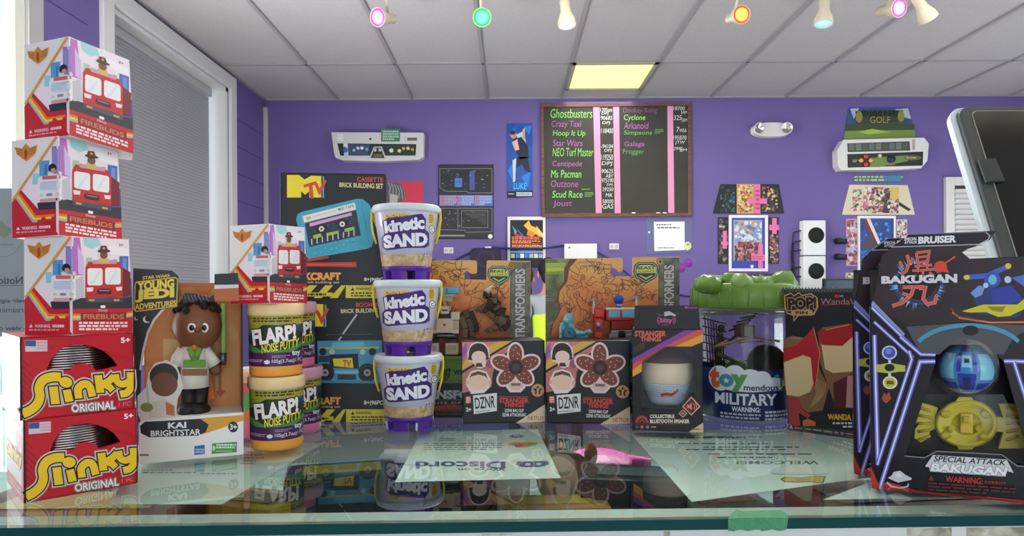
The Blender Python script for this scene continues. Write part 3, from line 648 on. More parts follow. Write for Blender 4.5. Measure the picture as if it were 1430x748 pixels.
# ---- emergency light
c = wp(1078, 181, YB-0.05); t = thing('emergency_light', 'white oval emergency light with two round lamps on the purple wall', 'emergency light', (c.x, YB, c.z-0.05))
pts = []
for k in range(40):
    a = 2*PI*k/40; pts.append((c.x+0.152*math.copysign(abs(math.cos(a))**0.75, math.cos(a)), YB-0.06, c.z+0.058*math.copysign(abs(math.sin(a))**0.8, math.sin(a))))
mb = MB(); bk = [(c.x+(p[0]-c.x)*1.05, YB-0.001, c.z+(p[2]-c.z)*1.05) for p in pts]; mb.prism(bk, pts, mat('#d4cfcb', 0.4), 0.004); mb.build('housing', t)
for sx in (-0.118, 0.112):
    d = Vector((0.25 if sx < 0 else -0.15, -1, -0.15)).normalized(); R = Vector((0, 0, 1)).rotation_difference(d).to_matrix(); o = Vector((c.x+sx, YB-0.062, c.z+0.008))
    l = MB().lathe([(0.03, -0.02), (0.042, 0.006), (0.047, 0.02), (0.044, 0.022), (0.04, 0.02)], o, mat('#dad6d0', 0.3), 28, R=R, cap=False).build('lamp_head', t)
    MB().lathe([(0.0, 0.004), (0.02, 0.01), (0.041, 0.02)], o, mat('#c9c8c4', 0.15, metal=0.9), 28, R=R, cap=False).build('reflector', l)
# ---- blue-grey board with a note
V = (890, 295, 7.127)
P = Panel('notice_board', 'blue-grey pinned sheet holding a white handwritten note under the chalkboard', 'notice board', [(82, 62), (555, 60), (548, 408), (95, 425)], 0.004, '#62668e', V); P.done('sheet')
A = Art(planemap((0, P.y-0.002, 0), (0, 1, 0)), 0.0004).view(*V); mb = MB().plate([wp(V[0]+x/V[2], V[1]+y/V[2], P.y-0.002) for x, y in ((165, 104), (470, 100), (472, 384), (170, 394))], (0, 0.0015, 0), mat('#e2e2e4', 0.5))
A.fine(190, 122, 400, 142, 1, '#5a5a66', 3, fill=0.6); A.fine(198, 152, 460, 172, 1, '#4a4a58', 5, fill=0.6); A.fine(200, 350, 430, 374, 1, '#8a8a90', 7, fill=0.5); A.into(mb); nt_ = mb.build('note', P.t)
mb = MB(); q = wp(V[0]+500/V[2], V[1]+345/V[2], P.y-0.004); mb.ball(q, (0.032, 0.004, 0.036), mat('#d8d8b0', 0.4), 16); mb.ball(q+Vector((0.002, -0.002, 0.012)), (0.016, 0.004, 0.014), mat('#b0b058', 0.4), 12); mb.build('round_magnet', P.t); mb = MB(); q = wp(V[0]+118/V[2], V[1]+208/V[2], P.y-0.004); mb.ball(q, (0.009, 0.005, 0.009), mat('#e8e8ea', 0.4), 12); mb.build('round_magnet', P.t)
for x, y in ((508, 510), (434, 562)):
    q = wp(V[0]+x/V[2], V[1]+y/V[2], YB); tag(MB().lathe([(0.034, 0), (0.034, 0.003), (0.031, 0.005), (0, 0.005)], q, mat('#8a2a98', 0.4), 28, R=Matrix.Rotation(PI/2, 3, 'X')).build('wall_dot'), 'purple-magenta disc on the wall, ' + ('upper right of the pair under the pinned note' if y < 530 else 'lower one half hidden behind the right robot card'), 'disc', 'magenta discs on the wall')
# ---- white console slab, outlets, cable, speaker
a = wp(788, 340, YB-0.05); b = wp(834, 392, YB-0.05); c = (a+b)/2; t = thing('game_console', 'flat plain white console standing under the chalkboard behind the right robot card', 'game console', (c.x, YB, b.z))
MB().box((c.x, YB-0.026, c.z), (b.x-a.x, 0.05, a.z-b.z), con, bevel=0.005).build('case', t); A = Art(planemap((0, YB-0.051, 0), (0, 1, 0)), 0.0004); A.ell(795, 345.5, 1.6, 1.3, '#8a8c98'); A.rect(794.2, 345, 796, 346.4, '#50525c'); mb = MB(); A.into(mb); mb.build('logo', t)
for x, y, lab in ((626.5, 349.5, 'left white wall outlet beside the sand buckets'), (857.5, 344, 'right white wall outlet near the flat white console')):
    c = wp(x, y, YB); t = thing('wall_outlet', lab, 'outlet', (c.x, YB, c.z-0.03), 'white wall outlets'); MB().box((c.x, YB-0.004, c.z), (0.078, 0.008, 0.05), mat('#d8d4d6', 0.4), bevel=0.003).build('cover_plate', t)
    mb = MB()
    for s in (-1, 1): mb.box((c.x+s*0.018, YB-0.009, c.z), (0.022, 0.003, 0.026), mat('#b8b4b4', 0.4), bevel=0.001)
    mb.build('socket', t)
mb = MB(); cb = mat('#2c2a6a', 0.4)
mb.tube([wp(x, y, YB-0.03) for x, y in ((600, 372), (635, 363), (660, 351), (682, 345.5), (720, 347), (755, 347), (788, 343))], 0.009, cb, 8); mb.tube([wp(x, y, YB-0.03) for x, y in ((834, 352), (850, 361), (880, 385), (905, 402), (950, 412), (985, 417))], 0.008, cb, 8)
tag(mb.build('wall_cable'), 'dark blue cable strung along the purple wall behind the toy cards', 'cable')
c = wp(678, 372, 5.3); t = thing('wall_speaker', 'dark rounded speaker with a purple round centre under the circuit poster', 'speaker', (c.x, 5.4, c.z-0.15))
pr = []
for cx, cz, a in ((0.085, 0.11, 0), (-0.085, 0.11, 90), (-0.085, -0.15, 180), (0.085, -0.15, 270)):
    for k in range(6): th = math.radians(a+k*18); pr.append(Vector((c.x+cx+0.035*math.cos(th), 5.3, c.z+cz+0.035*math.sin(th))))
mb = MB(); mb.prism([p+Vector((0, 0.27, 0)) for p in pr], pr, mat('#231d33', 0.6), 0.01, 2); mb.build('cabinet', t)
MB().lathe([(0.07, 0), (0.066, 0.004), (0.05, -0.006), (0.02, -0.014), (0, -0.01)], (c.x, 5.298, c.z+0.06), mat('#3a2450', 0.5), 32, R=Matrix.Rotation(PI/2, 3, 'X'), cap=False).build('cone', t)
MB().box((c.x+0.02, 5.33, c.z+0.15), (0.05, 0.05, 0.012), mat('#c8c4d0', 0.4), bevel=0.003).build('handle', t)
# ---- dark monitor tops on the far table
tb = thing('side_table', 'black table under the posters and consoles at the back wall', 'table', (1.9, 5.25, 0)); MB().box((1.9, 5.25, 0.98), (3.0, 0.5, 0.04), mat('#2a2a30', 0.4), bevel=0.005).build('tabletop', tb)
for x in (0.5, 3.3):
    for y in (5.05, 5.45): MB().box((x, y, 0.48), (0.05, 0.05, 0.96), mat('#222226', 0.5)).build('leg', tb)
def monitor(x0, x1, y, yd, label):
    a = wp(x0, y, yd); b = wp(x1, y, yd); w = b.x-a.x; c = (a+b)/2; t = thing('monitor', label, 'monitor', (c.x, yd, 1.0), 'black monitors on the far table'); h = c.z-1.06
    MB().box((c.x, yd, c.z-h/2), (w, 0.03, h), mat('#17171b', 0.35), bevel=0.004).build('bezel', t); MB().box((c.x, yd-0.016, c.z-h/2), (w-0.03, 0.003, h-0.03), mat('#283848', 0.2)).build('screen', t); MB().box((c.x, yd, 1.03), (0.06, 0.03, 0.06), blk).box((c.x, yd, 1.004), (0.2, 0.14, 0.008), blk, bevel=0.002).build('stand', t)
monitor(1149, 1212, 388.5, 5.2, 'wide black monitor top showing behind the enamel pin box'); monitor(1020, 1100, 398, 5.22, 'black monitor behind the green-lidded jar')
# ================================================================ glass display case
eL, eR = gp(0, 737, G), gp(1430, 719, G); ev = (eR-eL); ev.z = 0; ev.normalize(); nv = Vector((-ev.y, ev.x, 0))
CO = eL + ev*((0-eL.x)/ev.x)         # on the near edge, straight ahead
def cp(u, d, z): return CO+ev*u+nv*d+Vector((0, 0, z-G))
ang = math.atan2(ev.y, ev.x); RC = Matrix.Rotation(ang, 3, 'Z'); U0, U1, DP, GT = -0.95, 0.95, 0.58, 0.007
case = thing('display_case', 'glass-topped white display case that all the toys stand on', 'display case', cp(0, DP/2, 0))
teal = mat('#0a4446', 0.45, spec=0.12); wpaint = mat('#dadbd8', 0.5, var=0.06, vscale=30)
q = [(U0, 0), (U1, 0), (U1, DP), (U0, DP)]
mb = MB(); top = [cp(u, d, G) for u, d in q]; bot = [cp(u, d, G-GT) for u, d in q]
mb.add(top, [[0, 1, 2, 3]], clear('#eef6f3', 1.05, 0.0)); mb.add(bot, [[3, 2, 1, 0]], clear('#f2faf7', 0.0, 0.0))
for i in range(4): j = (i+1) % 4; mb.add([bot[i], bot[j], top[j], top[i]], [[0, 1, 2, 3]], teal)
mb.build('glass_top', case)
def cbox(mb, u0, u1, d0, d1, z0, z1, m, bev=0.0): c = cp((u0+u1)/2, (d0+d1)/2, (z0+z1)/2); return mb.box(c, (u1-u0, d1-d0, z1-z0), m, rot=RC, bevel=bev)
ZT = G-GT-0.0006
mb = MB(); cbox(mb, U0, U1, 0.002, 0.011, 0.1, ZT, wpaint); cbox(mb, U0, U1, 0.028, 0.046, ZT-0.03, ZT, mat('#d3d6cf', 0.45)); mb.build('top_rail', case)
# chipped patches on the near wooden edge
pm = mb = MB(); rr = random.Random(3); chip = noisy([(0.35, '#8a8474'), (0.5, '#b9b09a'), (0.7, '#d8d2c4')], 90)
for u0, u1, hz in ((0.262, 0.292, 0.03), (0.302, 0.36, 0.03), (0.10, 0.104, 0.006), (-0.02, 0.0, 0.002)):
    pts = [cp(u0+(u1-u0)*k/8, 0.0018, ZT-0.0005-0.0006*rr.random()) for k in range(9)]+[cp(u1-(u1-u0)*k/8, 0.0018, ZT-hz*(0.85+0.15*rr.random())) for k in range(9)]
    MB().plate(pts, nv*0.0003, chip).build('paint_chip', case)
mb = MB(); cbox(mb, U0, U1, 0.011, 0.028, ZT-0.05, ZT-0.02, mat('#2c2c2a', 0.5)); mb.build('door_track', case)
fr = mat('#c8cac8', 0.4)
mb = MB(); cbox(mb, U0, U0+0.02, 0.0, DP, 0.1, ZT, fr); cbox(mb, U1-0.02, U1, 0.0, DP, 0.1, ZT, fr); cbox(mb, U0, U1, DP-0.02, DP, 0.1, 0.7, fr); cbox(mb, U0, U1, 0.05, DP, 0.0, 0.12, fr)
for u in (U0+.01, U1-.01): cbox(mb, u-0.01, u+0.01, DP-0.02, DP, 0.7, ZT, fr)
mb.build('cabinet_body', case)
mb = MB(); cbox(mb, U0+0.02, U1-0.02, DP-0.012, DP-0.006, 0.7, ZT, clear('#eef6f3', 0.8)); mb.build('front_glass', case)
SZ = 0.90
mb = MB(); cbox(mb, U0+0.02, U1-0.02, 0.05, DP-0.02, SZ-0.012, SZ, mat('#7d8a88', 0.35, var=0.2, vscale=6)); mb.build('shelf', case)
# ---- papers taped under the glass
def sheet(pix, name, label, prints):
    z = G-GT-0.0004; P = [gp(x, y, z) for x, y in pix]; c = sum(P, Vector())/4
    mb = MB().plate(P, (0, 0, -0.0003), mat('#eef2ec', 0.6))
    A = Art(lambda x, y: (gp(x, y, z), Vector((0, 0, 1))), lift=0.00003); prints(A); A.into(mb)
    return tag(mb.build(name), label, 'paper', 'papers under the glass top')
ink = '#3c4048'
def flip(box):   # the sheet is read from the far side: letters upside down
    x0, y0, x1, y1 = box; return [(x1, y1), (x0, y1), (x0, y0), (x1, y0)]
def pr1(A):
    A.view(540, 585, 4.588)
    A.text("We're on", flip((458, 314, 762, 332)), ink, bold=0.02); A.text('Discord', flip((185, 270, 760, 318)), '#44508a', bold=0.03)
    A.poly([(835, 272), (1035, 268), (1040, 290), (985, 306), (870, 308), (828, 292)], '#44508a'); A.ell(905, 289, 18, 9, '#e4e8e2'); A.ell(975, 287, 18, 9, '#e4e8e2')
    A.fine(240, 150, 740, 200, 4, '#7a7e80', 3, fill=0.4); A.text('2025', flip((338, 118, 440, 140)), '#6a6e70', bold=0.01) if False else A.fine(338, 118, 440, 140, 2, '#6a6e70', 5)
    A.ell(870, 160, 95, 14, '#d8b838'); A.poly([(800, 155), (980, 148), (900, 180), (830, 182)], '#c89a30'); A.ell(850, 168, 30, 8, '#c04830'); A.ell(832, 108, 48, 10, '#3a4a6a'); A.ell(832, 107, 22, 5, '#a8c0d8')
sheet([(588, 602.5), (751, 599), (783, 667), (551.5, 672.5)], 'paper_sheet', 'white sheet with a blue game-pad logo under the glass in the middle', pr1)
def pr2(A):
    A.view(970, 590, 4.735)
    A.text('WELCOME!', flip((275, 252, 822, 274)), ink, bold=0.02)
    for i, (x0, x1, y) in enumerate(((90, 825, 206), (150, 700, 228), (60, 700, 160), (-60, 620, 176), (-110, 560, 136), (60, 600, 92), (-150, 400, 98))): A.fine(x0, y-5, x1, y+7, 1, ink, 20+i, fill=0.6)
    A.ell(700, 336, 190, 10, '#a8a498'); A.ell(705, 334, 178, 7, '#e4e8e2'); A.poly([(565, 372), (600, 356), (700, 362), (790, 350), (870, 352), (850, 402), (760, 392), (690, 396), (590, 392)], '#6a6238'); A.poly([(575, 374), (605, 360), (700, 366), (790, 354), (860, 356), (842, 397), (760, 386), (690, 390), (595, 388)], '#d8c050'); A.poly([(660, 372), (780, 366), (760, 382), (680, 388)], '#c89a58')
sheet([(880, 604), (1115, 604), (1258, 660), (966, 700)], 'paper_sheet', 'white welcome sheet with a yellow cartoon shape, under the glass at right', pr2)
def pr3(A):
    for i, (x0, x1, y) in enumerate(((345, 372, 631), (335, 378, 635), (335, 376, 639), (338, 372, 643), (336, 360, 647), (198, 262, 656), (200, 280, 659.5), (280, 350, 661))): A.fine(x0, y-1, x1, y+1, 1, ink, 40+i, fill=0.7)
sheet([(196, 645), (345, 612), (446, 612), (311.5, 703.5), ][0:4] if False else [(150, 703), (215, 622), (452, 618), (310, 703.5)], 'paper_sheet', 'white printed sheet under the glass at left beside the red coil-toy boxes', pr3)
sheet([(1150, 697), (1262, 655), (1430, 640), (1560, 690)], 'paper_sheet', 'white sheet under the glass below the two trading-toy packs', lambda A: A.fine(1300, 660, 1400, 675, 3, '#a8acac', 3))
# ---- green masking tape on the near edge
mb = MB(); tape = mat('#4f9a6c', 0.6, bump=0.6, bscale=400, var=0.15, vscale=120); pts = [gp(x, y, G+0.0004) for x, y in ((1018, 725), (1022, 716), (1030, 711), (1036, 713.5), (1060, 712), (1092, 712), (1100, 718), (1106, 727))]
pts[0] = cp(pts[0].x-CO.x, -0.0006, G+0.0004); pts[-1] = cp(pts[-1].x-CO.x, -0.0006, G+0.0004); mb.plate(pts, (0, 0, -0.0003), tape)
n = 14; a = pts[0]; b = pts[-1]; L = []
for k in range(n+1): p = a.lerp(b, k/n); L.append((p, cp(p.x-CO.x+0.0012*math.sin(k*2.1), -0.0007, G-0.0075-0.0006*math.sin(k*1.7))))
mb.plate([p for p, _ in L]+[p for _, p in L[::-1]], nv*0.0003, tape)
tag(mb.build('masking_tape'), 'strip of green masking tape folded over the near glass edge', 'tape')
# ---- things inside the case, under the glass
def shelf_pt(px, py, z=SZ+0.03): return gp(px, py, z)
def ringed(c, prof, m, **k): return MB().lathe(prof, (c.x, c.y, SZ+0.0006), m, 36, **k)
c = shelf_pt(835, 622, SZ+0.04); mb = MB().ball((c.x, c.y, SZ+0.02), (0.046, 0.05, 0.013), mat('#e05aa8', 0.35), 28, jag=0.03); mb.tube([(c.x+0.04, c.y, SZ+0.02), (c.x+0.07, c.y-0.005, SZ+0.016)], 0.008, mat('#e05aa8', 0.35)); tag(mb.build('plush_ball'), 'bright pink soft ball toy on the shelf inside the display case', 'toy')
c = shelf_pt(716, 683); tag(ringed(c, [(0.0, 0), (0.017, 0), (0.021, 0.06), (0.019, 0.06), (0.016, 0.004), (0, 0.004)], mat('#e8eaec', 0.4), cap=False).build('paper_cup'), 'small white cup standing on the shelf inside the case', 'cup')
c = shelf_pt(790, 665); t = thing('plush_toy', 'tan round plush toy inside the case between the two front sheets', 'plush toy', (c.x, c.y, SZ)); MB().ball((c.x, c.y, SZ+0.03), (0.034, 0.034, 0.03), mat('#a8805a', 0.9, bump=0.5), 24, jag=0.02).build('body', t); MB().ball((c.x-0.012, c.y-0.03, SZ+0.035), (0.024, 0.02, 0.026), mat('#d8c098', 0.9), 20).build('muzzle', t); MB().ball((c.x-0.03, c.y, SZ+0.07), (0.010, 0.01, 0.014), mat('#a8805a', 0.9), 14).ball((c.x+0.03, c.y, SZ+0.056), (0.008, 0.01, 0.014), mat('#a8805a', 0.9), 14).build('ear', t)
def inbox(px, py, w, d, h, m, rz, label, name='toy_box', lid='#c8a040'):
    c = shelf_pt(px, py, SZ+h); t = thing(name, label, 'box', (c.x, c.y, SZ)); MB().box((c.x, c.y, SZ+h/2+0.0006), (w, d, h), m, rotz=rz, bevel=0.002).build('carton', t)
    MB().box((c.x, c.y, SZ+h+0.0013), (w*0.7, d*0.5, 0.001), mat(lid, 0.5), rotz=rz).build('top_label', t)
inbox(775, 700, 0.10, 0.045, 0.05, mat('#b88a48', 0.5), 0.05, 'tan cardboard box inside the case in front of the white cup')
inbox(345, 694, 0.1, 0.06, 0.05, mat('#c8a038', 0.5), -0.3, 'yellow box inside the case below the orange putty pots', lid='#8a6a20')
inbox(478, 655, 0.11, 0.06, 0.07, mat('#2e4048', 0.4), 0.25, 'dark teal box inside the case below the sand buckets', lid='#c8b050')
inbox(620, 640, 0.16, 0.1, 0.05, mat('#3a4450', 0.5), 0.0, 'dark grey box inside the case beneath the middle sheet', lid='#8888a8')
inbox(885, 660, 0.10, 0.06, 0.07, mat('#2a3238', 0.4), -0.2, 'dark box inside the case beside the pink ball', lid='#6a7a80')
inbox(1010, 697, 0.08, 0.05, 0.05, mat('#b8a888', 0.5), 0.15, 'pale box with an orange label inside the case at right', lid='#d87848')
inbox(560, 690, 0.05, 0.04, 0.02, mat('#8a78b8', 0.4), 0.2, 'small lilac box inside the case under the middle sheet edge', lid='#b8a8d8')
inbox(1250, 690, 0.2, 0.1, 0.05, mat('#6a3a3a', 0.5), 0.1, 'dark red box inside the case under the right end', lid='#403038')
inbox(120, 700, 0.2, 0.1, 0.06, mat('#7a3038', 0.5), 0.0, 'maroon box inside the case under the red coil-toy boxes', lid='#c0a060')
area('case_fill_light', cp(0, 0.50, ZT-0.02), (1.6, 0.015), 0.8, (0.95, 1, 0.97), (math.radians(-35), 0, ang))  # added lamp that brightens the inside of the case
mb = MB(); cbox(mb, U0+0.03, U1-0.03, DP-0.045, DP-0.02, ZT-0.016, ZT, fr); mb.build('fill_light_housing', case)  # housing made up to go with the added case lamp

# ---- notice in a clear stand at the far left, its print turned to the customers
ns = 0.93; P = [wp(x, y, ns) for x, y in ((-130, 262), (62, 263), (62, 470), (-130, 471))]; c = (P[2]+P[3])/2
t = thing('notice_stand', 'grey notice sheet in a clear stand at the far left, seen from behind', 'sign', (c.x, ns, G))
mb = MB().plate(P, (0, 0.0004, 0), mat('#c4c2c2', 0.6)); A = Art(planemap((0, ns, 0), (0, 1, 0)), lift=0.00006).view(0, 320, 4.675)
def mir(x0, y0, x1, y1): return [(x1, y0), (x0, y0), (x0, y1), (x1, y1)]
gi = '#77767a'; A.text('Notice', mir(-40, 308, 150, 358), gi, bold=0.03); A.rect(-40, 364, 150, 368, gi); A.text('their sign', mir(-20, 452, 196, 486), gi, bold=0.03); A.text('streaming', mir(-30, 510, 196, 552), gi, bold=0.01, shear=0.2); A.text('to view o', mir(-10, 630, 205, 660), gi, bold=0.03)
A.arc(20, 30, 130, 150, 20, 160, 3, '#9a989a'); A.poly([(-20, -30), (10, -60), (40, -20), (90, 0), (120, 20), (110, 35), (60, 25), (30, 60), (0, 40)], '#b4ae94'); A.fine(-30, 92, 140, 108, 1, '#a09ea0', 3, fill=0.6); A.into(mb); mb.build('notice_sheet', t)
mb = MB(); cl_ = clear('#f4f8f8', 1.0); mb.plate([p-Vector((0, 0.0015, 0)) for p in P], (0, 0.001, 0), cl_); mb.plate([P[3], P[2], Vector((P[2].x, ns, G+0.002)), Vector((P[3].x, ns, G+0.002))], (0, 0.002, 0), cl_); mb.box((c.x, ns, G+0.0015), (0.16, 0.07, 0.002), cl_); mb.build('clear_holder', t)
# ================================================================ boxed toys on the glass
SILVER = mat('#c4c4c6', 0.22, metal=0.95)
def panel_hole(mb, C, outer, hole, m, th=0.0015):
    """front panel of a carton with a cut-out; outlines in photo pixels on the carton's front plane"""
    P = [C.at(*p) for p in holed(outer, hole)]
    bm = bmesh.new(); a = [bm.verts.new(p) for p in P]; bv = C.n*th
    for t in tessellate_polygon([P]):
        try: bm.faces.new([a[i] for i in t])
        except ValueError: pass
    bmesh.ops.remove_doubles(bm, verts=bm.verts[:], dist=1e-6); mb.bm(bm, m)
    Hh = [C.at(*p) for p in hole]; n = len(Hh)
    mb.add(Hh+[p+bv*3 for p in Hh], [[i, (i+1) % n, n+(i+1) % n, n+i] for i in range(n)], m)
def shell(mb, C, m, m_in=None, th=0.0008):
    """carton without its front"""
    W, D, H = C.W, C.D, C.H
    for a in ((0, th, 0, D, 0, H), (W-th, W, 0, D, 0, H), (0, W, D-th, D, 0, H), (0, W, 0, D, 0, th), (0, W, 0, D, H-th, H)):
        C.body(mb, m, 0, a[0], a[1], a[2], a[3], a[4], a[5])
    if m_in: C.body(mb, m_in, 0, th, W-th, D-2*th, D-th, th, H-th)
# ---------------------------------------------------------------- red coil-toy boxes
RED = '#c4202b'
C = Carton((33, 702.8), (191, 674.5), G, 585, 0.082, H=0.0597)
t0 = thing('coil_toy_box', 'lower red coil-toy box with yellow lettering at the left end of the glass', 'toy box', C.mid(), 'red coil-toy boxes'); SLK = C
mb = MB(); red = mat(RED, 0.35); shell(mb, C, red, mat('#151515', 0.6)); V = (0, 460, 2.875)
v = lambda x, y: (V[0]+x/V[2], V[1]+y/V[2])
arch = [v(200, 492), v(212, 455), v(235, 420), v(265, 395), v(300, 382), v(345, 376), v(390, 382), v(430, 396), v(460, 418), v(478, 440), v(485, 452), v(400, 478), v(385, 462), v(350, 450), v(315, 458), v(298, 480)]
f4 = [C.p(0, 0, 0), C.p(C.W, 0, 0), C.p(C.W, 0, C.H), C.p(0, 0, C.H)]
def px_of(p):
    d = p-CAM; dx = (d.x*cR-d.z*sR)/d.y; dz = (d.x*sR+d.z*cR)/d.y; return (VPX+dx*F, VPY-dz*F)
panel_hole(mb, C, [px_of(p) for p in f4], arch, red)
A = Art(C.map).view(*V)
for i in range(9): A.line([(104, 452+i*26), (104+min(110, 26+i*16), 452+i*26+min(110, 26+i*16))] if 452+i*26+min(110, 26+i*16) < 680 else [(104, 452+i*26), (150, 498+i*26)] if i < 6 else [(104, 452+i*26), (118, 466+i*26)], 5, '#a81a26')
for i in range(6): A.line([(215+i*24, 388-i*3), (232+i*24, 405-i*8)], 4, '#a81a26'); A.line([(440+i*16, 395+i*3), (455+i*16, 412+i*4)], 4, '#a81a26')
A.poly([(114, 374), (204, 368), (204, 412), (116, 420)], '#d8c4cc'); A.poly([(115, 375), (158, 372), (158, 396), (116, 398)], '#4a5490')
for i in range(3): A.poly([(160, 378+i*12), (203, 375+i*12), (203, 380+i*12), (160, 383+i*12)], '#d89aa4')
A.view(0, 600, 5.055)
LET = [([(452, 192), (385, 196), (325, 224), (298, 278), (305, 335), (286, 392), (238, 438), (182, 468)], 64), ([(398, 262), (414, 384)], 62), ([(492, 278), (512, 362)], 58), ([(578, 334), (572, 268), (612, 230), (652, 242), (674, 314)], 54), ([(712, 160), (728, 284)], 56), ([(735, 226), (788, 196), (822, 160)], 48), ([(742, 222), (788, 236), (814, 262)], 48), ([(834, 146), (846, 196), (884, 212), (932, 190)], 48), ([(936, 124), (940, 222), (916, 268), (866, 284)], 50)]
def smooth(p, n=5):
    if len(p) < 3: return p
    q = [Vector(x) for x in p]; q = [q[0]*2-q[1]]+q+[q[-1]*2-q[-2]]; o = []
    for i in range(1, len(q)-2):
        for k in range(n):
            t = k/n; a, b, c, d = q[i-1:i+3]; o.append(tuple(0.5*((2*b)+(c-a)*t+(2*a-5*b+4*c-d)*t*t+(3*b-a-3*c+d)*t**3)))
    return o+[tuple(q[-2])]
for grow, c in ((38, '#d2c8c4'), (18, '#1a1410'), (0, '#f2c426')):
    for pts, w in LET:
        pts = smooth(pts); A.line(pts, w+grow, c)
        if grow: A.line([tuple(Vector(pts[0])+(Vector(pts[0])-Vector(pts[1])).normalized()*grow/2), pts[0]], w+grow, c); A.line([pts[-1], tuple(Vector(pts[-1])+(Vector(pts[-1])-Vector(pts[-2])).normalized()*grow/2)], w+grow, c)
    A.ell(486, 226, 46+grow/2, 38+grow/2, c)
A.view(*V)
A.text('ORIGINAL', [(298, 618), (475, 592), (475, 624), (300, 650)], '#f0ecea', bold=0.025, out=[('#e0d8d6', 0.07), ('#38282a', 0.045)]); A.text('1 PC', [(488, 598), (535, 590), (535, 606), (488, 614)], '#e08a8a'); A.text('5+', [(497, 338), (535, 334), (535, 355), (499, 359)], '#f4f0f0', bold=0.03)
A.line([(96, 362), (100, 696)], 9, '#3a1216'); A.line([(550, 328), (548, 612)], 5, '#5a1418')
A.into(mb)
B = Art(uvmap(C.p(0, C.D, C.H), C.p(0, 0, C.H), C.p(0, 0, 0), C.p(0, C.D, 0))); B.rect(0, 0, 1, 1, RED); B.rect(0.0, 0.08, 0.9, 0.42, '#d8c8c4'); B.rect(0, 0.62, 0.92, 0.82, '#d8d0c4'); B.ell(0.72, 0.25, 0.14, 0.16, '#c05868'); B.rect(0.78, 0.08, 0.95, 0.18, '#7a80a8')
B.text('Slinky', [(0.02, 0.42), (0.94, 0.40), (0.94, 0.66), (0.02, 0.66)], '#e8b828', bold=0.05, out=[('#2a2018', 0.03)]); B.fine(0.2, 0.86, 0.9, 0.96, 2, '#e0a8a8', 3); B.into(mb)
B = Art(uvmap(C.p(C.W, 0, C.H), C.p(C.W, C.D, C.H), C.p(C.W, C.D, 0), C.p(C.W, 0, 0))); B.rect(0, 0, 1, 1, '#a81c26'); B.text('Slinky', [(0.1, 0.42), (0.9, 0.40), (0.9, 0.66), (0.1, 0.66)], '#e8b828', bold=0.05); B.into(mb)
mb.build('carton', t0)
mb = MB(); cc = C.p(C.W*0.44, 0.031, 0.004); k = 0
for k in range(26): mb.lathe([(0.0275, k*0.0019), (0.0295, k*0.0019), (0.0295, k*0.0019+0.0013), (0.0275, k*0.0019+0.0013)], cc, SILVER, 36)
mb.build('metal_coil', t0, label='shiny silver metal coil')
dup(t0, t0.location+Vector((-0.0015, -0.0015, C.H)), math.radians(0.4), 'upper red coil-toy box with yellow lettering, under the vehicle-figure box stack')
ZS = G+2*C.H
# ---------------------------------------------------------------- vehicle-figure boxes
dC = 0.505
bC = wp(101.5, 468, dC); bL = wp(34, 468.7, dC*1.03); bR = wp(186, 463, dC*1.125); BH = 0.0737
bL.z = bC.z = bR.z = ZS
e1 = bR-bC; back = Vector((-e1.y, e1.x, 0)).normalized()
bR2 = bR+Vector((-0.021, 0.031, 0)); bB = bL+e1*0.92+Vector((-0.002, 0.012, 0)); bB2 = bL+Vector((-0.004, 0.038, 0))
tC = bC+Vector((0, 0, BH)); tL = bL+Vector((0, 0, BH)); tR = bC+e1*0.885+Vector((0, 0, BH)); tR2 = bR2+Vector((-0.001, -0.002, BH)); tB = bB+Vector((0, 0, BH)); tB2 = bB2+Vector((0, 0, BH))
bot = [bL, bC, bR, bR2, bB2]; top = [tL, tC, tR, tR2, tB2]
cen = sum(bot, Vector())/5
t0 = thing('vehicle_toy_box', 'lowest of the three stacked vehicle-figure boxes, right on the red coil-toy boxes', 'toy box', cen, 'red and white vehicle-figure boxes')
white = mat('#e6e2de', 0.4); mb = MB(); mb.prism(bot, top, white, 0.0006, 2)
n1 = (tC-bL).cross(bC-bL); n2 = (tR-bC).cross(bR-bC)
A = Art(hullmap([(bL, n1), (bC, n2)]), cuts=[(px_of(bC), px_of(tC))]).view(0, 320, 4.675)
A.poly([(158, 470), (165, 452), (465, 47), (840, 66), (862, 480), (862, 668), (470, 688), (164, 693)], '#f2e2e8')
A.poly([(540, 50), (640, 56), (660, 100), (600, 130), (550, 105)], '#a6d6d6'); A.poly([(700, 100), (835, 130), (838, 175), (720, 160)], '#f6eef0')
A.poly([(480, 52), (520, 54), (548, 300), (470, 300)], '#c070c0'); A.rect(430, 110, 482, 300, '#a474bc'); A.rect(436, 128, 470, 290, '#8a90c8'); A.poly([(505, 100), (545, 180), (548, 300), (510, 290)], '#d8bce0')
for q, c in (((345, 200, 412, 300), '#5a9ccc'), ((300, 280, 348, 350), '#98d0e0'), ((380, 225, 395, 300), '#3a78b8'), ((560, 185, 600, 245), '#a8cca8'), ((610, 205, 640, 240), '#b8d4c0'), ((778, 175, 838, 290), '#4868b0'), ((800, 190, 826, 280), '#6a90d0'), ((740, 195, 765, 240), '#8ab0a8')): A.rect(*q, c)
A.poly([(330, 474), (420, 450), (862, 440), (864, 535), (340, 525)], '#33343c'); A.poly([(800, 330), (856, 320), (862, 440), (800, 450)], '#4a5090')
A.poly([(160, 462), (215, 372), (345, 520), (864, 516), (866, 668), (470, 688), (164, 692)], '#c6222b')
for off, c in ((0, '#a4b4bc'), (15, '#f0d234'), (30, '#e87a30')): A.line([(190+off*0.6, 424-off*0.7), (305+off*0.55, 590-off), (530, 586-off)], 15, c)
for off, c in ((0, '#a4b4bc'), (12, '#f0d234'), (22, '#e87a30')): A.line([(818, 572-off), (862, 562-off)], 12, c)
A.line([(462, 50), (166, 446)], 17, '#d8a044'); A.line([(454, 48), (160, 442)], 5, '#e8cc98')
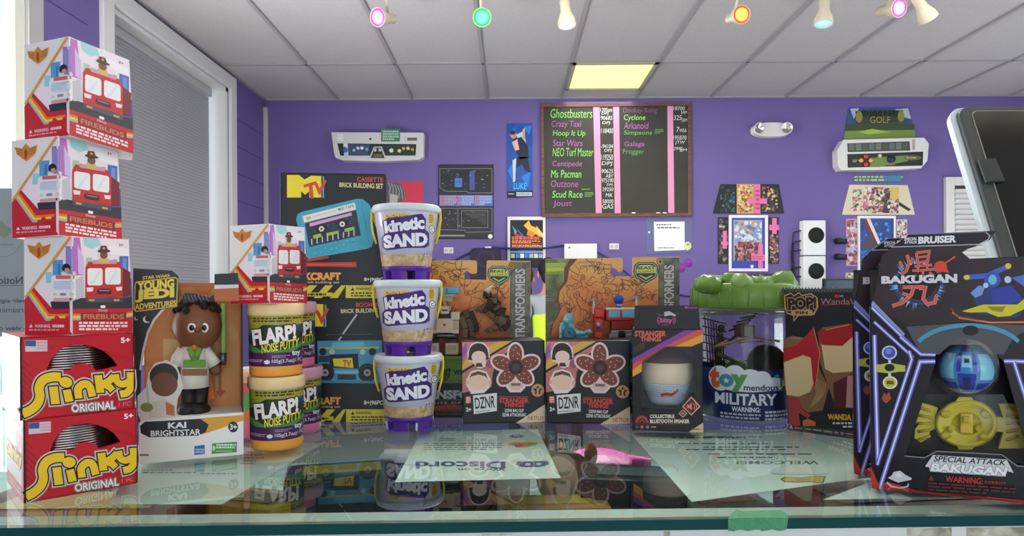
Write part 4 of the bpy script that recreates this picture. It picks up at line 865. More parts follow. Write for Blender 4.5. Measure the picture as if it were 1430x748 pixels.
A.poly([(180, 100), (232, 112), (258, 80), (284, 112), (334, 95), (318, 150), (258, 196), (200, 150)], '#d28a2a'); A.ell(258, 150, 11, 34, '#a84820')
for y in (118, 132, 146): A.line([(194, y-6), (238, y+8)], 3.5, '#8a5420'); A.line([(322, y-6), (278, y+8)], 3.5, '#8a5420')
A.rrect(338, 300, 492, 468, 24, '#eceae8'); A.rrect(352, 448, 478, 472, 8, '#dca0a4'); A.rrect(352, 338, 480, 392, 14, '#c2d2e0'); A.rrect(368, 298, 482, 324, 8, '#d06a68'); A.ell(362, 425, 12, 10, '#d8d2b8'); A.ell(468, 425, 12, 10, '#d8d2b8'); A.rrect(395, 415, 436, 432, 6, '#8a9098'); A.poly([(490, 330), (540, 300), (548, 440), (492, 460)], '#c8c4c8')
A.ell(436, 252, 27, 28, '#241c20'); A.ell(442, 268, 16, 16, '#c89a80'); A.rrect(405, 276, 490, 300, 8, '#e0d8d0')
A.poly([(556, 250), (575, 212), (775, 212), (800, 250), (800, 440), (556, 452)], '#c8282e'); A.poly([(800, 250), (850, 280), (850, 430), (800, 440)], '#7a2028'); A.rrect(600, 200, 760, 226, 8, '#d898a8')
A.rrect(568, 254, 668, 366, 16, '#f0eeea'); A.rrect(684, 250, 786, 360, 16, '#f0eeea'); A.poly([(585, 356), (640, 270), (656, 270), (604, 360)], '#dde6ec'); A.poly([(700, 352), (752, 264), (768, 264), (718, 354)], '#dde6ec')
A.rrect(632, 388, 726, 424, 12, '#4a1c20'); A.rrect(644, 396, 714, 404, 4, '#8a8488'); A.poly([(562, 380), (608, 378), (604, 404), (566, 408)], '#e8e4dc'); A.poly([(754, 378), (796, 374), (792, 398), (760, 402)], '#e8e4dc')
A.rrect(560, 446, 800, 476, 8, '#50525c'); A.rect(578, 456, 614, 468, '#e89a50'); A.rect(742, 456, 778, 468, '#e89a50')
A.poly([(646, 222), (650, 186), (700, 186), (708, 222)], '#d2bc58'); A.ell(676, 168, 24, 24, '#7c4c2c'); A.ell(676, 142, 42, 11, '#4e2a18'); A.poly([(648, 140), (654, 108), (690, 106), (702, 138)], '#5c321c'); A.ell(674, 124, 8, 8, '#d8a848')
A.text('3+', (775, 93, 804, 111), '#4a4a52', bold=0.02)
A.rrect(524, 544, 822, 596, 6, '#8a2c28'); A.text('FIREBUDS', (540, 553, 806, 587), '#d87858', bold=0.03); A.rrect(655, 496, 686, 514, 6, '#f4f0f0'); A.text('Disney', (640, 520, 702, 540), '#f0c8c8', bold=0.01, shear=0.2)
A.fine(514, 600, 830, 662, 3, '#f4e2e2', 3, fill=0.62); A.text('WARNING', (230, 620, 330, 642), '#f0d4d4', bold=0.02); A.fine(345, 620, 452, 642, 1, '#f0d4d4', 4, fill=0.8); A.fine(190, 646, 412, 666, 1, '#e0a0a4', 6); A.poly([(192, 640), (204, 618), (216, 640)], '#f0d4d4')
A.into(mb)
B = Art(uvmap(tR, tR2, bR2, bR)); B.rect(0, 0.6, 1, 1, '#c6222b'); B.poly([(0, 0.5), (0.5, 0.62), (1, 0.6), (1, 0.66), (0.5, 0.68), (0, 0.56)], '#e8c834'); B.ell(0.5, 0.28, 0.26, 0.12, '#d28a2a'); B.into(mb)
mb.build('carton', t0)
FB = t0
L3 = t0.location
dup(FB, L3+Vector((-0.0075, -0.002, BH)), math.radians(-1), 'second vehicle-figure box of the left stack, between two others, shifted to the left')
dup(FB, L3+Vector((0.0015, 0.0, 2*BH)), math.radians(-3), 'topmost tilted-looking vehicle-figure box at the top of the left stack against the window')
# ---------------------------------------------------------------- putty pots
ORG = mat('#f0a442', 0.3); PNK = mat('#e07aa8', 0.3); LIDO = clear('#f2e2c4', 1.5, 0.1); lidm = mat('#f0cf9a', 0.25); lidp = mat('#e0a8bc', 0.25)
def pot(cx, cy, z, label, ym, body, lid, art=True, extra=None):
    t = thing('putty_pot', label, 'putty pot', (cx, cy, z), 'round putty pots'); r = 0.0252
    MB().lathe([(0, 0), (r-0.003, 0), (r-0.0008, 0.0016), (r-0.0006, 0.004), (r, 0.056), (r-0.001, 0.0575), (0, 0.0575)], (cx, cy, z), body, 56).build('tub', t)
    MB().lathe([(r-0.001, 0.0576), (r+0.0012, 0.058), (r+0.0018, 0.0600), (r+0.0018, 0.068), (r+0.0010, 0.0698), (r-0.0015, 0.07), (r-0.003, 0.0690), (0, 0.069)], (cx, cy, z), lid, 56).build('lid', t)
    return t
px0 = 385.7; cxo, cyo = (px0-VPX)/F*0.668, 0.668
tO = pot(cxo, cyo, G, 'lower orange putty pot with a dark swirl label, in front on the glass', 0, ORG, lidm)
A = Art(conemap(cxo, cyo, G, 0.02475, G+0.056, 0.0253, px0), cuts=vcuts(344, 428, 4), lift=0.00004).view(320, 400, 3.118)
A.poly([(78, 448), (335, 448), (335, 672), (78, 672)], '#3a3450'); A.rect(80, 452, 333, 490, '#a8a03c'); A.fine(120, 456, 310, 480, 2, '#3c3a1c', 4, fill=0.6)
A.rect(80, 490, 333, 608, '#22342c'); A.poly([(80, 490), (160, 490), (120, 520), (80, 545)], '#8a9a38'); A.poly([(80, 560), (150, 600), (250, 600), (333, 560), (333, 580), (250, 625), (140, 622), (80, 590)], '#4a8a48'); A.poly([(200, 490), (290, 500), (330, 540), (333, 520), (300, 490)], '#4a6a98'); A.poly([(230, 490), (310, 520), (333, 560), (320, 500), (290, 490)], '#2f4a70')
A.rect(80, 612, 333, 670, '#4c2054')
A.text('FLARP!', [(112, 512), (290, 488), (292, 556), (120, 582)], '#f2f0ee', bold=0.045, out=[('#2c1418', 0.06), ('#7a1e28', 0.03)]); A.text('NOISE PUTTY', [(152, 576), (303, 552), (303, 590), (156, 614)], '#ece23c', bold=0.02, shear=0.15, out=[('#3a3418', 0.03)])
A.text('105g(3.7oz)', (196, 641, 284, 661), '#e8dce8', bold=0.01); A.text('toy', (274, 606, 306, 634), '#e0e0ea', bold=0.04); A.text('1 PC', (288, 640, 312, 656), '#e8dce8'); A.ell(176, 652, 12, 9, '#e8dce8'); A.fine(98, 640, 160, 654, 2, '#c0a8c4', 6); A.fine(196, 622, 268, 636, 2, '#b09ab8', 8)
mb = MB(); A.into(mb); mb.build('label', tO, label='printed dark swirl label')
tO2 = dup(tO, (cxo-0.0005, cyo, G+0.07), math.radians(-4), 'upper orange putty pot, carrying the single vehicle-figure box')
sw = {ORG: PNK, lidm: lidp}
def pinkpos(px, d): return ((px-VPX)/F*d, d)
a, b = pinkpos(414.5, 0.742); dup(tO, (a, b, G), math.radians(-2), 'lower pink putty pot half behind the orange pots', sw)
a2, b2 = pinkpos(406, 0.742); dup(tO, (a2, b2, G+0.07), math.radians(6), 'upper pink putty pot half behind the orange pots', sw)
a, b = pinkpos(347, 0.72); tM = pot(a, b, G, 'striped green and pink putty pot squeezed behind the doll box and orange pots', 0, PNK, mat('#e4dcd4', 0.25))
MB().lathe([(0.0256, 0.030), (0.0259, 0.032), (0.0259, 0.046), (0.0256, 0.048)], (a, b, G), mat('#66c078', 0.3), 40, cap=False).build('green_band', tM); MB().lathe([(0.0256, 0.020), (0.0258, 0.022), (0.0258, 0.029), (0.0256, 0.030)], (a, b, G), mat('#e08a58', 0.3), 40, cap=False).build('orange_band', tM)
# single vehicle box on the pots
t4 = dup(FB, (cxo-0.0075, cyo+0.008, G+0.14), math.radians(-6), 'single vehicle-figure box standing on the orange putty pots')
# ---------------------------------------------------------------- doll box
C = Carton((195, 648), (340.4, 634.5), G, 375, 0.045)
t = thing('doll_box', 'tall open-front doll box with orange inside and white base, beside the red coil-toy boxes', 'toy box', C.mid()); V = (180, 360, 2.494); DB = C
def cv(C, V, pts, d=0.0): return [C.at(V[0]+x/V[2], V[1]+y/V[2], d) for x, y in pts]
mb = MB(); wcard = mat('#eeece8', 0.4)
hb = (C.at(*(V[0]+40/V[2], V[1]+562/V[2]))-C.L).z
C.body(mb, wcard, 0.0006, h1=hb)
C.body(mb, mat('#c06a2c', 0.45), 0, 0, C.W, C.D-0.0012, C.D, hb, C.H*0.93)
A = Art(C.map).view(*V)
A.poly([(38, 572), (398, 548), (398, 640), (38, 655)], '#eeece8'); A.poly([(200, 562), (398, 546), (398, 566), (300, 600), (230, 622), (270, 590)], '#dca030')
A.poly([(38, 585), (56, 570), (250, 560), (278, 580), (268, 606), (240, 618), (70, 624), (42, 610)], '#20222c')
A.text('KAI', [(136, 573), (200, 570), (200, 591), (136, 594)], '#f0eeea', bold=0.035); A.text('BRIGHTSTAR', [(76, 601), (250, 595), (250, 616), (76, 621)], '#f0eeea', bold=0.02); A.ell(363, 588, 17, 19, '#252a40'); A.text('3+', (352, 578, 376, 598), '#f0eeea', bold=0.03)
A.poly([(228, 655), (264, 650), (264, 682), (228, 686)], '#2f66b0'); A.fine(231, 662, 262, 680, 2, '#b8cce4', 3, fill=0.7)
A.poly([(290, 645), (376, 640), (376, 676), (288, 682)], '#4c9a4a'); A.fine(304, 646, 372, 664, 2, '#e0ecdc', 5, fill=0.7); A.fine(304, 668, 366, 676, 1, '#a8cca4', 6); A.ell(296, 662, 5, 9, '#c8e4c0'); A.fine(38, 680, 70, 692, 1, '#303030', 2)
A.into(mb); 
B = Art(uvmap(C.p(C.W, 0, hb), C.p(C.W, C.D, hb), C.p(C.W, C.D, 0), C.p(C.W, 0, 0))); B.rect(0, 0, 1, 1, '#c8c6c2'); B.into(mb); mb.build('carton_base', t)
# header and left panel
hd = noisy([(0.4, '#15161f'), (0.8, '#1e2030')], 40)
mb = MB(); fr = cv(C, V, [(15, 36), (150, 44), (172, 62), (178, 128), (172, 150), (150, 165), (118, 185), (90, 215), (68, 260), (52, 320), (42, 380), (40, 572), (30, 572), (14, 300)])
mb.plate(fr, C.n*0.001, hd)
A = Art(C.map).view(*V)
A.line([(160, 150), (118, 180), (88, 215), (66, 260), (50, 322), (40, 390)], 8, '#c8c4c8')
A.poly([(20, 80), (165, 64), (172, 130), (168, 172), (60, 186), (16, 188)], '#1c1c22'); A.line([(22, 92), (26, 84), (160, 68), (170, 74), (166, 168), (24, 186), (18, 178), (22, 92)], 4, '#c8a838')
A.text('STAR WARS', [(48, 64), (142, 56), (142, 66), (48, 76)], '#d8b840', bold=0.03); A.text('YOUNG', [(28, 82), (158, 72), (158, 104), (28, 116)], '#e8c83c', bold=0.05); A.text('JEDI', [(24, 112), (158, 104), (158, 146), (22, 156)], '#e8c83c', bold=0.06); A.text('ADVENTURES', [(20, 160), (165, 146), (165, 166), (20, 182)], '#d8b838', bold=0.04)
A.ell(62, 214, 13, 12, '#d8d4dc'); A.ell(67, 211, 11, 11, '#1b1c28'); A.ell(26, 210, 7, 7, '#c8c4cc'); A.ell(29, 208, 6, 6, '#1b1c28'); A.into(mb); mb.build('header_panel', t)
# orange inside panel print and header at right
D2 = C.D-0.0014; mb = MB(); A = Art(planemap(C.L+C.n*D2, C.n)).view(*V)
orn = noisy([(0.3, '#a8541e'), (0.5, '#c8803c'), (0.75, '#dca868')], 14, stretch=(1, 1, 0.6))
mb.plate(cv(C, V, [(55, 520), (60, 300), (90, 215), (130, 160), (185, 130), (185, 102), (220, 100), (245, 125), (280, 130), (298, 100), (300, 90), (380, 92), (385, 530), (60, 560)], D2), C.n*0.001, orn)
for q, c in (([(120, 280), (175, 285), (175, 430), (120, 420)], '#d8b070'), ([(285, 180), (300, 175), (300, 500), (285, 505)], '#a86a34'), ([(200, 240), (250, 230), (260, 330), (205, 340)], '#dca050')): A.poly(q, c)
A.poly([(312, 405), (322, 405), (322, 460), (340, 460), (318, 484), (302, 464), (312, 462)], '#9a4420'); A.into(mb); mb.build('back_card', t)
mb = MB(); D1 = 0.004
mb.plate(cv(C, V, [(298, 56), (380, 52), (382, 92), (298, 94)], D1), C.n*0.001, hd); mb.plate(cv(C, V, [(298, 94), (382, 92), (382, 104), (298, 108)], D1-0.0002), C.n*0.001, mat('#d8d4d0', 0.4)); mb.plate(cv(C, V, [(298, 108), (382, 104), (384, 150), (298, 150)], D1), C.n*0.001, mat('#b8602c', 0.4))
mb.build('top_tab', t)
mb = MB(); mb.plate(cv(C, V, [(188, 130), (195, 122), (235, 124), (255, 140), (282, 138), (296, 126), (298, 150), (186, 158)], 0.012), C.n*0.001, mat('#121218', 0.4))
for k in range(7): mb.tube([C.at(V[0]+(192+k*12)/V[2], V[1]+128/V[2], 0.0115), C.at(V[0]+(200+k*13)/V[2], V[1]+152/V[2], 0.0115)], 0.0004, mat('#8a868c', 0.5), 6)
mb.build('hang_hook', t)
mb = MB(); mb.plate([C.p(C.W-0.001, 0, hb), C.p(C.W-0.001, C.D, hb), C.p(C.W-0.001, C.D, C.H*0.92), C.p(C.W-0.001, 0.02, C.H*0.92), C.p(C.W-0.001, 0.006, C.H*0.7), C.p(C.W-0.001, 0.012, C.H*0.5), C.p(C.W-0.001, 0.0, C.H*0.32)], C.e*0.001, mat('#2a2420', 0.4)); mb.build('side_flap', t)
# sticker of a head at lower left, kept plain
mb = MB(); P = cv(C, V, [(30, 540), (30, 480), (60, 450), (68, 400), (90, 366), (130, 356), (165, 372), (180, 410), (190, 450), (170, 490), (162, 556), (40, 566)], -0.0005); mb.plate(P, C.n*0.0004, mat('#d8d6d4', 0.4))
A = Art(planemap(C.L-C.n*0.0005, C.n)).view(*V); A.ell(122, 412, 50, 46, '#2a1c18'); A.ell(124, 440, 46, 42, '#6e4028'); A.poly([(72, 505), (120, 490), (160, 510), (162, 552), (70, 556)], '#cfc8b8'); A.poly([(60, 440), (66, 436), (72, 510), (64, 512)], '#a8c898'); A.ell(62, 520, 22, 16, '#7a8a3c'); A.poly([(128, 500), (158, 515), (160, 550), (130, 545)], '#b86a3c'); A.into(mb); mb.build('head_sticker', t)
# plain doll
cc = C.at(V[0]+232/V[2], V[1]+520/V[2], 0.024); z0 = hb+G; sc = C.H/0.1716
dk = mat('#7a4a30', 0.45); cr = mat('#dcd6c8', 0.55); og = mat('#e8701c', 0.55); dkp = mat('#1e1a1c', 0.5)
dz = lambda y: C.at(V[0]+232/V[2], V[1]+y/V[2], 0.024).z
X = lambda x, y, d=0.024: C.at(V[0]+x/V[2], V[1]+y/V[2], d)
mb = MB(); mb.tube([X(232, 450), X(230, 400), X(228, 350), X(228, 310), X(228, 295)], [0.012, 0.0125, 0.0115, 0.011, 0.005], cr, 18)
for s, q in ((0, [(190, 318), (172, 350), (166, 376)]), (1, [(262, 318), (284, 350), (300, 372)])): mb.tube([X(*p) for p in q], [0.0055, 0.006, 0.0065], cr, 14); mb.tube([X(*q[-1]), X(q[-1][0]+(2 if s else -2), q[-1][1]+14)], [0.004, 0.0045], dk, 12); mb.ball(X(q[-1][0]+(3 if s else -3), q[-1][1]+18), 0.0055, dk, 12)
for x in (212, 250): mb.tube([X(x, 440), X(x-2, 500), X(x-4, 528)], [0.0075, 0.0065, 0.008], dkp, 14); mb.ball(X(x-4, 528, 0.018), (0.009, 0.013, 0.007), dkp, 14)
mb.box(X(230, 398, 0.011), (0.022, 0.002, 0.006), mat('#8a6a48', 0.5), bevel=0.0005); mb.tube([X(212, 312, 0.012), X(228, 350, 0.0105)], 0.003, mat('#6a9a3c', 0.5), 8); mb.tube([X(246, 312, 0.012), X(230, 350, 0.0105)], 0.003, mat('#6a9a3c', 0.5), 8); mb.box(X(228, 368, 0.011), (0.02, 0.003, 0.007), mat('#6a9a3c', 0.5), bevel=0.001)
doll = mb.build('doll_figure', t)
mb = MB(); mb.ball(X(238, 235), (0.0215, 0.02, 0.0235), dk, 28); mb.ball(X(170, 244), (0.006, 0.004, 0.008), dk, 12); mb.ball(X(238, 250, 0.004), (0.003, 0.003, 0.003), dk, 10); mb.build('head', doll)
mb = MB(); rr = random.Random(2); hm = mat('#241814', 0.8)
for k in range(90):
    th = rr.uniform(0.55, 1.57); a = rr.uniform(0, 2*PI); p = X(238, 228)+Vector((0.0215*math.cos(th)*math.cos(a), 0.020*math.cos(th)*math.sin(a), 0.0235*math.sin(th))); mb.ball(p, 0.0036, hm, 8)
mb.build('curly_hair', doll)
for x in (218, 262): mb = MB().ball(X(x, 243, 0.0055), (0.0042, 0.002, 0.0046), mat('#e8e4de', 0.3), 14); mb.ball(X(x, 243, 0.0035), (0.0024, 0.001, 0.0028), mat('#2a1812', 0.2), 12); mb.build('eye', doll)
mb = MB(); mb.tube([X(205, 304, 0.022), X(228, 312, 0.012), X(252, 304, 0.022)], 0.0034, og, 10); mb.plate(cv(C, V, [(196, 310), (262, 308), (285, 400), (300, 490), (270, 496), (255, 440), (200, 440), (176, 420)], 0.034), C.n*0.002, og); mb.build('cape', doll)
mb = MB().tube([X(330, 330, 0.03), X(328, 158, 0.03)], 0.0022, mat('#9ac068', 0.3), 10).tube([X(326, 372, 0.03), X(329, 330, 0.03)], 0.0032, mat('#6a6a72', 0.3, metal=0.6), 10); mb.build('toy_baton', t)
# ---------------------------------------------------------------- brick-set boxes
BLK = mat('#111013', 0.4)
C = Carton((393, 591.5), (541, 587), G, 417, 0.055); Hm = C.H
t = thing('brick_set_box', 'lower black brick-set box showing a blue radio, behind the pink putty pots', 'toy box', C.mid(), 'black brick-set boxes'); mb = MB(); C.body(mb, BLK, 0.0012)
def hazard(A, x0, x1, y0, y1, xw, seed):
    A.rect(x0, y0, x1, y1, '#16150f'); ws = (y1-y0)*0.62
    m = (x0+xw)/2
    for k in range(-2, int((xw-x0)/ws/1.0)+3):
        xa = x0+k*ws*1.0
        if k % 2: continue
        q = [(xa, y1), (xa+ws, y1), (xa+ws+(y1-y0)*0.9, y0), (xa+(y1-y0)*0.9, y0)]
        q = [(min(xw, max(x0, a)), b) for a, b in q]
        if abs(q[0][0]-q[1][0])+abs(q[2][0]-q[3][0]) > 1: A.poly(q, '#d8c838')
    A.rect(x0+(xw-x0)*0.35, y0+(y1-y0)*0.56, x0+(xw-x0)*0.8, y0+(y1-y0)*0.86, '#d8c838'); A.fine(x0+(xw-x0)*0.37, y0+(y1-y0)*0.6, x0+(xw-x0)*0.78, y0+(y1-y0)*0.82, 1, '#16150f', seed, fill=0.8)
    A.rect(xw, y0, x1, y1, '#d6ca3c'); h = y1-y0; A.text('WARNING:', (xw+h*0.75, y0+h*0.16, xw+h*2.0, y0+h*0.38), '#22200f', bold=0.02); A.poly([(xw+h*0.38, y0+h*0.42), (xw+h*0.52, y0+h*0.14), (xw+h*0.66, y0+h*0.42)], '#22200f'); A.fine(xw+h*0.4, y0+h*0.5, x1-h*0.15, y0+h*0.92, 2, '#3a3718', seed+1, fill=0.55)
def mtv(A, x0, y0, s):
    P = lambda q: [(x0+x*s, y0+y*s*0.67) for x, y in q]
    A.poly(P([(0.80, 0.06), (1.10, 0.06), (1.10, 1.02), (0.80, 1.02)]), '#5ab4d0'); A.poly(P([(0.80, 0.06), (1.06, 0.06), (1.06, 1.02), (0.80, 1.02)]), '#181820')
    A.poly(P([(0, 0), (0.36, 0), (0.52, 0.2), (0.72, 0.03), (1.02, 0.05), (1.02, 1.0), (0.66, 1.0), (0.66, 0.72), (0.54, 0.88), (0.42, 0.72), (0.42, 1.0), (0, 1.0)]), '#f0d82a')
    A.line(P([(0.50, 0.50), (0.88, 0.34)]), 0.09*s, '#d04a34'); A.line(P([(0.70, 0.42), (0.74, 1.04)]), 0.11*s, '#d04a34'); A.line(P([(0.86, 0.38), (0.97, 0.76), (1.14, 0.22)]), 0.10*s, '#d04a34')
A = Art(C.map).view(420, 390, 3.4)
mtv(A, -62, 112, 166); A.text('BOOM BOX', (262, 109, 408, 131), '#cc4434', bold=0.02); A.text('BRICK BUILDING SET', [(190, 141), (408, 134), (408, 156), (190, 160)], '#e8dca0', bold=0.015)
A.line([(266, 166), (206, 250), (180, 290)], 8, '#b8bcc0'); A.line([(112, 266), (346, 264)], 12, '#0c0c10'); A.line([(118, 262), (340, 260)], 3, '#4a4a50'); A.rect(112, 268, 135, 300, '#0c0c10'); A.rect(330, 268, 352, 300, '#0c0c10')
A.poly([(78, 292), (385, 288), (392, 490), (85, 488)], '#4496bc'); A.poly([(150, 298), (300, 296), (300, 318), (150, 320)], '#62b4d8'); A.poly([(88, 322), (372, 318), (372, 328), (88, 332)], '#a8c040'); A.rect(84, 362, 136, 392, '#26404c'); A.ell(105, 342, 17, 17, '#14141a'); A.ell(340, 342, 17, 17, '#14141a'); A.ell(148, 344, 13, 13, '#c0c4c4'); A.ell(294, 344, 13, 13, '#c0c4c4')
A.poly([(136, 356), (272, 352), (276, 424), (138, 418)], '#121218'); A.poly([(152, 376), (245, 372), (250, 420), (158, 412)], '#e8d030'); A.text('TV', (200, 382, 240, 416), '#d04a34', bold=0.04)
for x in (116, 316): A.ell(x, 442, 44, 44, '#131318'); A.arc(x, 442, 34, 34, 0, 360, 3, '#3a3a44'); A.ell(x, 442, 17, 17, '#a0a4a8'); A.ell(x, 442, 7, 7, '#3a3a40')
A.rect(160, 432, 275, 446, '#7cc0dc'); A.rect(175, 450, 262, 476, '#2a3038'); A.poly([(85, 478), (392, 482), (392, 494), (85, 490)], '#3a86a8')
A.text('BRICKCRAFT', (-78, 558, 190, 594), '#e0a048', bold=0.05, out=[('#a84020', 0.03)]); A.text('licensed brick building set', (-60, 598, 188, 612), '#d0d0d0', bold=0.0); A.text('8+|96PC', (300, 574, 392, 600), '#f0f0ee', bold=0.02)
hazard(A, -80, 412, 616, 677, 215, 5); A.into(mb); mb.build('carton', t)
t = thing('brick_set_box', 'upper black brick-set box showing a blue cassette, stacked on the other', 'toy box', C.mid()+Vector((0, 0, Hm)), 'black brick-set boxes')
C2 = Carton((393, 591.5), (541, 587), G, 240, 0.055); C2.z = G+Hm; C2.L.z += Hm; C2.H = C2.H-Hm; mb = MB(); C2.body(mb, BLK, 0.0018, seg=0) if False else C2.body(mb, BLK, 0.0018)
A = Art(C2.map).view(380, 230, 3.938)
mtv(A, 82, 56, 185); A.text('CASSETTE', [(467, 66), (610, 70), (610, 96), (467, 92)], '#d84a38', bold=0.015); A.text('BRICK BUILDING SET', [(370, 97), (610, 104), (610, 132), (370, 122)], '#e8dc9c', bold=0.015)
A.poly([(132, 300), (140, 272), (165, 258), (470, 186), (500, 190), (535, 218), (545, 240), (558, 420), (548, 450), (520, 462), (200, 516), (188, 505)], '#3fa6c0'); A.line([(490, 200), (535, 440)], 3, '#2c88a4'); A.line([(145, 290), (195, 500)], 3, '#2c88a4')
A.poly([(168, 282), (455, 208), (462, 246), (176, 318)], '#e8e4dc'); A.line([(225, 285), (350, 252)], 3, '#d8a098'); A.poly([(186, 290), (212, 282), (214, 298), (190, 304)], '#e0b040'); A.text('MIX TAPE', [(362, 238), (448, 218), (450, 232), (364, 254)], '#5a5a66', bold=0.01)
A.poly([(180, 322), (462, 248), (488, 388), (204, 452)], '#262e44')
rr = random.Random(4)
for i in range(120):
    u, w = rr.random(), rr.random(); h = homog([(184, 326), (460, 252), (485, 384), (206, 446)]); p = h(u, w); a = rr.uniform(3, 9); A.rect(p.x, p.y, p.x+a, p.y+rr.uniform(3, 10), rr.choice(['#3a4a70', '#1a2030', '#5a7090', '#181c28', '#405a88'])) if i < 70 else None
A.poly([(205, 322), (436, 262), (440, 278), (208, 340)], '#e0a0cc')
for x, y in ((272, 352), (386, 326)): A.ell(x, y, 29, 28, '#141418'); A.ell(x, y, 15, 15, '#e4e0d4'); A.ell(x, y, 6, 6, '#2a2a2e')
for q in ([(225, 388), (270, 376), (272, 396), (228, 406)], [(298, 376), (366, 362), (366, 376), (300, 392)], [(398, 352), (452, 340), (454, 356), (400, 370)]): A.poly(q, '#a4c43a')
for i in range(9): x = 215+i*29; y = 428-i*6.2; A.poly([(x, y-20), (x+6, y-22), (x+7, y+10), (x+1, y+12)], '#c8ccd0')
for i, (x, y) in enumerate(((243, 458), (270, 450), (297, 462), (325, 440), (352, 432), (330, 466), (357, 462), (395, 445), (417, 422), (440, 418), (447, 415), (240, 490), (272, 482))): A.ell(x, y, 10, 9, '#2c8aa2'); A.ell(x-1, y-2, 8, 7, '#4cb4cc')
A.poly([(188, 518), (306, 500), (314, 512), (196, 532)], '#c4302c'); A.poly([(180, 538), (462, 534), (464, 562), (180, 558)], '#c83430'); A.line([(180, 548), (460, 548)], 3, '#e06a60')
A.text('BRICKCRAFT', (62, 592, 378, 634), '#e8a850', bold=0.05, out=[('#b84a24', 0.03)]); A.text('licensed brick building set', (70, 638, 370, 656), '#d8d8d8'); A.text('8+|94PCS', (506, 620, 625, 644), '#f0f0ee', bold=0.02)
hazard(A, 52, 625, 662, 733, 406, 9); A.into(mb); mb.build('carton', t)
# ---------------------------------------------------------------- sand buckets
px0, dcb = 570.5, 0.757; bx, by = (px0-VPX)/F*dcb, dcb; BHt = 0.0815
t = thing('sand_bucket', 'lowest of the three purple and white play-sand buckets, standing on the glass', 'bucket', (bx, by, G), 'stacked play-sand buckets')
lav = mat('#cfcbe0', 0.25); pur = mat('#5a2a9a', 0.35); sand = noisy([(0.35, '#a8875e'), (0.55, '#c8aa80'), (0.75, '#dcc8a4')], 160); lidw = mat('#d4dce0', 0.3); yel = mat('#e8cc3c', 0.35)
r0, r1 = 0.0258, 0.0352; rz = lambda z: r0+(r1-r0)*(z-0.010)/0.064
MB().lathe([(0, 0.010), (rz(0.010), 0.010), (rz(0.074), 0.074)], (bx, by, G), lav, 64, cap=False).build('tub', t)
MB().lathe([(rz(0.0115)+0.0001, 0.0115), (rz(0.027)+0.0001, 0.027)], (bx, by, G), sand, 64, cap=False).build('sand_band', t)
mb = MB(); mb.lathe([(0, 0.0095), (rz(0.011)+0.0008, 0.0095), (rz(0.011)+0.0010, 0.0145), (rz(0.0145)+0.0002, 0.0148)], (bx, by, G), pur, 64, cap=False)
for k in range(6):
    a0 = 2*PI*(k+0.17)/6-0.2; a1 = a0+2*PI*0.62/6; ro = rz(0.009)+0.0008
    pb = []; pt = []
    for j in range(7): a = a0+(a1-a0)*j/6; pb.append(Vector((bx+(ro-0.0012)*math.cos(a), by+(ro-0.0012)*math.sin(a), G))); pt.append(Vector((bx+ro*math.cos(a), by+ro*math.sin(a), G+0.0098)))
    for j in range(6, -1, -1): a = a0+(a1-a0)*j/6; pb.append(Vector((bx+(ro-0.007)*math.cos(a), by+(ro-0.007)*math.sin(a), G))); pt.append(Vector((bx+(ro-0.007)*math.cos(a), by+(ro-0.007)*math.sin(a), G+0.0098)))
    mb.prism(pb, pt, pur)
mb.build('castle_base', t)
MB().lathe([(rz(0.073), 0.0728), (r1+0.0016, 0.0735), (r1+0.0022, 0.0755), (r1+0.0022, 0.0790), (r1+0.0010, 0.0812), (r1-0.003, 0.0815), (r1-0.005, 0.0805), (0, 0.0805)], (bx, by, G), lidw, 64).build('lid', t)
pts = [Vector((bx+(r1+0.0024)*math.cos(a), by+(rz(0.074-0.04*math.sin(a))+0.003)*math.sin(a)*0.98, G+0.076-0.046*math.sin(a)**1.1)) for a in [PI*k/24 for k in range(25)]]
mb = MB().tube(pts, 0.0013, yel, 10)
for s in (1, -1): mb.ball((bx+s*(r1+0.0022), by, G+0.0765), (0.0016, 0.003, 0.003), yel, 12); mb.tube([(bx+s*(r1+0.0026), by-0.001, G+0.0765), (bx+s*(r1+0.0030), by-0.002, G+0.066), (bx+s*(r1+0.0012), by-0.003, G+0.052), (bx+s*(r1-0.0022), by-0.002, G+0.040)], 0.0012, yel, 10)
mb.build('handle', t)
A = Art(conemap(bx, by, G+0.010, r0, G+0.074, r1, px0), cuts=vcuts(522, 620, 4), lift=0.00004).view(510, 270, 2.2)
PU = '#4a2a78'
A.poly([(66, 534), (142, 532), (142, 552), (68, 556)], '#e8cc50'); A.text('The One & Only', [(72, 538), (138, 535), (138, 546), (72, 551)], '#6a4a28', bold=0.01)
A.poly([(62, 556), (76, 546), (120, 542), (178, 532), (190, 548), (188, 580), (200, 588), (200, 628), (186, 636), (130, 638), (74, 644), (60, 634), (58, 604), (68, 594)], PU)
A.text('kinetic', [(66, 554), (184, 538), (186, 578), (70, 592)], '#f0eef4', bold=0.045, out=[(PU, 0.055), ('#2c1650', 0.02)], sp=0.95); A.text('SAND', [(64, 598), (194, 588), (194, 630), (68, 638)], '#f0eef4', bold=0.06, out=[(PU, 0.055), ('#2c1650', 0.02)])
A.ell(206, 545, 9, 20, '#d8b638'); A.fine(200, 532, 212, 558, 4, '#7a6420', 3); A.ell(208, 577, 9, 11, '#f0f0f4'); A.arc(208, 577, 9, 11, 0, 360, 2, '#2a2a30'); A.text('C', (204, 572, 212, 583), '#2a2a30', bold=0.02)
A.fine(76, 664, 124, 688, 3, '#7a6248', 3, fill=0.4); A.fine(134, 664, 178, 686, 3, '#7a6248', 5, fill=0.4); A.rrect(182, 652, 204, 674, 4, '#6a4a98'); A.fine(184, 656, 202, 670, 2, '#e0d0f0', 2)
mb = MB(); A.into(mb); mb.build('label_print', t)
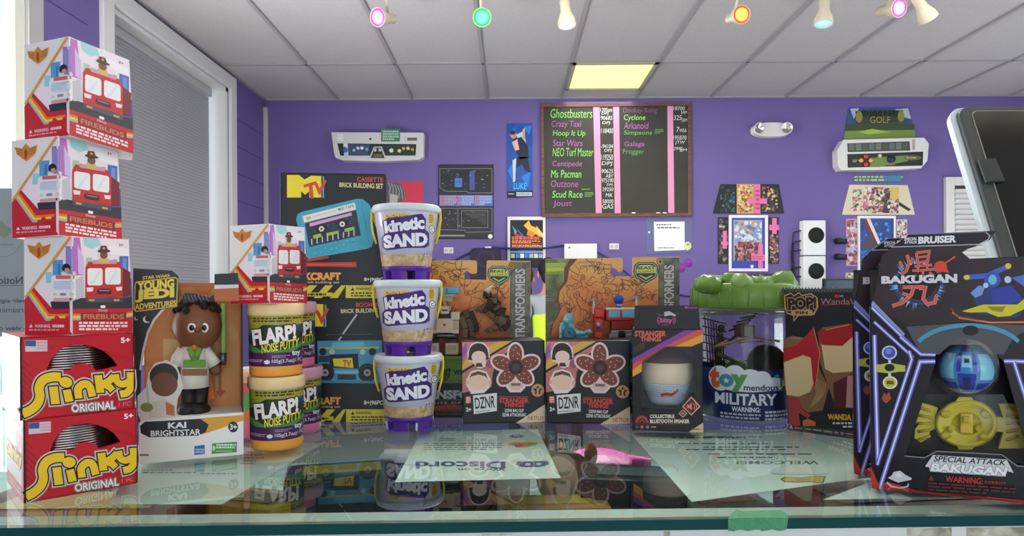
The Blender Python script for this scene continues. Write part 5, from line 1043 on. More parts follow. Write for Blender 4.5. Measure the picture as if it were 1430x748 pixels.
dup(t, (bx-0.001, by, G+BHt), math.radians(-2), 'middle play-sand bucket of the three stacked ones')
dup(t, (bx-0.002, by, G+2*BHt), math.radians(1), 'topmost play-sand bucket of the stack, against the cassette box')
# ---------------------------------------------------------------- robot toy cards
CARD = noisy([(0.25, '#9c4216'), (0.42, '#d07424'), (0.6, '#de9a42'), (0.85, '#e6c48a')], 9, stretch=(1, 1, 1.4), rough=0.45, dist=1.2)
nt_c = CARD.node_tree; tc_ = [n for n in nt_c.nodes if n.bl_idname == 'ShaderNodeTexCoord'][0]; nz_ = [n for n in nt_c.nodes if n.bl_idname == 'ShaderNodeTexNoise'][0]; rp_ = [n for n in nt_c.nodes if n.bl_idname == 'ShaderNodeValToRGB'][0]
sx_ = nt_c.nodes.new('ShaderNodeSeparateXYZ'); m1 = nt_c.nodes.new('ShaderNodeMath'); m1.operation = 'MULTIPLY_ADD'; m1.inputs[1].default_value = 3.6; m1.inputs[2].default_value = -0.28   # the print pales towards the top of the card
m2 = nt_c.nodes.new('ShaderNodeMath'); m2.operation = 'MULTIPLY_ADD'; m2.inputs[1].default_value = 0.55; nt_c.links.new(tc_.outputs['Object'], sx_.inputs[0]); nt_c.links.new(sx_.outputs['Z'], m1.inputs[0]); nt_c.links.new(nz_.outputs['Fac'], m2.inputs[0]); nt_c.links.new(m1.outputs[0], m2.inputs[2]); nt_c.links.new(m2.outputs[0], rp_.inputs[0])
STONE = noisy([(0.3, '#3a3c2c'), (0.5, '#6a6a50'), (0.75, '#8a8866')], 60, rough=0.5)
def squig(A, cx, cy, s, col, seed, n=8, w=4.6):
    r = random.Random(seed)
    for k in range(n):
        a = r.uniform(0, 6.3); x, y = cx+s*r.uniform(-.5, .5), cy+s*r.uniform(-.5, .5); pts = [(x, y)]
        for j in range(6): a += r.uniform(-1.1, 1.1); x += s*0.16*math.cos(a); y += s*0.16*math.sin(a); pts.append((x, y))
        A.line(pts, w, col)
    a0 = r.uniform(0, 6); A.line([(cx+s*0.22*(1-t/14)*math.cos(a0+t*0.8), cy+s*0.22*(1-t/14)*math.sin(a0+t*0.8)) for t in range(14)], w, col)
def badge(A, x, y, s):
    P = lambda q: [(x+a*s, y+b*s) for a, b in q]
    A.poly(P([(0.05, 0.12), (0.2, 0), (0.8, 0), (0.95, 0.12), (1, 0.4), (0.9, 0.62), (0.5, 0.86), (0.1, 0.62), (0, 0.4)]), '#28383c'); A.line(P([(0.10, 0.16), (0.22, 0.05), (0.78, 0.05), (0.90, 0.16), (0.94, 0.4), (0.86, 0.58), (0.5, 0.79), (0.14, 0.58), (0.06, 0.4), (0.10, 0.16)]), 0.03*s, '#a8bcae')
    A.poly(P([(0.12, 0.18), (0.3, 0.12), (0.7, 0.12), (0.88, 0.18), (0.9, 0.44), (0.12, 0.44)]), '#d2d458'); A.poly(P([(0.2, 0.52), (0.5, 0.7), (0.8, 0.52), (0.7, 0.52), (0.5, 0.62), (0.3, 0.52)]), '#c2c452')
    A.text('BEAST', (x+0.13*s, y+0.17*s, x+0.87*s, y+0.29*s), '#20241c', bold=0.03); A.text('ALLIANCE', (x+0.17*s, y+0.32*s, x+0.84*s, y+0.42*s), '#3a3c20', bold=0.01)
def limb(mb, pts, w, m, bev=0.0012):
    for a, b in zip(pts[:-1], pts[1:]):
        a = Vector(a); b = Vector(b); d = b-a; R = Vector((0, 0, 1)).rotation_difference(d.normalized()).to_matrix(); mb.box((a+b)/2, (w[0], w[1], d.length), m, rot=R, bevel=bev)
def pack(ax, bx_, base_y, top_y, name, label):
    C = Carton((ax, base_y), (bx_, base_y-1), G, top_y, 0.034); t = thing(name, label, 'toy package', C.mid(), 'robot toy packages'); return C, t
# first: pale robot and dark horned beast
C, t = pack(557, 741, 578.5, 363, 'robot_toy_card', 'left robot-toy package with a pale robot and dark beast, behind the sand buckets'); V = (590, 350, 4.989)
hb = (C.at(640, 497)-C.L).z
CB = C.D-0.0012
def cardpoly(pts): return cv(C, V, pts, CB)
mb = MB(); mb.plate(cardpoly([(-160, 66), (368, 66), (380, 76), (380, 150), (370, 160), (338, 160), (322, 146), (302, 140), (290, 160), (294, 198), (445, 202), (447, 76), (456, 66), (752, 70), (752, 760), (-160, 760)]), C.n*0.0012, CARD)
A = Art(planemap(C.L+C.n*CB, C.n)).view(*V)
dkb = '#6a3418'
for i, (x, y, s) in enumerate(((230, 190, 120), (310, 290, 110), (90, 150, 110), (350, 480, 130), (330, 590, 100), (520, 260, 80), (200, 420, 100), (560, 330, 90), (20, 300, 120))): squig(A, x, y, s, ('#6a3418', '#8a3a1c', '#5a2c18')[i % 3], i)
A.line([(80, 90), (180, 130), (320, 125)], 3, dkb); A.line([(110, 210), (130, 150), (300, 128)], 3, dkb)
A.poly([(612, 76), (750, 76), (752, 760), (606, 760)], STONE); A.line([(620, 80), (612, 700)], 4, '#4a4a38'); badge(A, 452, 106, 160); A.ell(622, 106, 26, 26, '#8a6a3c'); A.ell(622, 106, 16, 16, '#b08a50'); A.ell(622, 106, 10, 10, '#8a5a40')
A.text('TRANSFORMERS', [(644, 612), (644, 124), (716, 124), (716, 612)], '#c6bcb8', bold=0.035, out=[('#22221c', 0.04)]); A.into(mb); mb.build('card', t)
mb = MB(); C.body(mb, mat('#191a18', 0.4), 0.0008, h1=hb); A = Art(C.map).view(590, 480, 6.229)
A.poly([(-210, 108), (940, 100), (940, 350), (-210, 350)], '#6c8c34'); A.rect(-210, 135, 940, 143, '#4a6a28'); A.rect(-210, 318, 940, 340, '#4a5a30'); A.fine(-200, 322, 940, 336, 1, '#8a9a60', 3); A.line([(170, 172), (210, 172), (220, 160), (300, 160), (310, 172), (700, 172)], 5, '#50702a'); A.rect(-210, 342, 940, 640, '#1a1a18')
A.poly([(155, 216), (176, 210), (200, 222), (224, 210), (246, 216), (236, 290), (200, 322), (166, 290)], '#2c3c2c'); A.polys([[(170, 232), (192, 244), (186, 258), (172, 252)], [(230, 232), (208, 244), (214, 258), (228, 252)], [(178, 266), (194, 270), (196, 306), (182, 290)], [(222, 266), (206, 270), (204, 306), (218, 290)]], '#5c7a34')
A.text('WE', (268, 222, 352, 268), '#1a2212', bold=0.06); A.text('TRANSFORMERS', (-102, 402, 760, 478), '#b8bcbc', bold=0.05, out=[('#4a4a4a', 0.02)]); A.rect(-100, 484, 760, 487, '#8a8a86'); A.text('RISE OF THE BEASTS', (90, 502, 760, 522), '#c8a890', bold=0.01, sp=1.25); A.poly([(-200, 552), (160, 535), (230, 522), (320, 535), (940, 552), (940, 574), (-200, 574)], '#9a4026'); A.rect(-200, 574, 940, 590, '#5a2c22'); A.fine(60, 600, 600, 620, 2, '#58604e', 7)
A.into(mb); mb.build('base_box', t)
bg = mat('#c8b69c', 0.4); bg2 = mat('#a8957c', 0.4); tl = mat('#4aa8c4', 0.35); bk = mat('#1c1a18', 0.4); br = mat('#4a3626', 0.5); rd = mat('#b03a2a', 0.4)
def Y(x, y, d=0.014): return C.at(V[0]+x/V[2], V[1]+y/V[2], d)
S = C.W/((741-557)*V[2])
mb = MB(); e = C.e; RB = Matrix((C.e, C.n, Vector((0, 0, 1)))).transposed()
def bxp(mb, x0, y0, x1, y1, dep, m, d=0.014, bev=0.0012): a = Y(x0, y0, d); b = Y(x1, y1, d); mb.box((a+b)/2, ((b-a).dot(e), dep, abs(a.z-b.z)), m, rot=RB, bevel=bev)
bxp(mb, 100, 470, 215, 570, 0.014, bg); bxp(mb, 110, 440, 205, 475, 0.012, bk); bxp(mb, 148, 505, 165, 522, 0.0145, rd, bev=0.0002); bxp(mb, 85, 576, 245, 606, 0.016, bk); bxp(mb, 105, 582, 225, 594, 0.018, mat('#8a8c90', 0.25, metal=0.8))
robot = mb.build('robot_figure', t)
mb = MB(); bxp(mb, 128, 385, 188, 440, 0.010, bg); bxp(mb, 138, 408, 178, 418, 0.0108, bk, bev=0.0003); bxp(mb, 150, 350, 166, 392, 0.0106, bg2); bxp(mb, 118, 380, 130, 420, 0.006, bg2); bxp(mb, 186, 380, 198, 420, 0.006, bg2); mb.build('head', robot)
mb = MB(); bxp(mb, 108, 256, 256, 298, 0.012, tl); bxp(mb, 128, 300, 240, 322, 0.012, bg2); bxp(mb, 120, 318, 210, 352, 0.008, bg, 0.02); bxp(mb, 170, 262, 176, 292, 0.0126, bk, bev=0.0002); mb.build('shoulder_tool', robot)
for x0, x1 in ((72, 112), (200, 262)):
    mb = MB(); bxp(mb, x0, 425, x1, 480, 0.014, bg); bxp(mb, x0+6, 480, x1-4, 560, 0.011, bg2); bxp(mb, x0+8, 548, x1-6, 575, 0.012, bg); mb.build('arm', robot)
for x0, x1 in ((58, 118), (162, 252)):
    mb = MB(); bxp(mb, x0+6, 610, x1-6, 650, 0.013, bk); bxp(mb, x0, 640, x1, 720, 0.016, bg); bxp(mb, x0+14, 652, x1-14, 690, 0.0168, bg2); mb.build('leg', robot)
dkp = mat('#382414', 0.5, spec=0.2); dkl = mat('#665038', 0.5, spec=0.2)
mb = MB(); r_ = random.Random(11)
spine = [(452, 306, 40), (478, 330, 52), (492, 372, 60), (512, 412, 72), (540, 446, 76), (560, 480, 62)]
for (x, y, w) in spine:
    for k in range(6):
        mb.box(Y(x+r_.uniform(-w, w)*.55, y+r_.uniform(-w, w)*.5, r_.uniform(.010, .018)), (w*S*r_.uniform(.5, .95)*1.0, 0.008, w*S*r_.uniform(.4, .8)), (dkp, dkp, dkl, br)[k % 4], rot=Matrix.Rotation(r_.uniform(-.9, .9), 3, 'Y'), bevel=0.001)
mb.lathe([(0.0042, 0), (0.0030, 0.004), (0.0008, 0.011), (0, 0.012)], Y(446, 288, .012), mat('#c0b8a8', 0.4), 14, R=Matrix.Rotation(0.75, 3, 'Y')); mb.lathe([(0.0024, 0), (0.001, 0.004), (0, 0.007)], Y(472, 276, .012), mat('#c0b8a8', 0.4), 12)
for pts, m in (([(462, 372), (432, 388), (408, 396), (388, 408)], dkl), ([(500, 400), (450, 404), (420, 420)], dkp), ([(560, 490), (520, 520), (490, 548), (460, 556)], dkl), ([(585, 480), (596, 516), (560, 548)], dkp), ([(300, 412), (318, 470), (352, 560), (342, 600)], br), ([(272, 460), (300, 540), (296, 604)], dkl), ([(330, 420), (372, 520), (372, 560)], dkp)):
    limb(mb, [Y(*p, .014) for p in pts], (0.0075, 0.008), m)
    e_ = pts[-1]
    for k in (-1, 0, 1): mb.lathe([(0.0022, 0), (0.0014, 0.003), (0, 0.006)], Y(e_[0], e_[1]+k*9, .013), dkl, 8, R=Matrix.Rotation(-1.5+k*.3, 3, 'Y'))
for k in range(9): mb.box(Y(285+r_.uniform(-30, 40), 440+r_.uniform(-30, 110), .016), (0.010, 0.007, 0.007), (br, dkp, dkl)[k % 3], rot=Matrix.Rotation(r_.uniform(-1, 1), 3, 'Y'), bevel=0.001)
mb.build('beast_figure', t, label='dark brown horned beast figure')
# second: red robot with a blue head
C, t = pack(762, 948.6, 578, 361, 'robot_toy_card', 'right robot-toy package with a red robot and a teal beast, above the right bag-clip box'); V = (750, 350, 5.343); hb = (C.at(800, 497)-C.L).z; CB = C.D-0.0012
mb = MB(); mb.plate(cv(C, V, [(62, 60), (630, 52), (640, 64), (640, 145), (630, 155), (602, 155), (578, 132), (556, 125), (545, 150), (545, 190), (712, 190), (712, 56), (722, 46), (1062, 45), (1064, 790), (62, 790)], CB), C.n*0.0012, CARD)
A = Art(planemap(C.L+C.n*CB, C.n)).view(*V)
A.poly([(62, 62), (250, 60), (205, 130), (200, 230), (150, 290), (140, 380), (165, 430), (130, 520), (100, 560), (90, 700), (64, 700)], noisy([(0.3, '#4a5030'), (0.5, '#6c7444'), (0.7, '#8a8e54')], 50)); A.poly([(66, 92), (215, 88), (204, 118), (66, 122)], '#a8b848'); A.poly([(66, 125), (202, 122), (200, 150), (66, 158)], '#b8c83c'); A.poly([(66, 160), (200, 155), (200, 172), (66, 176)], '#8a9a3c')
A.poly([(68, 340), (140, 340), (142, 400), (160, 430), (128, 520), (72, 540)], '#5a5840'); A.fine(70, 350, 135, 380, 2, '#8a8868', 5); A.poly([(250, 60), (300, 62), (240, 130), (225, 230), (170, 300), (160, 380), (182, 430), (150, 500), (120, 545), (110, 600), (96, 640), (90, 620), (100, 560), (130, 520), (165, 430), (140, 380), (150, 290), (200, 230), (205, 130)], '#6a3c20')
for i, (x, y, s) in enumerate(((500, 210, 130), (530, 310, 130), (730, 240, 120), (290, 330, 150), (400, 400, 90), (780, 290, 90), (240, 440, 110), (640, 250, 80), (460, 130, 90), (340, 200, 110), (860, 340, 70), (350, 560, 100))): squig(A, x, y, s, ('#7a3a1c', '#8a3418', '#5c2c18')[i % 3], i+20)
A.line([(300, 90), (420, 80), (560, 110)], 3, dkb); A.line([(330, 140), (370, 110), (560, 100)], 3, dkb); A.line([(280, 100), (320, 150), (300, 200)], 3, dkb); A.line([(640, 390), (760, 355), (880, 345)], 3, dkb)
A.poly([(905, 50), (1062, 50), (1064, 790), (900, 790)], STONE); A.line([(912, 90), (908, 400)], 4, '#4a4a38'); badge(A, 718, 84, 188); A.ell(918, 80, 28, 28, '#8a8448'); A.ell(918, 80, 18, 18, '#c0b070'); A.ell(918, 80, 12, 12, '#6a4a38')
A.text('TRANSFORMERS', [(946, 605), (946, 106), (1022, 106), (1022, 605)], '#c6bcb8', bold=0.035, out=[('#22241c', 0.04)]); A.fine(100, 650, 160, 662, 1, '#d8d0c0', 4); A.into(mb); mb.build('card', t)
mb = MB(); C.body(mb, mat('#191a18', 0.4), 0.0008, h1=hb); A = Art(C.map); A.rect(766, 500, 946, 535, '#6c8c34'); A.text('TRANSFORMERS', (780, 545, 930, 557), '#b8bcbc', bold=0.05); A.text('RISE OF THE BEASTS', (800, 560, 915, 564), '#c8a890'); A.into(mb); mb.build('base_box', t)
rm = mat('#c8281e', 0.35); rm2 = mat('#8a1e18', 0.4); bl = mat('#2846a8', 0.35); gy = mat('#8a8c90', 0.3, metal=0.5); tq = mat('#5ab4c8', 0.3); RB = Matrix((C.e, C.n, Vector((0, 0, 1)))).transposed(); e = C.e
mb = MB(); bxp(mb, 508, 432, 735, 520, 0.016, rm, bev=0.002); bxp(mb, 508, 424, 735, 438, 0.0155, mat('#d8d4cc', 0.4), bev=0.0005); bxp(mb, 526, 444, 718, 494, 0.0172, tq, bev=0.0006); bxp(mb, 610, 444, 628, 494, 0.0176, rm, bev=0.0004); bxp(mb, 548, 520, 700, 590, 0.014, rm2, bev=0.0015); bxp(mb, 545, 590, 705, 618, 0.015, gy, bev=0.0012); bxp(mb, 600, 594, 650, 640, 0.0155, bk, bev=0.001)
robot = mb.build('robot_figure', t); mb = MB(); mb.ball(Y(610, 366, .013), (0.0062, 0.0058, 0.0066), bl, 20); bxp(mb, 592, 388, 628, 412, 0.009, mat('#b8b4b0', 0.4), bev=0.0015); bxp(mb, 596, 410, 626, 432, 0.008, bl, bev=0.001); mb.build('head', robot)
for x0, x1 in ((422, 500), (740, 820)):
    mb = MB(); bxp(mb, x0, 425, x1, 500, 0.017, rm, bev=0.002); bxp(mb, x0+4, 500, x1-8, 655, 0.013, rm, bev=0.0016); mb.ball(Y(x0+36, 555, .006), (0.0035, 0.003, 0.0045), gy, 12); bxp(mb, x0+8, 580, x1-12, 600, 0.0136, rm2, bev=0.0005); bxp(mb, x0-8, 375 if x0 < 600 else 355, x0+8, 470, 0.006, mat('#c0bab4', 0.4), bev=0.001); mb.ball(Y(x0, 372 if x0 < 600 else 358, .014), (0.0032, 0.003, 0.004), gy, 12); mb.build('arm', robot)
for x0, x1 in ((530, 600), (652, 722)):
    mb = MB(); bxp(mb, x0, 615, x1, 690, 0.016, gy, bev=0.0015); bxp(mb, x0+4, 680, x1-4, 780, 0.017, bl, bev=0.0015); mb.build('leg', robot)
tc = mat('#6aa8b4', 0.4); tc2 = mat('#8ac0c8', 0.4)
mb = MB(); mb.ball(Y(225, 590, .014), (0.0095, 0.008, 0.013), tc, 18, jag=0.1, seed=3); mb.ball(Y(238, 510, .013), (0.0065, 0.006, 0.0075), tc, 16, jag=0.12, seed=8); mb.ball(Y(218, 520, .010), (0.0045, 0.004, 0.0035), tc2, 12, jag=0.1); mb.tube([Y(238, 540, .014), Y(228, 570, .014)], 0.006, tc, 12); mb.tube([Y(240, 610, .014), Y(300, 632, .014), Y(360, 630, .014), Y(405, 595, .014)], [0.008, 0.007, 0.005, 0.003], tc2, 12)
mb.lathe([(0.0085, 0), (0.0085, 0.003), (0.007, 0.004), (0.003, 0.004), (0, 0.003)], Y(238, 618, .004), mat('#2f6a7a', 0.4), 20, R=Matrix.Rotation(PI/2, 3, 'X'))
for k in range(6): mb.ball(Y(190-k*2+(k > 3)*4, 555+k*18, .012), (0.003, 0.003, 0.0036), tc2, 10)
for k in range(5): mb.box(Y(215+k*4, 535+k*16, .006), (0.008, 0.003, 0.0016), mat('#3f8494', 0.4), rot=Matrix.Rotation(0.5, 3, 'Y'), bevel=0.0004)
for k in range(4): mb.ball(Y(290+k*30, 628-k*k*1.6, .008), (0.0032, 0.003, 0.0022), mat('#3f8494', 0.4), 10)
for x in (232, 256): mb.lathe([(0.0022, 0), (0.0008, 0.004), (0, 0.005)], Y(x, 490, .013), tc, 10)
mb.build('beast_figure', t, label='pale teal beast figure')
# ---------------------------------------------------------------- bag-clip boxes
C = Carton((646.3, 591.5), (761.6, 589), G, 476, 0.05); t = thing('bag_clip_box', 'left small black box with a brown five-petal flower, below the left robot card', 'toy box', C.mid(), 'small black bag-clip boxes'); BC = C
mb = MB(); C.body(mb, mat('#121214', 0.4), 0.0012); A = Art(C.map).view(600, 460, 4.988)
A.poly([(228, 86), (590, 82), (560, 140), (430, 240), (300, 290), (228, 300)], '#d88076'); A.poly([(228, 225), (430, 108), (480, 82), (590, 80), (228, 300)], '#dcaa44'); A.poly([(228, 130), (258, 92), (262, 160), (228, 222)], '#9a58a8'); A.poly([(228, 222), (262, 170), (262, 190), (228, 250)], '#d8784a'); A.poly([(228, 284), (575, 80), (600, 80), (228, 304)], '#161618')
A.poly([(228, 306), (420, 192), (560, 120), (470, 210), (440, 300), (430, 400), (228, 440)], '#b8706a'); A.ell(418, 240, 24, 28, '#9a4a6a')
for q in ([(290, 98), (330, 84), (380, 92), (412, 130), (420, 190), (395, 215), (385, 258), (350, 270), (320, 258), (305, 232), (268, 220), (260, 160)], [(255, 350), (285, 290), (340, 276), (395, 292), (425, 345), (420, 400), (380, 440), (290, 448), (270, 410), (250, 380)]): A.poly(q, '#ecd2c8')
A.ell(340, 160, 66, 66, '#2c2224'); A.poly([(274, 160), (290, 160), (300, 215), (268, 210)], '#2c2224'); A.poly([(390, 160), (408, 160), (412, 205), (385, 212)], '#2c2224'); A.ell(342, 190, 50, 42, '#eecabc'); A.poly([(325, 232), (360, 232), (372, 258), (318, 258)], '#3a3038')
A.ell(340, 358, 68, 66, '#ecc4ae'); A.poly([(276, 340), (290, 305), (340, 288), (392, 305), (406, 345), (390, 325), (340, 312), (292, 325)], '#5a3c2c'); A.ell(262, 368, 12, 16, '#e0b09c'); A.ell(418, 368, 12, 16, '#e0b09c'); A.poly([(290, 420), (385, 418), (380, 438), (284, 444)], '#e4dcd8')
pet = [(598, 172, -90), (690, 232, -20), (655, 322, 42), (540, 325, 138), (506, 232, 200)]
for x, y, a in pet: A.ell(x, y, 86, 60, '#ecd0ca', rot=math.radians(a))
A.poly([(540, 350), (660, 350), (668, 400), (635, 436), (560, 436), (532, 400)], '#ecd0ca')
for x, y, a in pet: A.ell(x, y, 72, 46, '#7c3c2c', rot=math.radians(a))
for i, (x, y, a) in enumerate(pet):
    for k in range(6): th = math.radians(a); u = (-30, -10, 10, 30, 48, 0)[k]; w = (14, -16, 14, -14, 0, 26)[k]; A.ell(x+u*math.cos(th)-w*math.sin(th), y+u*math.sin(th)+w*math.cos(th), 4.5, 4.5, '#d8b0a4')
A.ell(600, 262, 50, 50, '#2a1a1a'); A.ell(600, 262, 26, 26, '#5a3430'); A.poly([(556, 362), (644, 362), (652, 395), (624, 420), (574, 420), (548, 395)], '#d8bcb4'); A.rrect(566, 372, 634, 390, 8, '#8a5a50')
A.ell(752, 422, 45, 45, '#c89462'); A.poly([(752+36*(1 if k % 2 == 0 else 0.5)*math.cos(-PI/2+k*PI/5), 422+36*(1 if k % 2 == 0 else 0.5)*math.sin(-PI/2+k*PI/5)) for k in range(10)], '#281a18'); A.text('?', (742, 405, 764, 442), '#d8a878', bold=0.05)
A.poly([(302, 458), (468, 440), (468, 565), (308, 588)], '#e2dfda'); A.text('DZNR', [(313, 474), (455, 458), (456, 542), (318, 552)], '#1a1a1c', bold=0.02); A.fine(318, 562, 460, 578, 1, '#5a5a58', 3, q=[(318, 566), (462, 552), (462, 562), (318, 578)]); A.poly([(250, 468), (284, 462), (290, 512), (252, 516)], '#d86a68'); A.fine(254, 470, 284, 510, 3, '#f0dcd8', 5); A.text('2+', (254, 542, 290, 570), '#f0eeea', bold=0.03)
A.rect(484, 466, 688, 469, '#c84a40'); A.text('STRANGER', (484, 474, 690, 510), '#cc463c', bold=0.04); A.text('THINGS', (518, 508, 658, 540), '#cc463c', bold=0.04); A.text('DZNR BAG CLIP', (525, 552, 655, 574), '#eceae6', bold=0.02); A.text('DZNR ATTACHE-SAC', (507, 581, 673, 605), '#eceae6', bold=0.02)
A.poly([(596, 652), (803, 520), (803, 640)], '#d8c6a4'); A.text('NETFLIX', (686, 601, 796, 628), '#b03a30', bold=0.01); A.into(mb); mb.build('carton', t)
p2 = gp(763, 590.8, G); q2 = gp(880.6, 592.2, G); d = q2-p2
dup(t, (p2+q2)/2+Vector((-d.y, d.x, 0)).normalized()*0.025, math.atan2(d.y, d.x)-math.atan2(C.e.y, C.e.x), 'right small black box with a brown five-petal flower, beside the round-speaker box')
# ---------------------------------------------------------------- speaker box
C = Carton((883, 600), (982, 603.6), G, 459, 0.058); t = thing('speaker_box', 'black windowed box with purple and orange stripes holding a small round speaker', 'toy box', C.mid()); V = (870, 410, 3.562)
mb = MB(); bm_ = mat('#161417', 0.4); shell(mb, C, bm_, mat('#131216', 0.5)); f4 = [px_of(p) for p in (C.p(0, 0, 0), C.p(C.W, 0, 0), C.p(C.W, 0, C.H), C.p(0, 0, C.H))]
hole = [(V[0]+x/V[2], V[1]+y/V[2]) for x, y in ((94, 322), (205, 264), (354, 264), (354, 520), (300, 572), (94, 572))]
panel_hole(mb, C, f4, hole, bm_); A = Art(C.map).view(*V)
A.poly([(48, 322), (305, 182), (368, 180), (210, 262), (48, 350)], '#8c3e9c'); A.poly([(48, 350), (210, 262), (368, 180), (398, 178), (398, 200), (258, 262), (205, 263), (94, 322), (94, 345), (48, 378)], '#d8583c'); A.poly([(398, 200), (398, 238), (340, 262), (258, 262)], '#eaa432'); A.poly([(48, 378), (94, 345), (94, 386), (48, 412)], '#eaa432')
for k in range(4): A.line([(50, 270+k*10), (110, 240+k*8)], 2, '#6a5a2c')
A.text('STRANGER', (58, 184, 214, 212), '#d8674c', bold=0.04); A.text('THINGS', (86, 212, 190, 237), '#d8674c', bold=0.04)
A.poly([(340, 510), (386, 560), (340, 606), (294, 560)], '#e4a898'); A.poly([(340, 518), (378, 560), (340, 598), (302, 560)], '#5a2424'); A.poly([(318, 552), (330, 552), (342, 540), (342, 580), (330, 568), (318, 568)], '#e88a74'); A.arc(342, 560, 14, 16, -50, 50, 4, '#e88a74'); A.arc(342, 560, 24, 26, -50, 50, 4, '#e88a74')
A.poly([(298, 574), (320, 595), (298, 616), (276, 595)], '#e4a898'); A.poly([(298, 580), (314, 595), (298, 610), (282, 595)], '#4a2020'); A.rrect(290, 589, 306, 601, 3, '#c87868')
A.text('COLLECTIBLE', (134, 600, 256, 618), '#eadfc8', bold=0.04); A.text('BLUETOOTH SPEAKER', (134, 624, 331, 643), '#eadfc8', bold=0.04); A.arc(94, 640, 26, 28, 180, 360, 14, '#b8403c'); A.arc(94, 640, 10, 12, 180, 360, 6, '#b8403c'); A.rect(62, 646, 330, 649, '#8a3a38')
for x, c in ((70, '#5a4a58'), (95, '#d86a4c'), (122, '#8a8a88')): A.ell(x, 662, 8, 8, c)
A.fine(140, 656, 174, 668, 1, '#d0c8b8', 4); A.poly([(328, 686), (399, 640), (400, 689)], '#d8c6a0'); A.fine(344, 666, 390, 680, 1, '#8a6a4a', 5)
A.into(mb); mb.build('carton', t)
mb = MB(); top = [(58, 168), (52, 176), (58, 60), (375, 58), (392, 172)]
mb.plate(cv(C, V, [(56, 178), (58, 62), (64, 58), (370, 57), (376, 62), (385, 176)], 0.001), C.n*0.0012, bm_); A = Art(planemap(C.L+C.n*0.001, C.n)).view(*V)
A.text('bitty', (186, 119, 246, 150), '#c0508c', bold=0.04); A.fine(192, 150, 244, 158, 1, '#a84878', 3)
for k in (0, 1): A.arc(190, 132, 10+k*9, 14+k*8, 120, 240, 3.5, '#c0508c'); A.arc(242, 132, 10+k*9, 14+k*8, -60, 60, 3.5, '#c0508c')
A.poly([(205, 90), (230, 86), (262, 104), (262, 112), (236, 106), (206, 112)], '#b8b8bc'); A.line([(166, 96), (188, 108), (204, 104)], 2.5, '#6a6a6e'); A.line([(262, 104), (280, 96)], 2.5, '#6a6a6e'); A.ell(313, 68, 7, 7, '#c0508c'); A.text('Bluetooth', (322, 62, 370, 74), '#c0508c', bold=0.01); A.into(mb); mb.build('hang_tab', t)
cc = C.at(V[0]+218/V[2], V[1]+392/V[2], 0.030); rs = 0.0285
mb = MB(); mb.lathe([(0, -0.022), (0.020, -0.021), (rs*0.93, -0.011), (rs, 0.0), (rs*0.97, 0.009), (rs*0.83, 0.0165), (rs*0.55, 0.0225), (0, 0.0255)], cc, mat('#e6cfae', 0.35), 44)
sp = mb.build('round_speaker', t, label='cream egg-shaped speaker with a brown cap')
mb = MB(); mb.lathe([(rs*0.92, 0.0125), (rs*0.915, 0.0145), (rs*0.845, 0.0180), (rs*0.57, 0.0245), (0, 0.0275)], cc, mat('#4a2a1c', 0.5), 44, cap=False); mb.build('cap', sp)
mb = MB(); mb.lathe([(0, -0.0335), (0.0175, -0.0335), (0.0205, -0.030), (0.0262, -0.013), (0.0268, -0.010), (0.024, -0.009)], cc, mat('#b4c0cc', 0.4), 44)
A = Art(conemap(cc.x, cc.y, cc.z-0.030, 0.0206, cc.z-0.012, 0.0264, V[0]+218/V[2]), cuts=vcuts(905, 965, 3)).view(*V)
for i in range(7):
    for j in range(14): A.ell(145+j*11+(i % 2)*5, 448+i*11, 2.2, 2.2, '#3a4658', n=6)
A.poly([(185, 500), (215, 490), (240, 495), (270, 470), (272, 486), (240, 512), (210, 508), (190, 516)], '#b82a2c'); A.into(mb); mb.build('dotted_grille', sp)
mb = MB(); P = [C.at(*p, 0.0012) for p in hole]; mb.add(P, [list(range(len(P)))], clear('#ffffff', 0.8, 0.03)); mb.lathe([(0.031, -0.034), (0.0335, -0.012), (0.0335, 0.012), (0.026, 0.030), (0.012, 0.036)], cc, clear('#ffffff', 0.9, 0.05), 28, cap=False, a0=PI, a1=2*PI) if False else None; mb.build('clear_window', t)
# ---------------------------------------------------------------- jar of army toys
jx, jy = (1039.5-VPX)/F*0.82, 0.82; t = thing('toy_jar', 'clear plastic jar of army toys with a lumpy green lid and navy label', 'jar', (jx, jy, G)); jr = 0.0535
zl0 = upz((jx, jy), 429); zl1 = upz((jx, jy), 400)
HJ = zl0-G
MB().lathe([(0, 0.0012), (jr-0.004, 0.001), (jr-0.0005, 0.002), (jr, 0.003), (jr, HJ-0.022), (jr-0.0005, HJ-0.012), (jr+0.0015, HJ-0.008), (jr+0.0015, HJ-0.004), (jr-0.002, HJ)], (jx, jy, G), clear('#f0f2ee', 1.0, 0.03), 64, cap=False).build('jar_body', t)
grn = mat('#6e9440', 0.3, var=0.2, vscale=30); mb = MB(); rl = 0.0622; zt = zl1-G+0.004
mb.lathe([(jr, HJ-0.001), (rl-0.002, HJ), (rl, HJ+0.002), (rl+0.0006, HJ+0.012), (rl-0.0006, zt-0.004), (rl-0.004, zt), (0, zt)], (jx, jy, G), grn, 72)
for k in range(24): a = 2*PI*k/24; mb.tube([(jx+(rl+0.0003)*math.cos(a), jy+(rl+0.0003)*math.sin(a), G+HJ+0.003), (jx+rl*math.cos(a), jy+rl*math.sin(a), G+zt-0.006)], 0.0011, grn, 6)
ld = mb.build('lid', t)
mb = MB(); gl = mat('#86a856', 0.35, var=0.25, vscale=40)
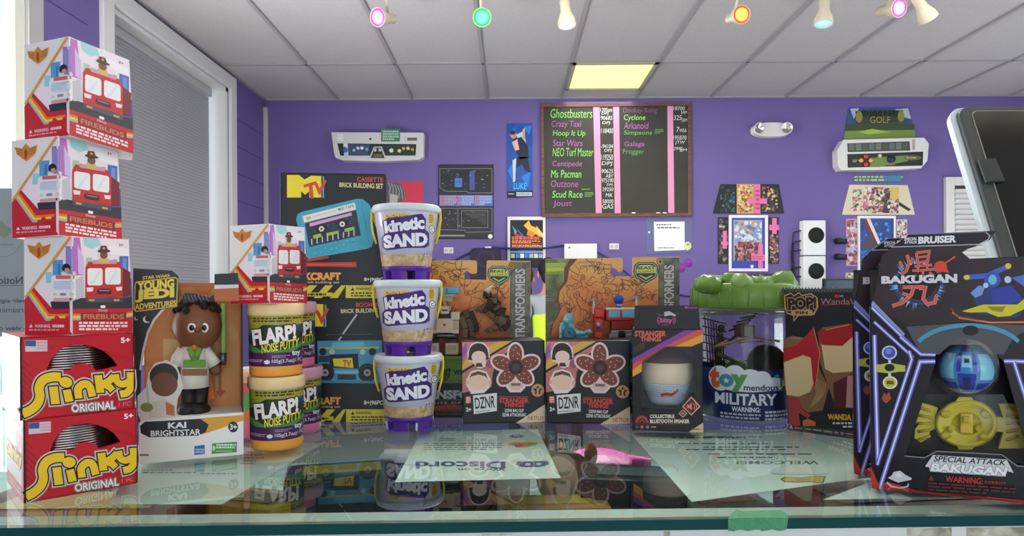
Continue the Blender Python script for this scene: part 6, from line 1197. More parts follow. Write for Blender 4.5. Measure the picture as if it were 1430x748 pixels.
for i, (px, d, r) in enumerate(((990, 0.785, 0.018), (1005, 0.80, 0.012), (1018, 0.79, 0.011), (1035, 0.775, 0.014), (1058, 0.78, 0.012), (1072, 0.79, 0.011), (1094, 0.79, 0.017), (1040, 0.83, 0.018), (1000, 0.83, 0.018), (1085, 0.835, 0.018), (1020, 0.805, 0.016), (1070, 0.81, 0.018))): mb.ball(((px-VPX)/F*d, d, G+zt-0.001), (r*0.9, r, (0.011, 0.008, 0.013, 0.012, 0.009, 0.008, 0.015, 0.009, 0.011, 0.010, 0.009, 0.009)[i]), gl if i % 2 else grn, 12, jag=0.34, seed=i)
mb.build('moulded_helmets', ld)
zz = lambda py: CZ-(py-VPY-(VPX-1039.5)*ROLL)*(jy-jr)/F-G
mb = MB(); mb.lathe([(jr+0.0004, 0.0030), (jr+0.0006, 0.0040), (jr+0.0006, zz(517)), (jr+0.0004, zz(516.5))], (jx, jy, G), mat('#1e2c5c', 0.35), 96, cap=False)
A = Art(conemap(jx, jy, G, jr+0.0006, G+0.1, jr+0.0006, 1039.5), cuts=vcuts(978, 1102, 4)).view(950, 370, 3.118)
for q in ((240, 490, 45, 52), (300, 490, 45, 36), (345, 500, 36, 38), (395, 520, 36, 30), (180, 500, 46, 56), (290, 530, 130, 24)): A.ell(*q, '#dfe2ea')
A.text('t', (138, 450, 180, 544), '#d8603c', bold=0.07); A.ell(206, 508, 29, 29, '#4a98a8'); A.poly([(206+14*(1 if k % 2 == 0 else 0.45)*math.cos(-PI/2+k*PI/5), 508+14*(1 if k % 2 == 0 else 0.45)*math.sin(-PI/2+k*PI/5)) for k in range(10)], '#e8ece8'); A.text('y', (224, 478, 290, 556), '#58a050', bold=0.07); A.text('mendous', (274, 520, 408, 548), '#2a2c40', bold=0.02); A.line([(419, 498), (419, 536)], 9, '#58a050'); A.ell(419, 546, 5, 5, '#58a050'); A.poly([(404+14*(1 if k % 2 == 0 else 0.45)*math.cos(-PI/2+k*PI/5), 486+14*(1 if k % 2 == 0 else 0.45)*math.sin(-PI/2+k*PI/5)) for k in range(10)], '#4a98a8')
A.text('MILITARY', (160, 562, 402, 612), '#dfe2ea', bold=0.03); A.text('WARNING:', (226, 620, 338, 642), '#dfe2ea', bold=0.03); A.fine(182, 646, 340, 676, 2, '#b8bccc', 3, fill=0.55); A.fine(356, 634, 470, 680, 3, '#ccd0dc', 5, fill=0.6); A.into(mb); mb.build('label', t)
# toys inside the jar
def jp(px, py, d=None): return wp(px, py, d or jy)
od = mat('#4a5230', 0.6); bn = mat('#3c2c22', 0.6); dk = mat('#1e1c18', 0.6)
mb = MB()
for i in range(7): a = jp(984+i*4, 440+i*3, 0.79+0.002*i); mb.tube([a, a+Vector((0.004, 0.002, -0.055))], 0.0009, bn, 6)
for j in range(6): mb.tube([jp(981, 444+j*11, 0.79), jp(1014, 452+j*11, 0.805)], 0.0009, bn, 6)
tag(mb.build('toy_netting'), 'brown toy fence netting inside the jar at its left side', 'toy')
tb = MB(); c = Vector((jx-0.012, jy-0.004, G+0.045)); tb.box(c, (0.05, 0.034, 0.018), od, rotz=0.3, bevel=0.003); tb.box(c+Vector((0, 0, -0.012)), (0.056, 0.04, 0.014), dk, rotz=0.3, bevel=0.005); o_ = thing('toy_tank', 'olive toy tank with a round turret inside the clear jar', 'toy', (c.x, c.y, G)); tb.build('hull', o_); MB().lathe([(0.016, 0), (0.0145, 0.009), (0.008, 0.012), (0, 0.012)], c+Vector((0, 0, 0.009)), od, 28).build('turret', o_); MB().tube([c+Vector((0.01, -0.006, 0.016)), c+Vector((-0.028, -0.02, 0.03))], 0.0022, od, 10).build('gun_barrel', o_)
o_ = MB().lathe([(0.006, 0), (0.021, 0.001), (0.024, 0.008), (0.021, 0.014), (0.006, 0.015)], (jx+0.014, jy-0.028, G+0.062), dk, 32, R=Matrix.Rotation(1.35, 3, 'X')).build('round_drum_toy'); tag(o_, 'big black round toy wheel standing inside the clear jar', 'toy')
mb = MB(); a = jp(1000, 480, .79)
for k in range(5): mb.tube([jp(1018+k*5, 462-k*6, .80), jp(1046+k*3, 450-k*3, .795)], 0.0012, bn, 6); mb.tube([jp(1002+k*15, 482-k*1.5, .775), jp(1016+k*15, 474+k, .78)], 0.001, mat('#8a6a4a', 0.6), 6)
mb.tube([jp(998, 484, .775), jp(1050, 470, .775), jp(1088, 476, .79)], 0.0014, mat('#8a6a4a', 0.6), 8); mb.box(jp(1040, 462, .80), (0.022, 0.012, 0.014), mat('#5a4636', 0.6), rotz=0.4, bevel=0.002); tag(mb.build('toy_fence'), 'brown toy barricade of thin bars inside the jar under the lid', 'toy')
c = jp(1003, 484, .82); o_ = thing('toy_soldier', 'small olive toy soldier lying inside the jar on the left', 'toy', (c.x, c.y, G)); mb = MB(); mb.tube([c+Vector((0, 0, -0.02)), c, c+Vector((0.003, 0, 0.016))], [0.004, 0.0055, 0.004], od, 10); mb.ball(c+Vector((0.004, 0, 0.022)), 0.005, od, 12); mb.tube([c+Vector((0, 0, 0.012)), c+Vector((0.012, -0.006, 0.008)), c+Vector((0.02, -0.008, 0.014))], 0.002, od, 8); mb.tube([c+Vector((-0.002, 0, -0.02)), c+Vector((-0.006, 0, -0.045))], 0.003, od, 8); mb.tube([c+Vector((0.003, 0, -0.02)), c+Vector((0.008, 0, -0.045))], 0.003, od, 8); mb.build('body', o_)
# ---------------------------------------------------------------- enamel pin box
C = Carton((1100, 594), (1191, 608), G, 404, 0.045); W0 = C.W; C.R = C.L+C.e*(W0*1.32); C.W = W0*1.32
t = thing('pin_box', 'dark box with red hooded figures and gold lettering beside the clear jar', 'toy box', C.mid()); mb = MB(); lean = C.e*(-0.003)
q = [(0, 0), (C.W, 0), (C.W, C.D), (0, C.D)]; mb.prism([C.p(u, d_, 0) for u, d_ in q], [C.p(u, d_, C.H)+lean for u, d_ in q], mat('#25272a', 0.4), 0.0008)
mb.prism([C.p(u, d_, C.H+0.0003)+lean for u, d_ in ((0.004, 0.004), (C.W-.004, .004), (C.W-.004, C.D-.004), (.004, C.D-.004))], [C.p(u, d_, C.H+0.0007)+lean for u, d_ in ((0.004, 0.004), (C.W-.004, .004), (C.W-.004, C.D-.004), (.004, C.D-.004))], mat('#8c8e8c', 0.4))
A = Art(C.map).view(1080, 380, 3.114)
A.rect(36, 72, 460, 88, '#3c3e40')
for k in range(30): A.rect(40+k*14, 66+0.0, 46+k*14, 84, '#5a5c5c')
A.poly([(46, 100), (75, 88), (90, 100), (110, 86), (125, 98), (165, 90), (192, 110), (196, 150), (178, 185), (110, 190), (88, 216), (86, 188), (58, 180), (48, 150)], '#c49a68'); A.poly([(52, 104), (76, 94), (90, 106), (110, 92), (126, 104), (163, 96), (186, 114), (190, 148), (174, 178), (106, 184), (92, 206), (91, 183), (62, 175), (54, 148)], '#1e1e20'); A.text('POP!', [(62, 112), (186, 104), (188, 158), (66, 166)], '#202022', bold=0.05, out=[('#c49a68', 0.055)]); A.rrect(78, 164, 172, 188, 8, '#c49a68'); A.text('PIN', (98, 169, 150, 182), '#2a2420', bold=0.04)
A.rect(266, 97, 286, 110, '#b82c30'); A.fine(288, 98, 312, 109, 1, '#b0b0b0', 3); A.text('WandaVision', (206, 114, 438, 140), '#c88a84', bold=-0.006); A.line([(206, 143), (335, 136)], 2, '#b84a48')
hairc = '#8a6444'
A.poly([(195, 260), (215, 240), (330, 222), (460, 225), (470, 480), (430, 590), (270, 585), (230, 470), (205, 400)], hairc); A.poly([(205, 285), (340, 255), (470, 260), (470, 420), (350, 430), (260, 438), (225, 420)], '#e0c494'); A.poly([(192, 262), (208, 248), (335, 222), (470, 228), (470, 330), (345, 280), (300, 320), (215, 316), (200, 300)], '#aa2226')
A.poly([(262, 480), (340, 440), (460, 450), (460, 590), (262, 590)], '#5a2228'); A.poly([(322, 450), (380, 445), (380, 590), (316, 588)], '#c08a80'); A.line([(228, 250), (330, 228)], 3, '#d0a860')
A.poly([(45, 292), (110, 282), (150, 300), (210, 440), (242, 500), (215, 600), (150, 610), (62, 540), (45, 480)], hairc)
for k in range(8): A.line([(172+k*8, 450+k*4), (190+k*5, 520), (160+k*6, 590-k*5)], 2, '#c8a070'); A.line([(60+k*10, 288), (84+k*10, 276+k*2)], 2, '#c8a070')
A.poly([(46, 390), (140, 330), (182, 380), (180, 470), (160, 520), (110, 540), (58, 532)], '#e0c494'); A.poly([(44, 330), (100, 318), (160, 258), (176, 238), (206, 352), (182, 510), (172, 462), (164, 372), (130, 360), (48, 392)], '#b4262a'); A.line([(176, 242), (204, 352), (184, 505)], 3, '#d8a060'); A.line([(46, 392), (130, 360), (164, 372)], 3, '#d8a060')
A.poly([(62, 542), (110, 545), (130, 600), (165, 620), (150, 635), (110, 610), (118, 668), (70, 664)], '#a83c3c'); A.poly([(128, 645), (150, 636), (184, 650), (184, 668), (130, 668)], '#c86a3c'); A.rect(60, 660, 70, 668, '#d8b0a0')
A.text('WANDA MAXIMOFF', [(236, 616), (470, 616), (470, 650), (236, 640)], '#e0b02c', bold=0.05); A.fine(258, 648, 460, 664, 1, '#e0dcd8', 4); A.fine(302, 664, 460, 678, 1, '#e0dcd8', 5); A.poly([(64, 662), (470, 700), (470, 740), (66, 686)], '#3e4042'); A.fine(0, 0, 0, 0, 1, '#b0b0b0', 3, q=[(92, 670), (460, 712), (460, 722), (92, 680)])
A.poly([(70, 678), (78, 662), (86, 680)], '#c8c8c8'); A.into(mb); mb.build('carton', t)
# ---------------------------------------------------------------- neon-lined trading-toy packs
C = Carton((1217, 675.5), (1430, 699), G, 430, 0.036); sc = 1495/1430; W0 = C.W; 
pR = gp(1500, 706, G); C.R = C.L+C.e*((pR-C.L).dot(C.e)); C.W = (C.R-C.L).length
V2 = (1180, 310, 3.74); V3 = (1180, 470, 3.116)
b2 = lambda x, y: (V2[0]+x/V2[2], V2[1]+y/V2[2]); b3 = lambda x, y: (V3[0]+x/V3[2], V3[1]+y/V3[2])
t = thing('battle_toy_pack', 'front black toy pack with neon violet lines and a blue ball at the right end', 'toy package', C.mid(), 'neon-lined black toy packs'); BK = mat('#15131a', 0.35)
Rx = 1500
outer = [(1217, 675.5), (1216, 430), (1231, 357), (1243, 346), (1266, 330.5), (1268, 327), (1391, 322), (1382, 335), (1360, 344), (1342, 345), (1341, 350), (1354, 361), (1470, 356), (1484, 362), (1499, 436), (1500, 706)]
hole = [b3(395, 106)]+[b3(530+146*math.cos(math.radians(a)), 132+142*math.sin(math.radians(a))) for a in range(198, 343, 9)]+[b3(*p) for p in ((690, 106), (815, 560), (745, 556), (680, 505), (395, 492), (345, 520), (265, 512))]
mb = MB(); panel_hole(mb, C, outer, hole, BK, 0.001)
zb = lambda py: (C.at(1300, py)-C.L).z
hb = zb(430)
th = 0.001
for a in ((0, th, 0.0012, C.D, 0, hb), (C.W-th, C.W, 0.0012, C.D, 0, hb), (0, C.W, 0.0012, C.D, 0, th)): C.body(mb, mat('#1a2a5a', 0.35), 0, *a[:2], *a[2:4], *a[4:])
# slanting top from the front plate to the back
cb = mat('#101016', 0.4); C.body(mb, cb, 0, 0, C.W, C.D-0.001, C.D, 0, zb(372))
mb.add([C.p(0, 0.0012, hb), C.p(C.W, 0.0012, hb), C.p(C.W, C.D, zb(372)), C.p(0, C.D, zb(372))], [[0, 1, 2, 3]], cb)
A = Art(C.map)
A.view(*V2)
A.line([(330, 64), (240, 128)], 3, '#a8a8b0'); A.line([(240, 130), (700, 116), (745, 92), (758, 72), (735, 52)], 5, '#b8b8c0'); A.line([(330, 64), (735, 52)], 3, '#8a8a92'); A.poly([(192, 178), (236, 136), (700, 122), (640, 140), (610, 160), (655, 196), (1180, 180), (1180, 530), (600, 520), (330, 538), (145, 440)], noisy([(0.3, '#1e1216'), (0.6, '#2a1a20'), (0.8, '#34222a')], 60))
A.text('SPECIAL', [(309, 82), (377, 78), (377, 94), (309, 98)], '#e4e4ea', bold=0.04, shear=0.15); A.text('ATTACK', [(309, 100), (377, 97), (377, 111), (309, 114)], '#e4e4ea', bold=0.04, shear=0.15); A.text('BRUISER', [(384, 76), (583, 68), (580, 106), (382, 114)], '#ecebf0', bold=0.045)
for q, c in (((385, 320, 140, 118), '#26344e'), ((385, 320, 128, 112), '#32507a')): A.ell(*q, c)
rg = random.Random(6)
for k in range(46):
    a = rg.uniform(0, 2*PI); r0_, r1_ = 100, rg.uniform(128, 168); w_ = rg.uniform(.03, .08); A.poly([(385+r0_*math.cos(a-w_), 320+r0_*.93*math.sin(a-w_)), (385+r1_*math.cos(a), 320+r1_*.9*math.sin(a)), (385+r0_*math.cos(a+w_), 320+r0_*.93*math.sin(a+w_))], rg.choice(['#6aa4d8', '#8abce4', '#4a7ab4', '#a8cce8']))
A.ell(385, 320, 112, 104, '#1c1014')
A.arc(385, 320, 108, 100, 20, 175, 8, '#3a3a74'); A.arc(385, 320, 96, 90, 10, 190, 5, '#7a3a30')
kr = '#d85a48'
def brush(pts, w, c1='#e09a8c', c2=kr): A.line(pts, w*1.35, c1); A.line(pts, w, c2)
for p, w in (([(285, 205), (300, 235)], 11), ([(325, 170), (335, 215), (320, 255), (290, 275)], 12), ([(352, 185), (345, 215)], 9), ([(372, 160), (440, 152), (432, 205), (380, 212), (372, 160)], 10), ([(378, 184), (432, 178)], 8), ([(362, 232), (455, 222)], 9), ([(385, 212), (378, 262)], 9), ([(428, 208), (430, 252)], 9), ([(350, 254), (470, 246)], 9), ([(405, 250), (408, 284)], 9), ([(372, 276), (355, 290)], 9), ([(440, 262), (462, 280)], 9)): brush(p, w)
A.ell(498, 232, 34, 30, '#d8482c'); A.line([(520, 215), (576, 180)], 9, '#d8482c'); A.poly([(470, 240), (530, 240), (545, 265), (490, 256)], '#d8482c')
for p, w in (([(300, 340), (400, 338), (398, 345), (420, 342), (408, 400), (430, 428), (470, 420), (478, 380)], 13), ([(360, 336), (345, 380), (300, 420), (246, 438)], 14), ([(298, 372), (345, 386)], 12)): brush(p, w)
A.text('BAKUGAN', [(190, 282), (585, 270), (585, 316), (190, 322)], '#dcdcde', bold=0.055, out=[('#201418', 0.04), ('#8a8a90', 0.012)])
A.poly([(660, 350), (760, 330), (860, 360), (960, 420), (900, 500), (700, 480)], '#2a3a70'); A.line([(636, 288), (740, 280), (860, 228)], 26, '#4a5cc0'); A.ell(636, 288, 17, 13, '#d8d040'); A.ell(852, 229, 16, 15, '#d8d040'); A.ell(770, 300, 44, 40, '#3a52b8'); A.ell(770, 300, 22, 26, '#6ac0dc'); A.ell(850, 300, 18, 18, '#b8d0f0'); A.ell(735, 330, 14, 14, '#b8d0f0'); A.poly([(760, 350), (870, 330), (930, 400), (860, 430), (770, 425)], '#2c3ca0'); A.poly([(655, 370), (700, 330), (730, 340), (715, 380), (680, 395)], '#7a9ad8'); A.poly([(870, 290), (960, 270), (1000, 310), (940, 340)], '#5a70c8')
A.poly([(610, 465), (720, 430), (900, 430), (960, 380), (1010, 420), (900, 470), (860, 490), (800, 495), (740, 470), (650, 472)], '#d0c828'); A.poly([(740, 440), (840, 440), (820, 470), (770, 462)], '#8a8a1c'); A.line([(560, 470), (600, 500), (760, 524), (940, 522)], 9, '#d87838'); A.line([(556, 450), (580, 490), (700, 512)], 6, '#8a4a38')
A.poly([(318, 545), (600, 528), (960, 538), (960, 560), (880, 600), (830, 690), (760, 690), (700, 640), (550, 640), (490, 690), (395, 690)], '#515156'); A.arc(645, 690, 290, 152, 206, 334, 22, '#4a98b4', n=30); A.ell(655, 565, 42, 26, '#18181c')
nb, nw = '#6a6ac4', '#d8dcff'
def neon(pts, w=11): A.line(pts, w*1.7, nb); A.line(pts, w*0.62, nw)
A.poly([(137, 432), (145, 410), (312, 582), (300, 610), (140, 448)], '#8a9cc0'); neon([(140, 446), (395, 690), (472, 690)], 11); A.poly([(158, 540), (340, 700), (340, 760), (160, 760)], '#17141c'); A.view(*V3)
neon([(128, -8), (143, 545)], 12)
A.view(*V2); neon([(152, 520), (352, 702), (352, 706)], 10); A.view(*V3)
neon([(278, 60), (290, 98), (140, 556)], 10); neon([(392, 106), (326, 108), (150, 660)], 12); neon([(240, 0), (330, 76), (392, 78)], 9)
neon([(800, 108), (735, 106), (692, 106)], 11); neon([(735, 108), (905, 640)], 11)
A.ell(193, 68, 33, 30, '#c8d0e8'); A.ell(193, 68, 26, 24, '#4a50b0'); A.ell(190, 62, 14, 12, '#7a88d8'); A.poly([(134, 120), (160, 118), (190, 112), (262, 124), (262, 150), (230, 152), (190, 158), (138, 152)], '#b8bc50'); A.ell(194, 133, 22, 16, '#15131a'); A.ell(196, 198, 32, 28, '#e0e0dc'); A.ell(196, 198, 25, 22, '#c8c030'); A.poly([(182, 190), (210, 190), (214, 206), (180, 206)], '#5a5a28'); A.rect(188, 100, 200, 116, '#d0d4e0'); A.rect(188, 158, 200, 172, '#d0d4e0'); A.poly([(160, 262), (172, 240), (180, 252), (192, 236), (200, 268), (180, 288), (164, 278)], '#a84a28')
A.poly([(112, 560), (146, 640), (150, 666), (116, 655)], '#c8342c'); A.poly([(165, 640), (185, 628), (320, 668), (800, 710), (800, 722), (160, 664)], '#c8342c')
A.poly([(185, 610), (200, 604), (212, 585), (240, 580), (262, 598), (290, 612), (288, 620), (255, 626), (232, 632), (208, 622)], '#d4d4d6'); A.ell(232, 600, 14, 9, '#eaeaec'); A.line([(182, 630), (200, 648), (240, 656), (272, 648), (276, 636)], 6, '#e0d0c8')
A.poly([(348, 562), (382, 512), (702, 532), (732, 590), (700, 580), (696, 606), (368, 584), (366, 566)], '#d8d8da'); A.text('SPECIAL ATTACK', [(388, 514), (700, 534), (696, 558), (384, 540)], '#1a1a1e', bold=0.02, shear=0.12); A.text('BAKUGAN', [(374, 546), (708, 566), (700, 604), (370, 582)], '#f2f2f4', bold=0.05, shear=0.08, out=[('#606068', 0.035)])
A.text('WARNING:', [(436, 602), (600, 612), (598, 640), (436, 628)], '#b83a34', bold=0.03); A.fine(0, 0, 0, 0, 1, '#8a3430', 3, q=[(606, 622), (738, 630), (738, 642), (606, 636)], fill=0.9); A.fine(0, 0, 0, 0, 3, '#6a3430', 5, q=[(360, 626), (740, 652), (740, 692), (360, 668)], fill=0.5); A.poly([(362, 622), (374, 600), (386, 624)], '#8a3430')
A.line([(258, 516), (345, 524), (398, 496), (680, 510), (748, 560), (815, 562)], 4, '#8a8c92')
A.into(mb); mb.build('carton', t)
# left flank
mb = MB(); B = Art(uvmap(C.p(0, C.D, hb), C.p(0, 0, hb), C.p(0, 0, 0), C.p(0, C.D, 0)), lift=0.0002); B.rect(0, 0, 1, 1, '#1c2c66'); B.poly([(0, 0), (1, 0), (1, 0.5), (0.3, 0.7), (0, 0.6)], '#6a86b8'); B.line([(0.5, 0.02), (0.55, 0.8), (0.95, 0.55)], 0.09, '#9a9ae8'); B.rect(0, 0.93, 1, 1, '#b8342c')
for k in range(14): B.rect(0, 0.5+k*0.033, 1, 0.506+k*0.033, '#3a62c8')
B.into(mb); mb.build('flank_print', t)
mb = MB(); P = [C.at(*p, 0.0) for p in hole]
inn = noisy([(0.4, '#0c0c10'), (0.8, '#1a1a22')], 30); C.body(mb, inn, 0, 0.004, C.W-0.004, C.D-0.004, C.D-0.002, 0.004, hb); mb.build('inner_backing', t)
cc = C.at(*b3(530, 138), 0.016); rb = 108/3.116*cc.y/F
cb_ = mat('#3a8ac4', 0.18, coat=0.6); cb2 = mat('#2a3aa0', 0.2, coat=0.6); cb3 = mat('#7ac8e0', 0.15, coat=0.6)
mb = MB().ball(cc, rb, cb_, 40); ball = mb.build('ball_toy', t, label='glossy blue ball toy')
mb = MB()
def patch(lo0, lo1, la0, la1, m, r):
    n = 8; vs = []; fs = []
    az = math.atan2(cc.x, cc.y)
    for i in range(n+1):
        for j in range(n+1):
            lo = math.radians(lo0+(lo1-lo0)*i/n)-az; la = math.radians(la0+(la1-la0)*j/n); vs.append(cc+Vector((math.sin(lo)*math.cos(la), -math.cos(lo)*math.cos(la), math.sin(la)))*r)
    for i in range(n):
        for j in range(n): a = i*(n+1)+j; fs.append([a, a+n+1, a+n+2, a+1])
    mb.add(vs, fs, m, True)
patch(-18, 18, -60, -6, cb2, rb*1.015); patch(-8, 8, -50, -14, mat('#14307a', 0.2), rb*1.03); patch(-62, -26, -20, 40, cb3, rb*1.012); patch(26, 62, -20, 40, cb3, rb*1.012); patch(-60, -24, -62, -28, cb2, rb*1.012); patch(24, 60, -62, -28, cb2, rb*1.012); patch(-20, 20, 46, 80, cb2, rb*1.012); patch(-10, 10, 8, 36, cb3, rb*1.015); patch(-5, 5, 18, 28, mat('#1c2c50', 0.3), rb*1.03); patch(-20, -12, -2, 44, cb2, rb*1.01); patch(12, 20, -2, 44, cb2, rb*1.01)
mb.build('ball_plates', ball)
yl = mat('#e2d236', 0.25, trans=0.12); yl2 = mat('#c0ae22', 0.28, trans=0.1)
yc = C.at(*b3(528, 378), 0.024); u = (C.at(*b3(628, 378), 0.024)-yc).length/100; Ry = Matrix((C.e, -C.n, Vector((0, 0, 1)))).transposed()
RQ = Matrix((C.e, Vector((0, 0, 1)), -C.n)).transposed()
def yp(x, y, d=0.024): return C.at(*b3(x, y), d)
mb = MB()
vs = []
def ering(rx, ry, d): return [yp(528+rx*math.cos(2*PI*k/40), 378+ry*math.sin(2*PI*k/40), d) for k in range(40)]
R1 = [ering(138, 106, 0.030), ering(140, 108, 0.024), ering(132, 102, 0.018), ering(118, 88, 0.017), ering(112, 84, 0.020), ering(70, 52, 0.016), ering(64, 46, 0.019), ering(2, 2, 0.019)]
vs = [p for r in R1 for p in r]; fs = [[i*40+k, i*40+(k+1) % 40, (i+1)*40+(k+1) % 40, (i+1)*40+k] for i in range(len(R1)-1) for k in range(40)]; mb.add(vs, fs, yl, True)
yt = mb.build('shield_toy', t, label='translucent yellow shield toy')
mb = MB(); a = yp(500, 330, .016); b = yp(556, 420, .016); mb.box((a+b)/2, (abs((b-a).dot(C.e)), 0.004, abs(a.z-b.z)), mat('#d8bc28', 0.3), rotz=math.atan2(C.e.y, C.e.x), bevel=0.001)
a = yp(512, 345, .012); b = yp(544, 375, .012); mb.box((a+b)/2, (abs((b-a).dot(C.e)), 0.003, abs(a.z-b.z)), yl2, rotz=math.atan2(C.e.y, C.e.x), bevel=0.0008)
for x, y in ((440, 335), (615, 335), (440, 430), (610, 435), (470, 400), (590, 400)): mb.ball(yp(x, y, .018), (0.0045, 0.0016, 0.0032), yl2, 14)
mb.plate([yp(*p, .018) for p in ((480, 285), (495, 262), (550, 262), (565, 285), (545, 300), (500, 300))], C.n*0.005, yl); mb.plate([yp(*p, .018) for p in ((485, 470), (565, 470), (555, 490), (495, 490))], C.n*0.005, yl); mb.build('shield_core', yt)
for pts, nm in (([(392, 350), (392, 400), (370, 410), (366, 440), (330, 460), (302, 440), (306, 400), (318, 385), (300, 360), (310, 310), (335, 288), (380, 300), (405, 310)], 'wing'), ([(660, 350), (690, 352), (672, 300), (668, 292), (760, 292), (800, 290), (780, 350), (800, 360), (800, 400), (780, 410), (800, 486), (668, 486), (690, 415), (660, 412)], 'wing')):
    mb = MB(); mb.plate([yp(*p, .022) for p in pts], C.n*0.005, yl, bevel=0)
    x0 = sum(p[0] for p in pts)/len(pts)
    for k in range(5): y = 305+k*36; mb.tube([yp(x0-30, y, .0215), yp(x0+26, y+(378-y)*0.25, .0215)], 0.0011, yl2, 8)
    mb.build(nm, yt)
mb = MB(); cl = clear('#ffffff', 0.9, 0.05); cz = C.at(*b3(530, 138), 0.012)
R2 = [[C.at(*b3(530+rx*math.cos(2*PI*k/40), 132+ry*math.sin(2*PI*k/40)), d) for k in range(40)] for rx, ry, d in ((150, 140, 0.001), (140, 132, -0.0004), (122, 118, -0.0008), (70, 70, -0.0012), (2, 2, -0.0014))]
mb.add([p for r in R2 for p in r], [[i*40+k, i*40+(k+1) % 40, (i+1)*40+(k+1) % 40, (i+1)*40+k] for i in range(len(R2)-1) for k in range(40)], cl, True)
P = [C.at(*p, 0.0014) for p in [b3(*q) for q in ((690, 250), (760, 400), (815, 555), (745, 552), (680, 502), (395, 490), (345, 516), (268, 508), (350, 250))]]; mb.add(P, [list(range(len(P)))], cl); mb.build('clear_bubble', t)
k_ = ray(1192.5, 660); k_.z = 0; L2 = k_*((C.L.dot(C.n)+0.0395)/k_.dot(C.n)); e2 = Vector((L2.x-C.L.x, L2.y-C.L.y, 0))
dup(t, t.location+e2, 0.0, 'rear black toy pack with neon violet lines, mostly hidden behind the front one')
# ---------------------------------------------------------------- tablet on its stand
dT = 0.72; top = wp(1322, 150, dT); bottom_dir = wp(1385, 360, dT*0.9064)-top; vd = bottom_dir.normalized(); X = Vector((1, 0, 0)); Wt, Ht = 0.225, 0.29; nrm = X.cross(vd).normalized()
if nrm.y > 0: nrm = -nrm
t = thing('tablet', 'dark-screened tablet with a pale edge leaning on a stand behind the neon-lined packs', 'tablet', (top.x+Wt/2, (top+vd*Ht).y+0.02, G))
def tp(x, y, d=0.0): return top+X*x+vd*y+nrm*d
def rr_(x0, y0, x1, y1, r, d, n=6):
    o = []
    for cx, cy, a in ((x1-r, y0+r, -90), (x1-r, y1-r, 0), (x0+r, y1-r, 90), (x0+r, y0+r, 180)):
        for k in range(n+1): th = math.radians(a+k*90/n); o.append(tp(cx+r*math.cos(th), cy+r*math.sin(th), d))
    return o
mb = MB(); wsh = mat('#d3dcdc', 0.35); a = rr_(0, 0, Wt, Ht, 0.016, 0.0); b = rr_(0.001, 0.001, Wt-0.001, Ht-0.001, 0.016, -0.009); mb.prism(b, a, wsh, 0.002); mb.build('pale_shell', t)
mb = MB(); dg = mat('#4a4d4a', 0.45); a = rr_(0.007, 0.003, Wt-0.004, Ht-0.004, 0.014, 0.005); b = rr_(0.006, 0.001, Wt-0.001, Ht-0.001, 0.015, 0.0006); mb.prism(b, a, dg, 0.0015); mb.build('bezel', t)
mb = MB(); mb.prism(rr_(0.0195, 0.0085, Wt-0.020, Ht-0.0165, 0.007, 0.0052), rr_(0.0195, 0.0085, Wt-0.020, Ht-0.0165, 0.007, 0.0056), mat('#b0ac9c', 0.4)); mb.build('inner_edge', t)
mb = MB(); mb.prism(rr_(0.0205, 0.0095, Wt-0.0215, Ht-0.018, 0.006, 0.0057), rr_(0.0205, 0.0095, Wt-0.0215, Ht-0.018, 0.006, 0.0062), mat('#1b1a1a', 0.12)); mb.build('screen', t)
mb = MB(); q = [(0.009, 0.070), (0.027, 0.069), (0.029, 0.096), (0.010, 0.097)]; mb.prism([tp(x, y, 0.0062) for x, y in q], [tp(x, y, 0.0095) for x, y in q], mat('#3c3e3c', 0.5), 0.0012); mb.build('corner_clip', t)
mb = MB(); f0 = tp(Wt/2, Ht*0.55, -0.022); mb.tube([f0, Vector((f0.x, f0.y+0.05, G+0.03)), Vector((f0.x, f0.y+0.02, G+0.0135))], 0.012, mat('#c8ccd0', 0.3, metal=0.6), 14); mb.box((f0.x, f0.y+0.0, G+0.0045), (0.12, 0.12, 0.008), mat('#c8ccd0', 0.3, metal=0.6), bevel=0.002); mb.box(tp(Wt/2, Ht*0.55, -0.019), (0.07, 0.006, 0.07), mat('#c8ccd0', 0.3, metal=0.6), rot=Matrix((X, nrm, -vd)).transposed(), bevel=0.001); mb.build('stand', t)
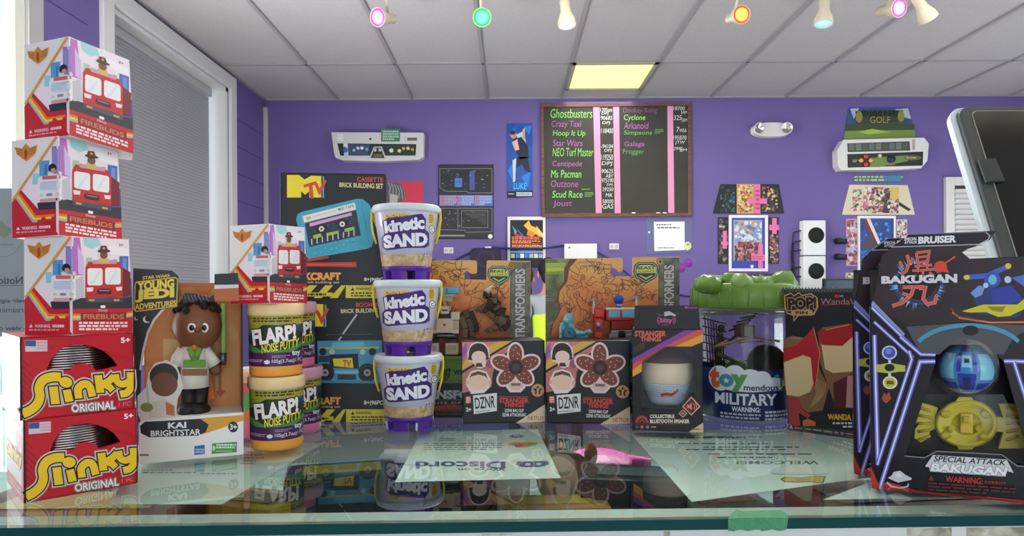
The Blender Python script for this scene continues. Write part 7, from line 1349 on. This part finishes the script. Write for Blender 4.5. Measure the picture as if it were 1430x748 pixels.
# ================================================================ two visitors beyond the counter (seen in the gap between the robot cards)
def skinmesh(name, nodes, edges, mats, root=None, sub=2):
    me = bpy.data.meshes.new(name); me.from_pydata([n[:3] for n in nodes], edges, []); o = bpy.data.objects.new(name, me); COL.objects.link(o)
    md = o.modifiers.new('skin', 'SKIN'); md.use_smooth_shade = True; sv = me.skin_vertices
    if not sv: me.attributes
    while not me.skin_vertices:
        bm = bmesh.new(); bm.from_mesh(me); bm.verts.layers.skin.verify(); bm.to_mesh(me); bm.free()
    L = me.skin_vertices[0].data
    for i, n in enumerate(nodes): L[i].radius = (n[3], n[4] if len(n) > 4 else n[3]); L[i].use_root = (i == 0)
    s = o.modifiers.new('sub', 'SUBSURF'); s.levels = sub; s.render_levels = sub
    me.materials.append(mats)
    if root is not None: o.parent = root; o.location = (0, 0, 0)
    return o
def person(x, y, h, yaw, label, hairc, topc, vestc, legc, skinc, hair_long):
    """standing figure, back to the camera when yaw = 0"""
    t = thing('person', label, 'person', (x, y, 0)); t.rotation_euler = (0, 0, yaw); s = h/1.70; sk = mat(skinc, 0.5)
    N = [(0, 0, .93, .115, .085), (0, 0, 1.10, .105, .08), (0, 0, 1.28, .125, .085), (0, 0, 1.40, .08, .06), (0, 0, 1.46, .048), (0, .01, 1.52, .05), (0, .015, 1.585, .074, .088), (0, .01, 1.65, .062, .074)]
    E = [(0, 1), (1, 2), (2, 3), (3, 4), (4, 5), (5, 6), (6, 7)]
    for sx in (-1, 1):
        b = len(N); N += [(sx*.095, 0, .86, .075), (sx*.105, .01, .48, .05), (sx*.11, -.015, .09, .036), (sx*.112, .09, .035, .034, .03)]; E += [(0, b), (b, b+1), (b+1, b+2), (b+2, b+3)]
        b = len(N); N += [(sx*.165, 0, 1.375, .05), (sx*.215, -.01, 1.12, .038), (sx*.225, .05, .90, .028), (sx*.225, .065, .85, .026, .014)]; E += [(2, b), (b, b+1), (b+1, b+2), (b+2, b+3)]
        hnd = b+3
        for k, (dx, dl) in enumerate(((-.022, .06), (-.008, .07), (.007, .066), (.02, .052))):
            b2 = len(N); N += [(sx*.225+dx*0.35, .068+dx, .82, .0075), (sx*.222+dx*0.3, .078+dx, .82-dl*.55, .007), (sx*.216+dx*0.3, .082+dx, .82-dl, .0055)]; E += [(hnd, b2), (b2, b2+1), (b2+1, b2+2)]
        b2 = len(N); N += [(sx*.212, .10, .845, .0085), (sx*.205, .115, .815, .007)]; E += [(hnd, b2), (b2, b2+1)]
    sc = lambda L: [tuple(v*s for v in n) for n in L]
    skinmesh('body', sc(N), E, sk, t)
    T = [(0, 0, .90, .135, .10), (0, 0, 1.10, .125, .095), (0, 0, 1.28, .145, .10), (0, 0, 1.385, .10, .075), (0, 0, 1.43, .058)]; TE = [(0, 1), (1, 2), (2, 3), (3, 4)]
    for sx in (-1, 1): b = len(T); T += [(sx*.17, 0, 1.37, .062), (sx*.205, -.006, 1.18, .056)]; TE += [(2, b), (b, b+1)]
    skinmesh('shirt', sc(T), TE, mat(topc, 0.8), t)
    if vestc: skinmesh('vest', sc([(0, 0, .84, .150, .115), (0, 0, 1.08, .142, .108), (0, 0, 1.20, .155, .110), (0, 0, 1.255, .150, .108)]), [(0, 1), (1, 2), (2, 3)], mat(vestc, 0.6, emit=0.0), t)
    Lg = [(0, 0, .92, .128, .10)]; LE = []
    for sx in (-1, 1): b = len(Lg); Lg += [(sx*.098, 0, .84, .09), (sx*.106, .008, .48, .066), (sx*.11, -.012, .10, .056)]; LE += [(0, b), (b, b+1), (b+1, b+2)]
    skinmesh('trousers', sc(Lg), LE, mat(legc, 0.8), t)
    for sx in (-1, 1): skinmesh('shoe', sc([(sx*.11, -.03, .035, .042, .036), (sx*.112, .05, .03, .044, .032), (sx*.113, .11, .026, .036, .026)]), [(0, 1), (1, 2)], mat('#2a2a2e', 0.5), t)
    o = Vector((x, y, 0)); mb = MB(); hc = mat(hairc, 0.7)
    mb.ball(o+Vector((0, -.012, 1.63))*s, (.088*s, .092*s, .095*s), hc, 28, jag=0.03)
    mb.ball(o+Vector((0, -.045, 1.56))*s, (.07*s, .055*s, .075*s), hc, 22, jag=0.03)
    if hair_long: mb.ball(o+Vector((0, -.055, 1.46))*s, (.085*s, .045*s, .14*s), hc, 22, jag=0.04)
    mb.build('hair', t)
    for sx in (-1, 1): MB().ball(o+Vector((sx*.082, .012, 1.575))*s, (.012*s, .022*s, .032*s), sk, 14).build('ear', t)
    mb = MB(); mb.ball(o+Vector((0, .102, 1.565))*s, (.013*s, .016*s, .02*s), sk, 14); mb.build('nose', t); MB().ball(o+Vector((0, .092, 1.525))*s, (.024*s, .008*s, .007*s), mat('#a05a50', 0.5), 14).build('mouth', t)
    for sx in (-1, 1): MB().ball(o+Vector((sx*.03, .088, 1.59))*s, (.013*s, .008*s, .008*s), mat('#e8e4e0', 0.3), 12).ball(o+Vector((sx*.03, .096, 1.59))*s, (.006*s, .003*s, .006*s), mat('#2a1c14', 0.3), 10).build('eye', t)
    return t
hp = wp(765, 359, 4.75)
person(hp.x, 4.75, hp.z/1.0147, 0.12, 'person with short black hair in a neon yellow vest between the robot cards', '#1c1a1e', '#9a9ea8', '#c8f030', '#3a3c48', '#c89878', False)
hp = wp(733, 369, 5.05)
person(hp.x, 5.05, hp.z/1.0147, -0.3, 'person with brown hair glimpsed at the right edge of the left robot card', '#4a3024', '#5a4a6a', None, '#3a3c48', '#b88868', True)
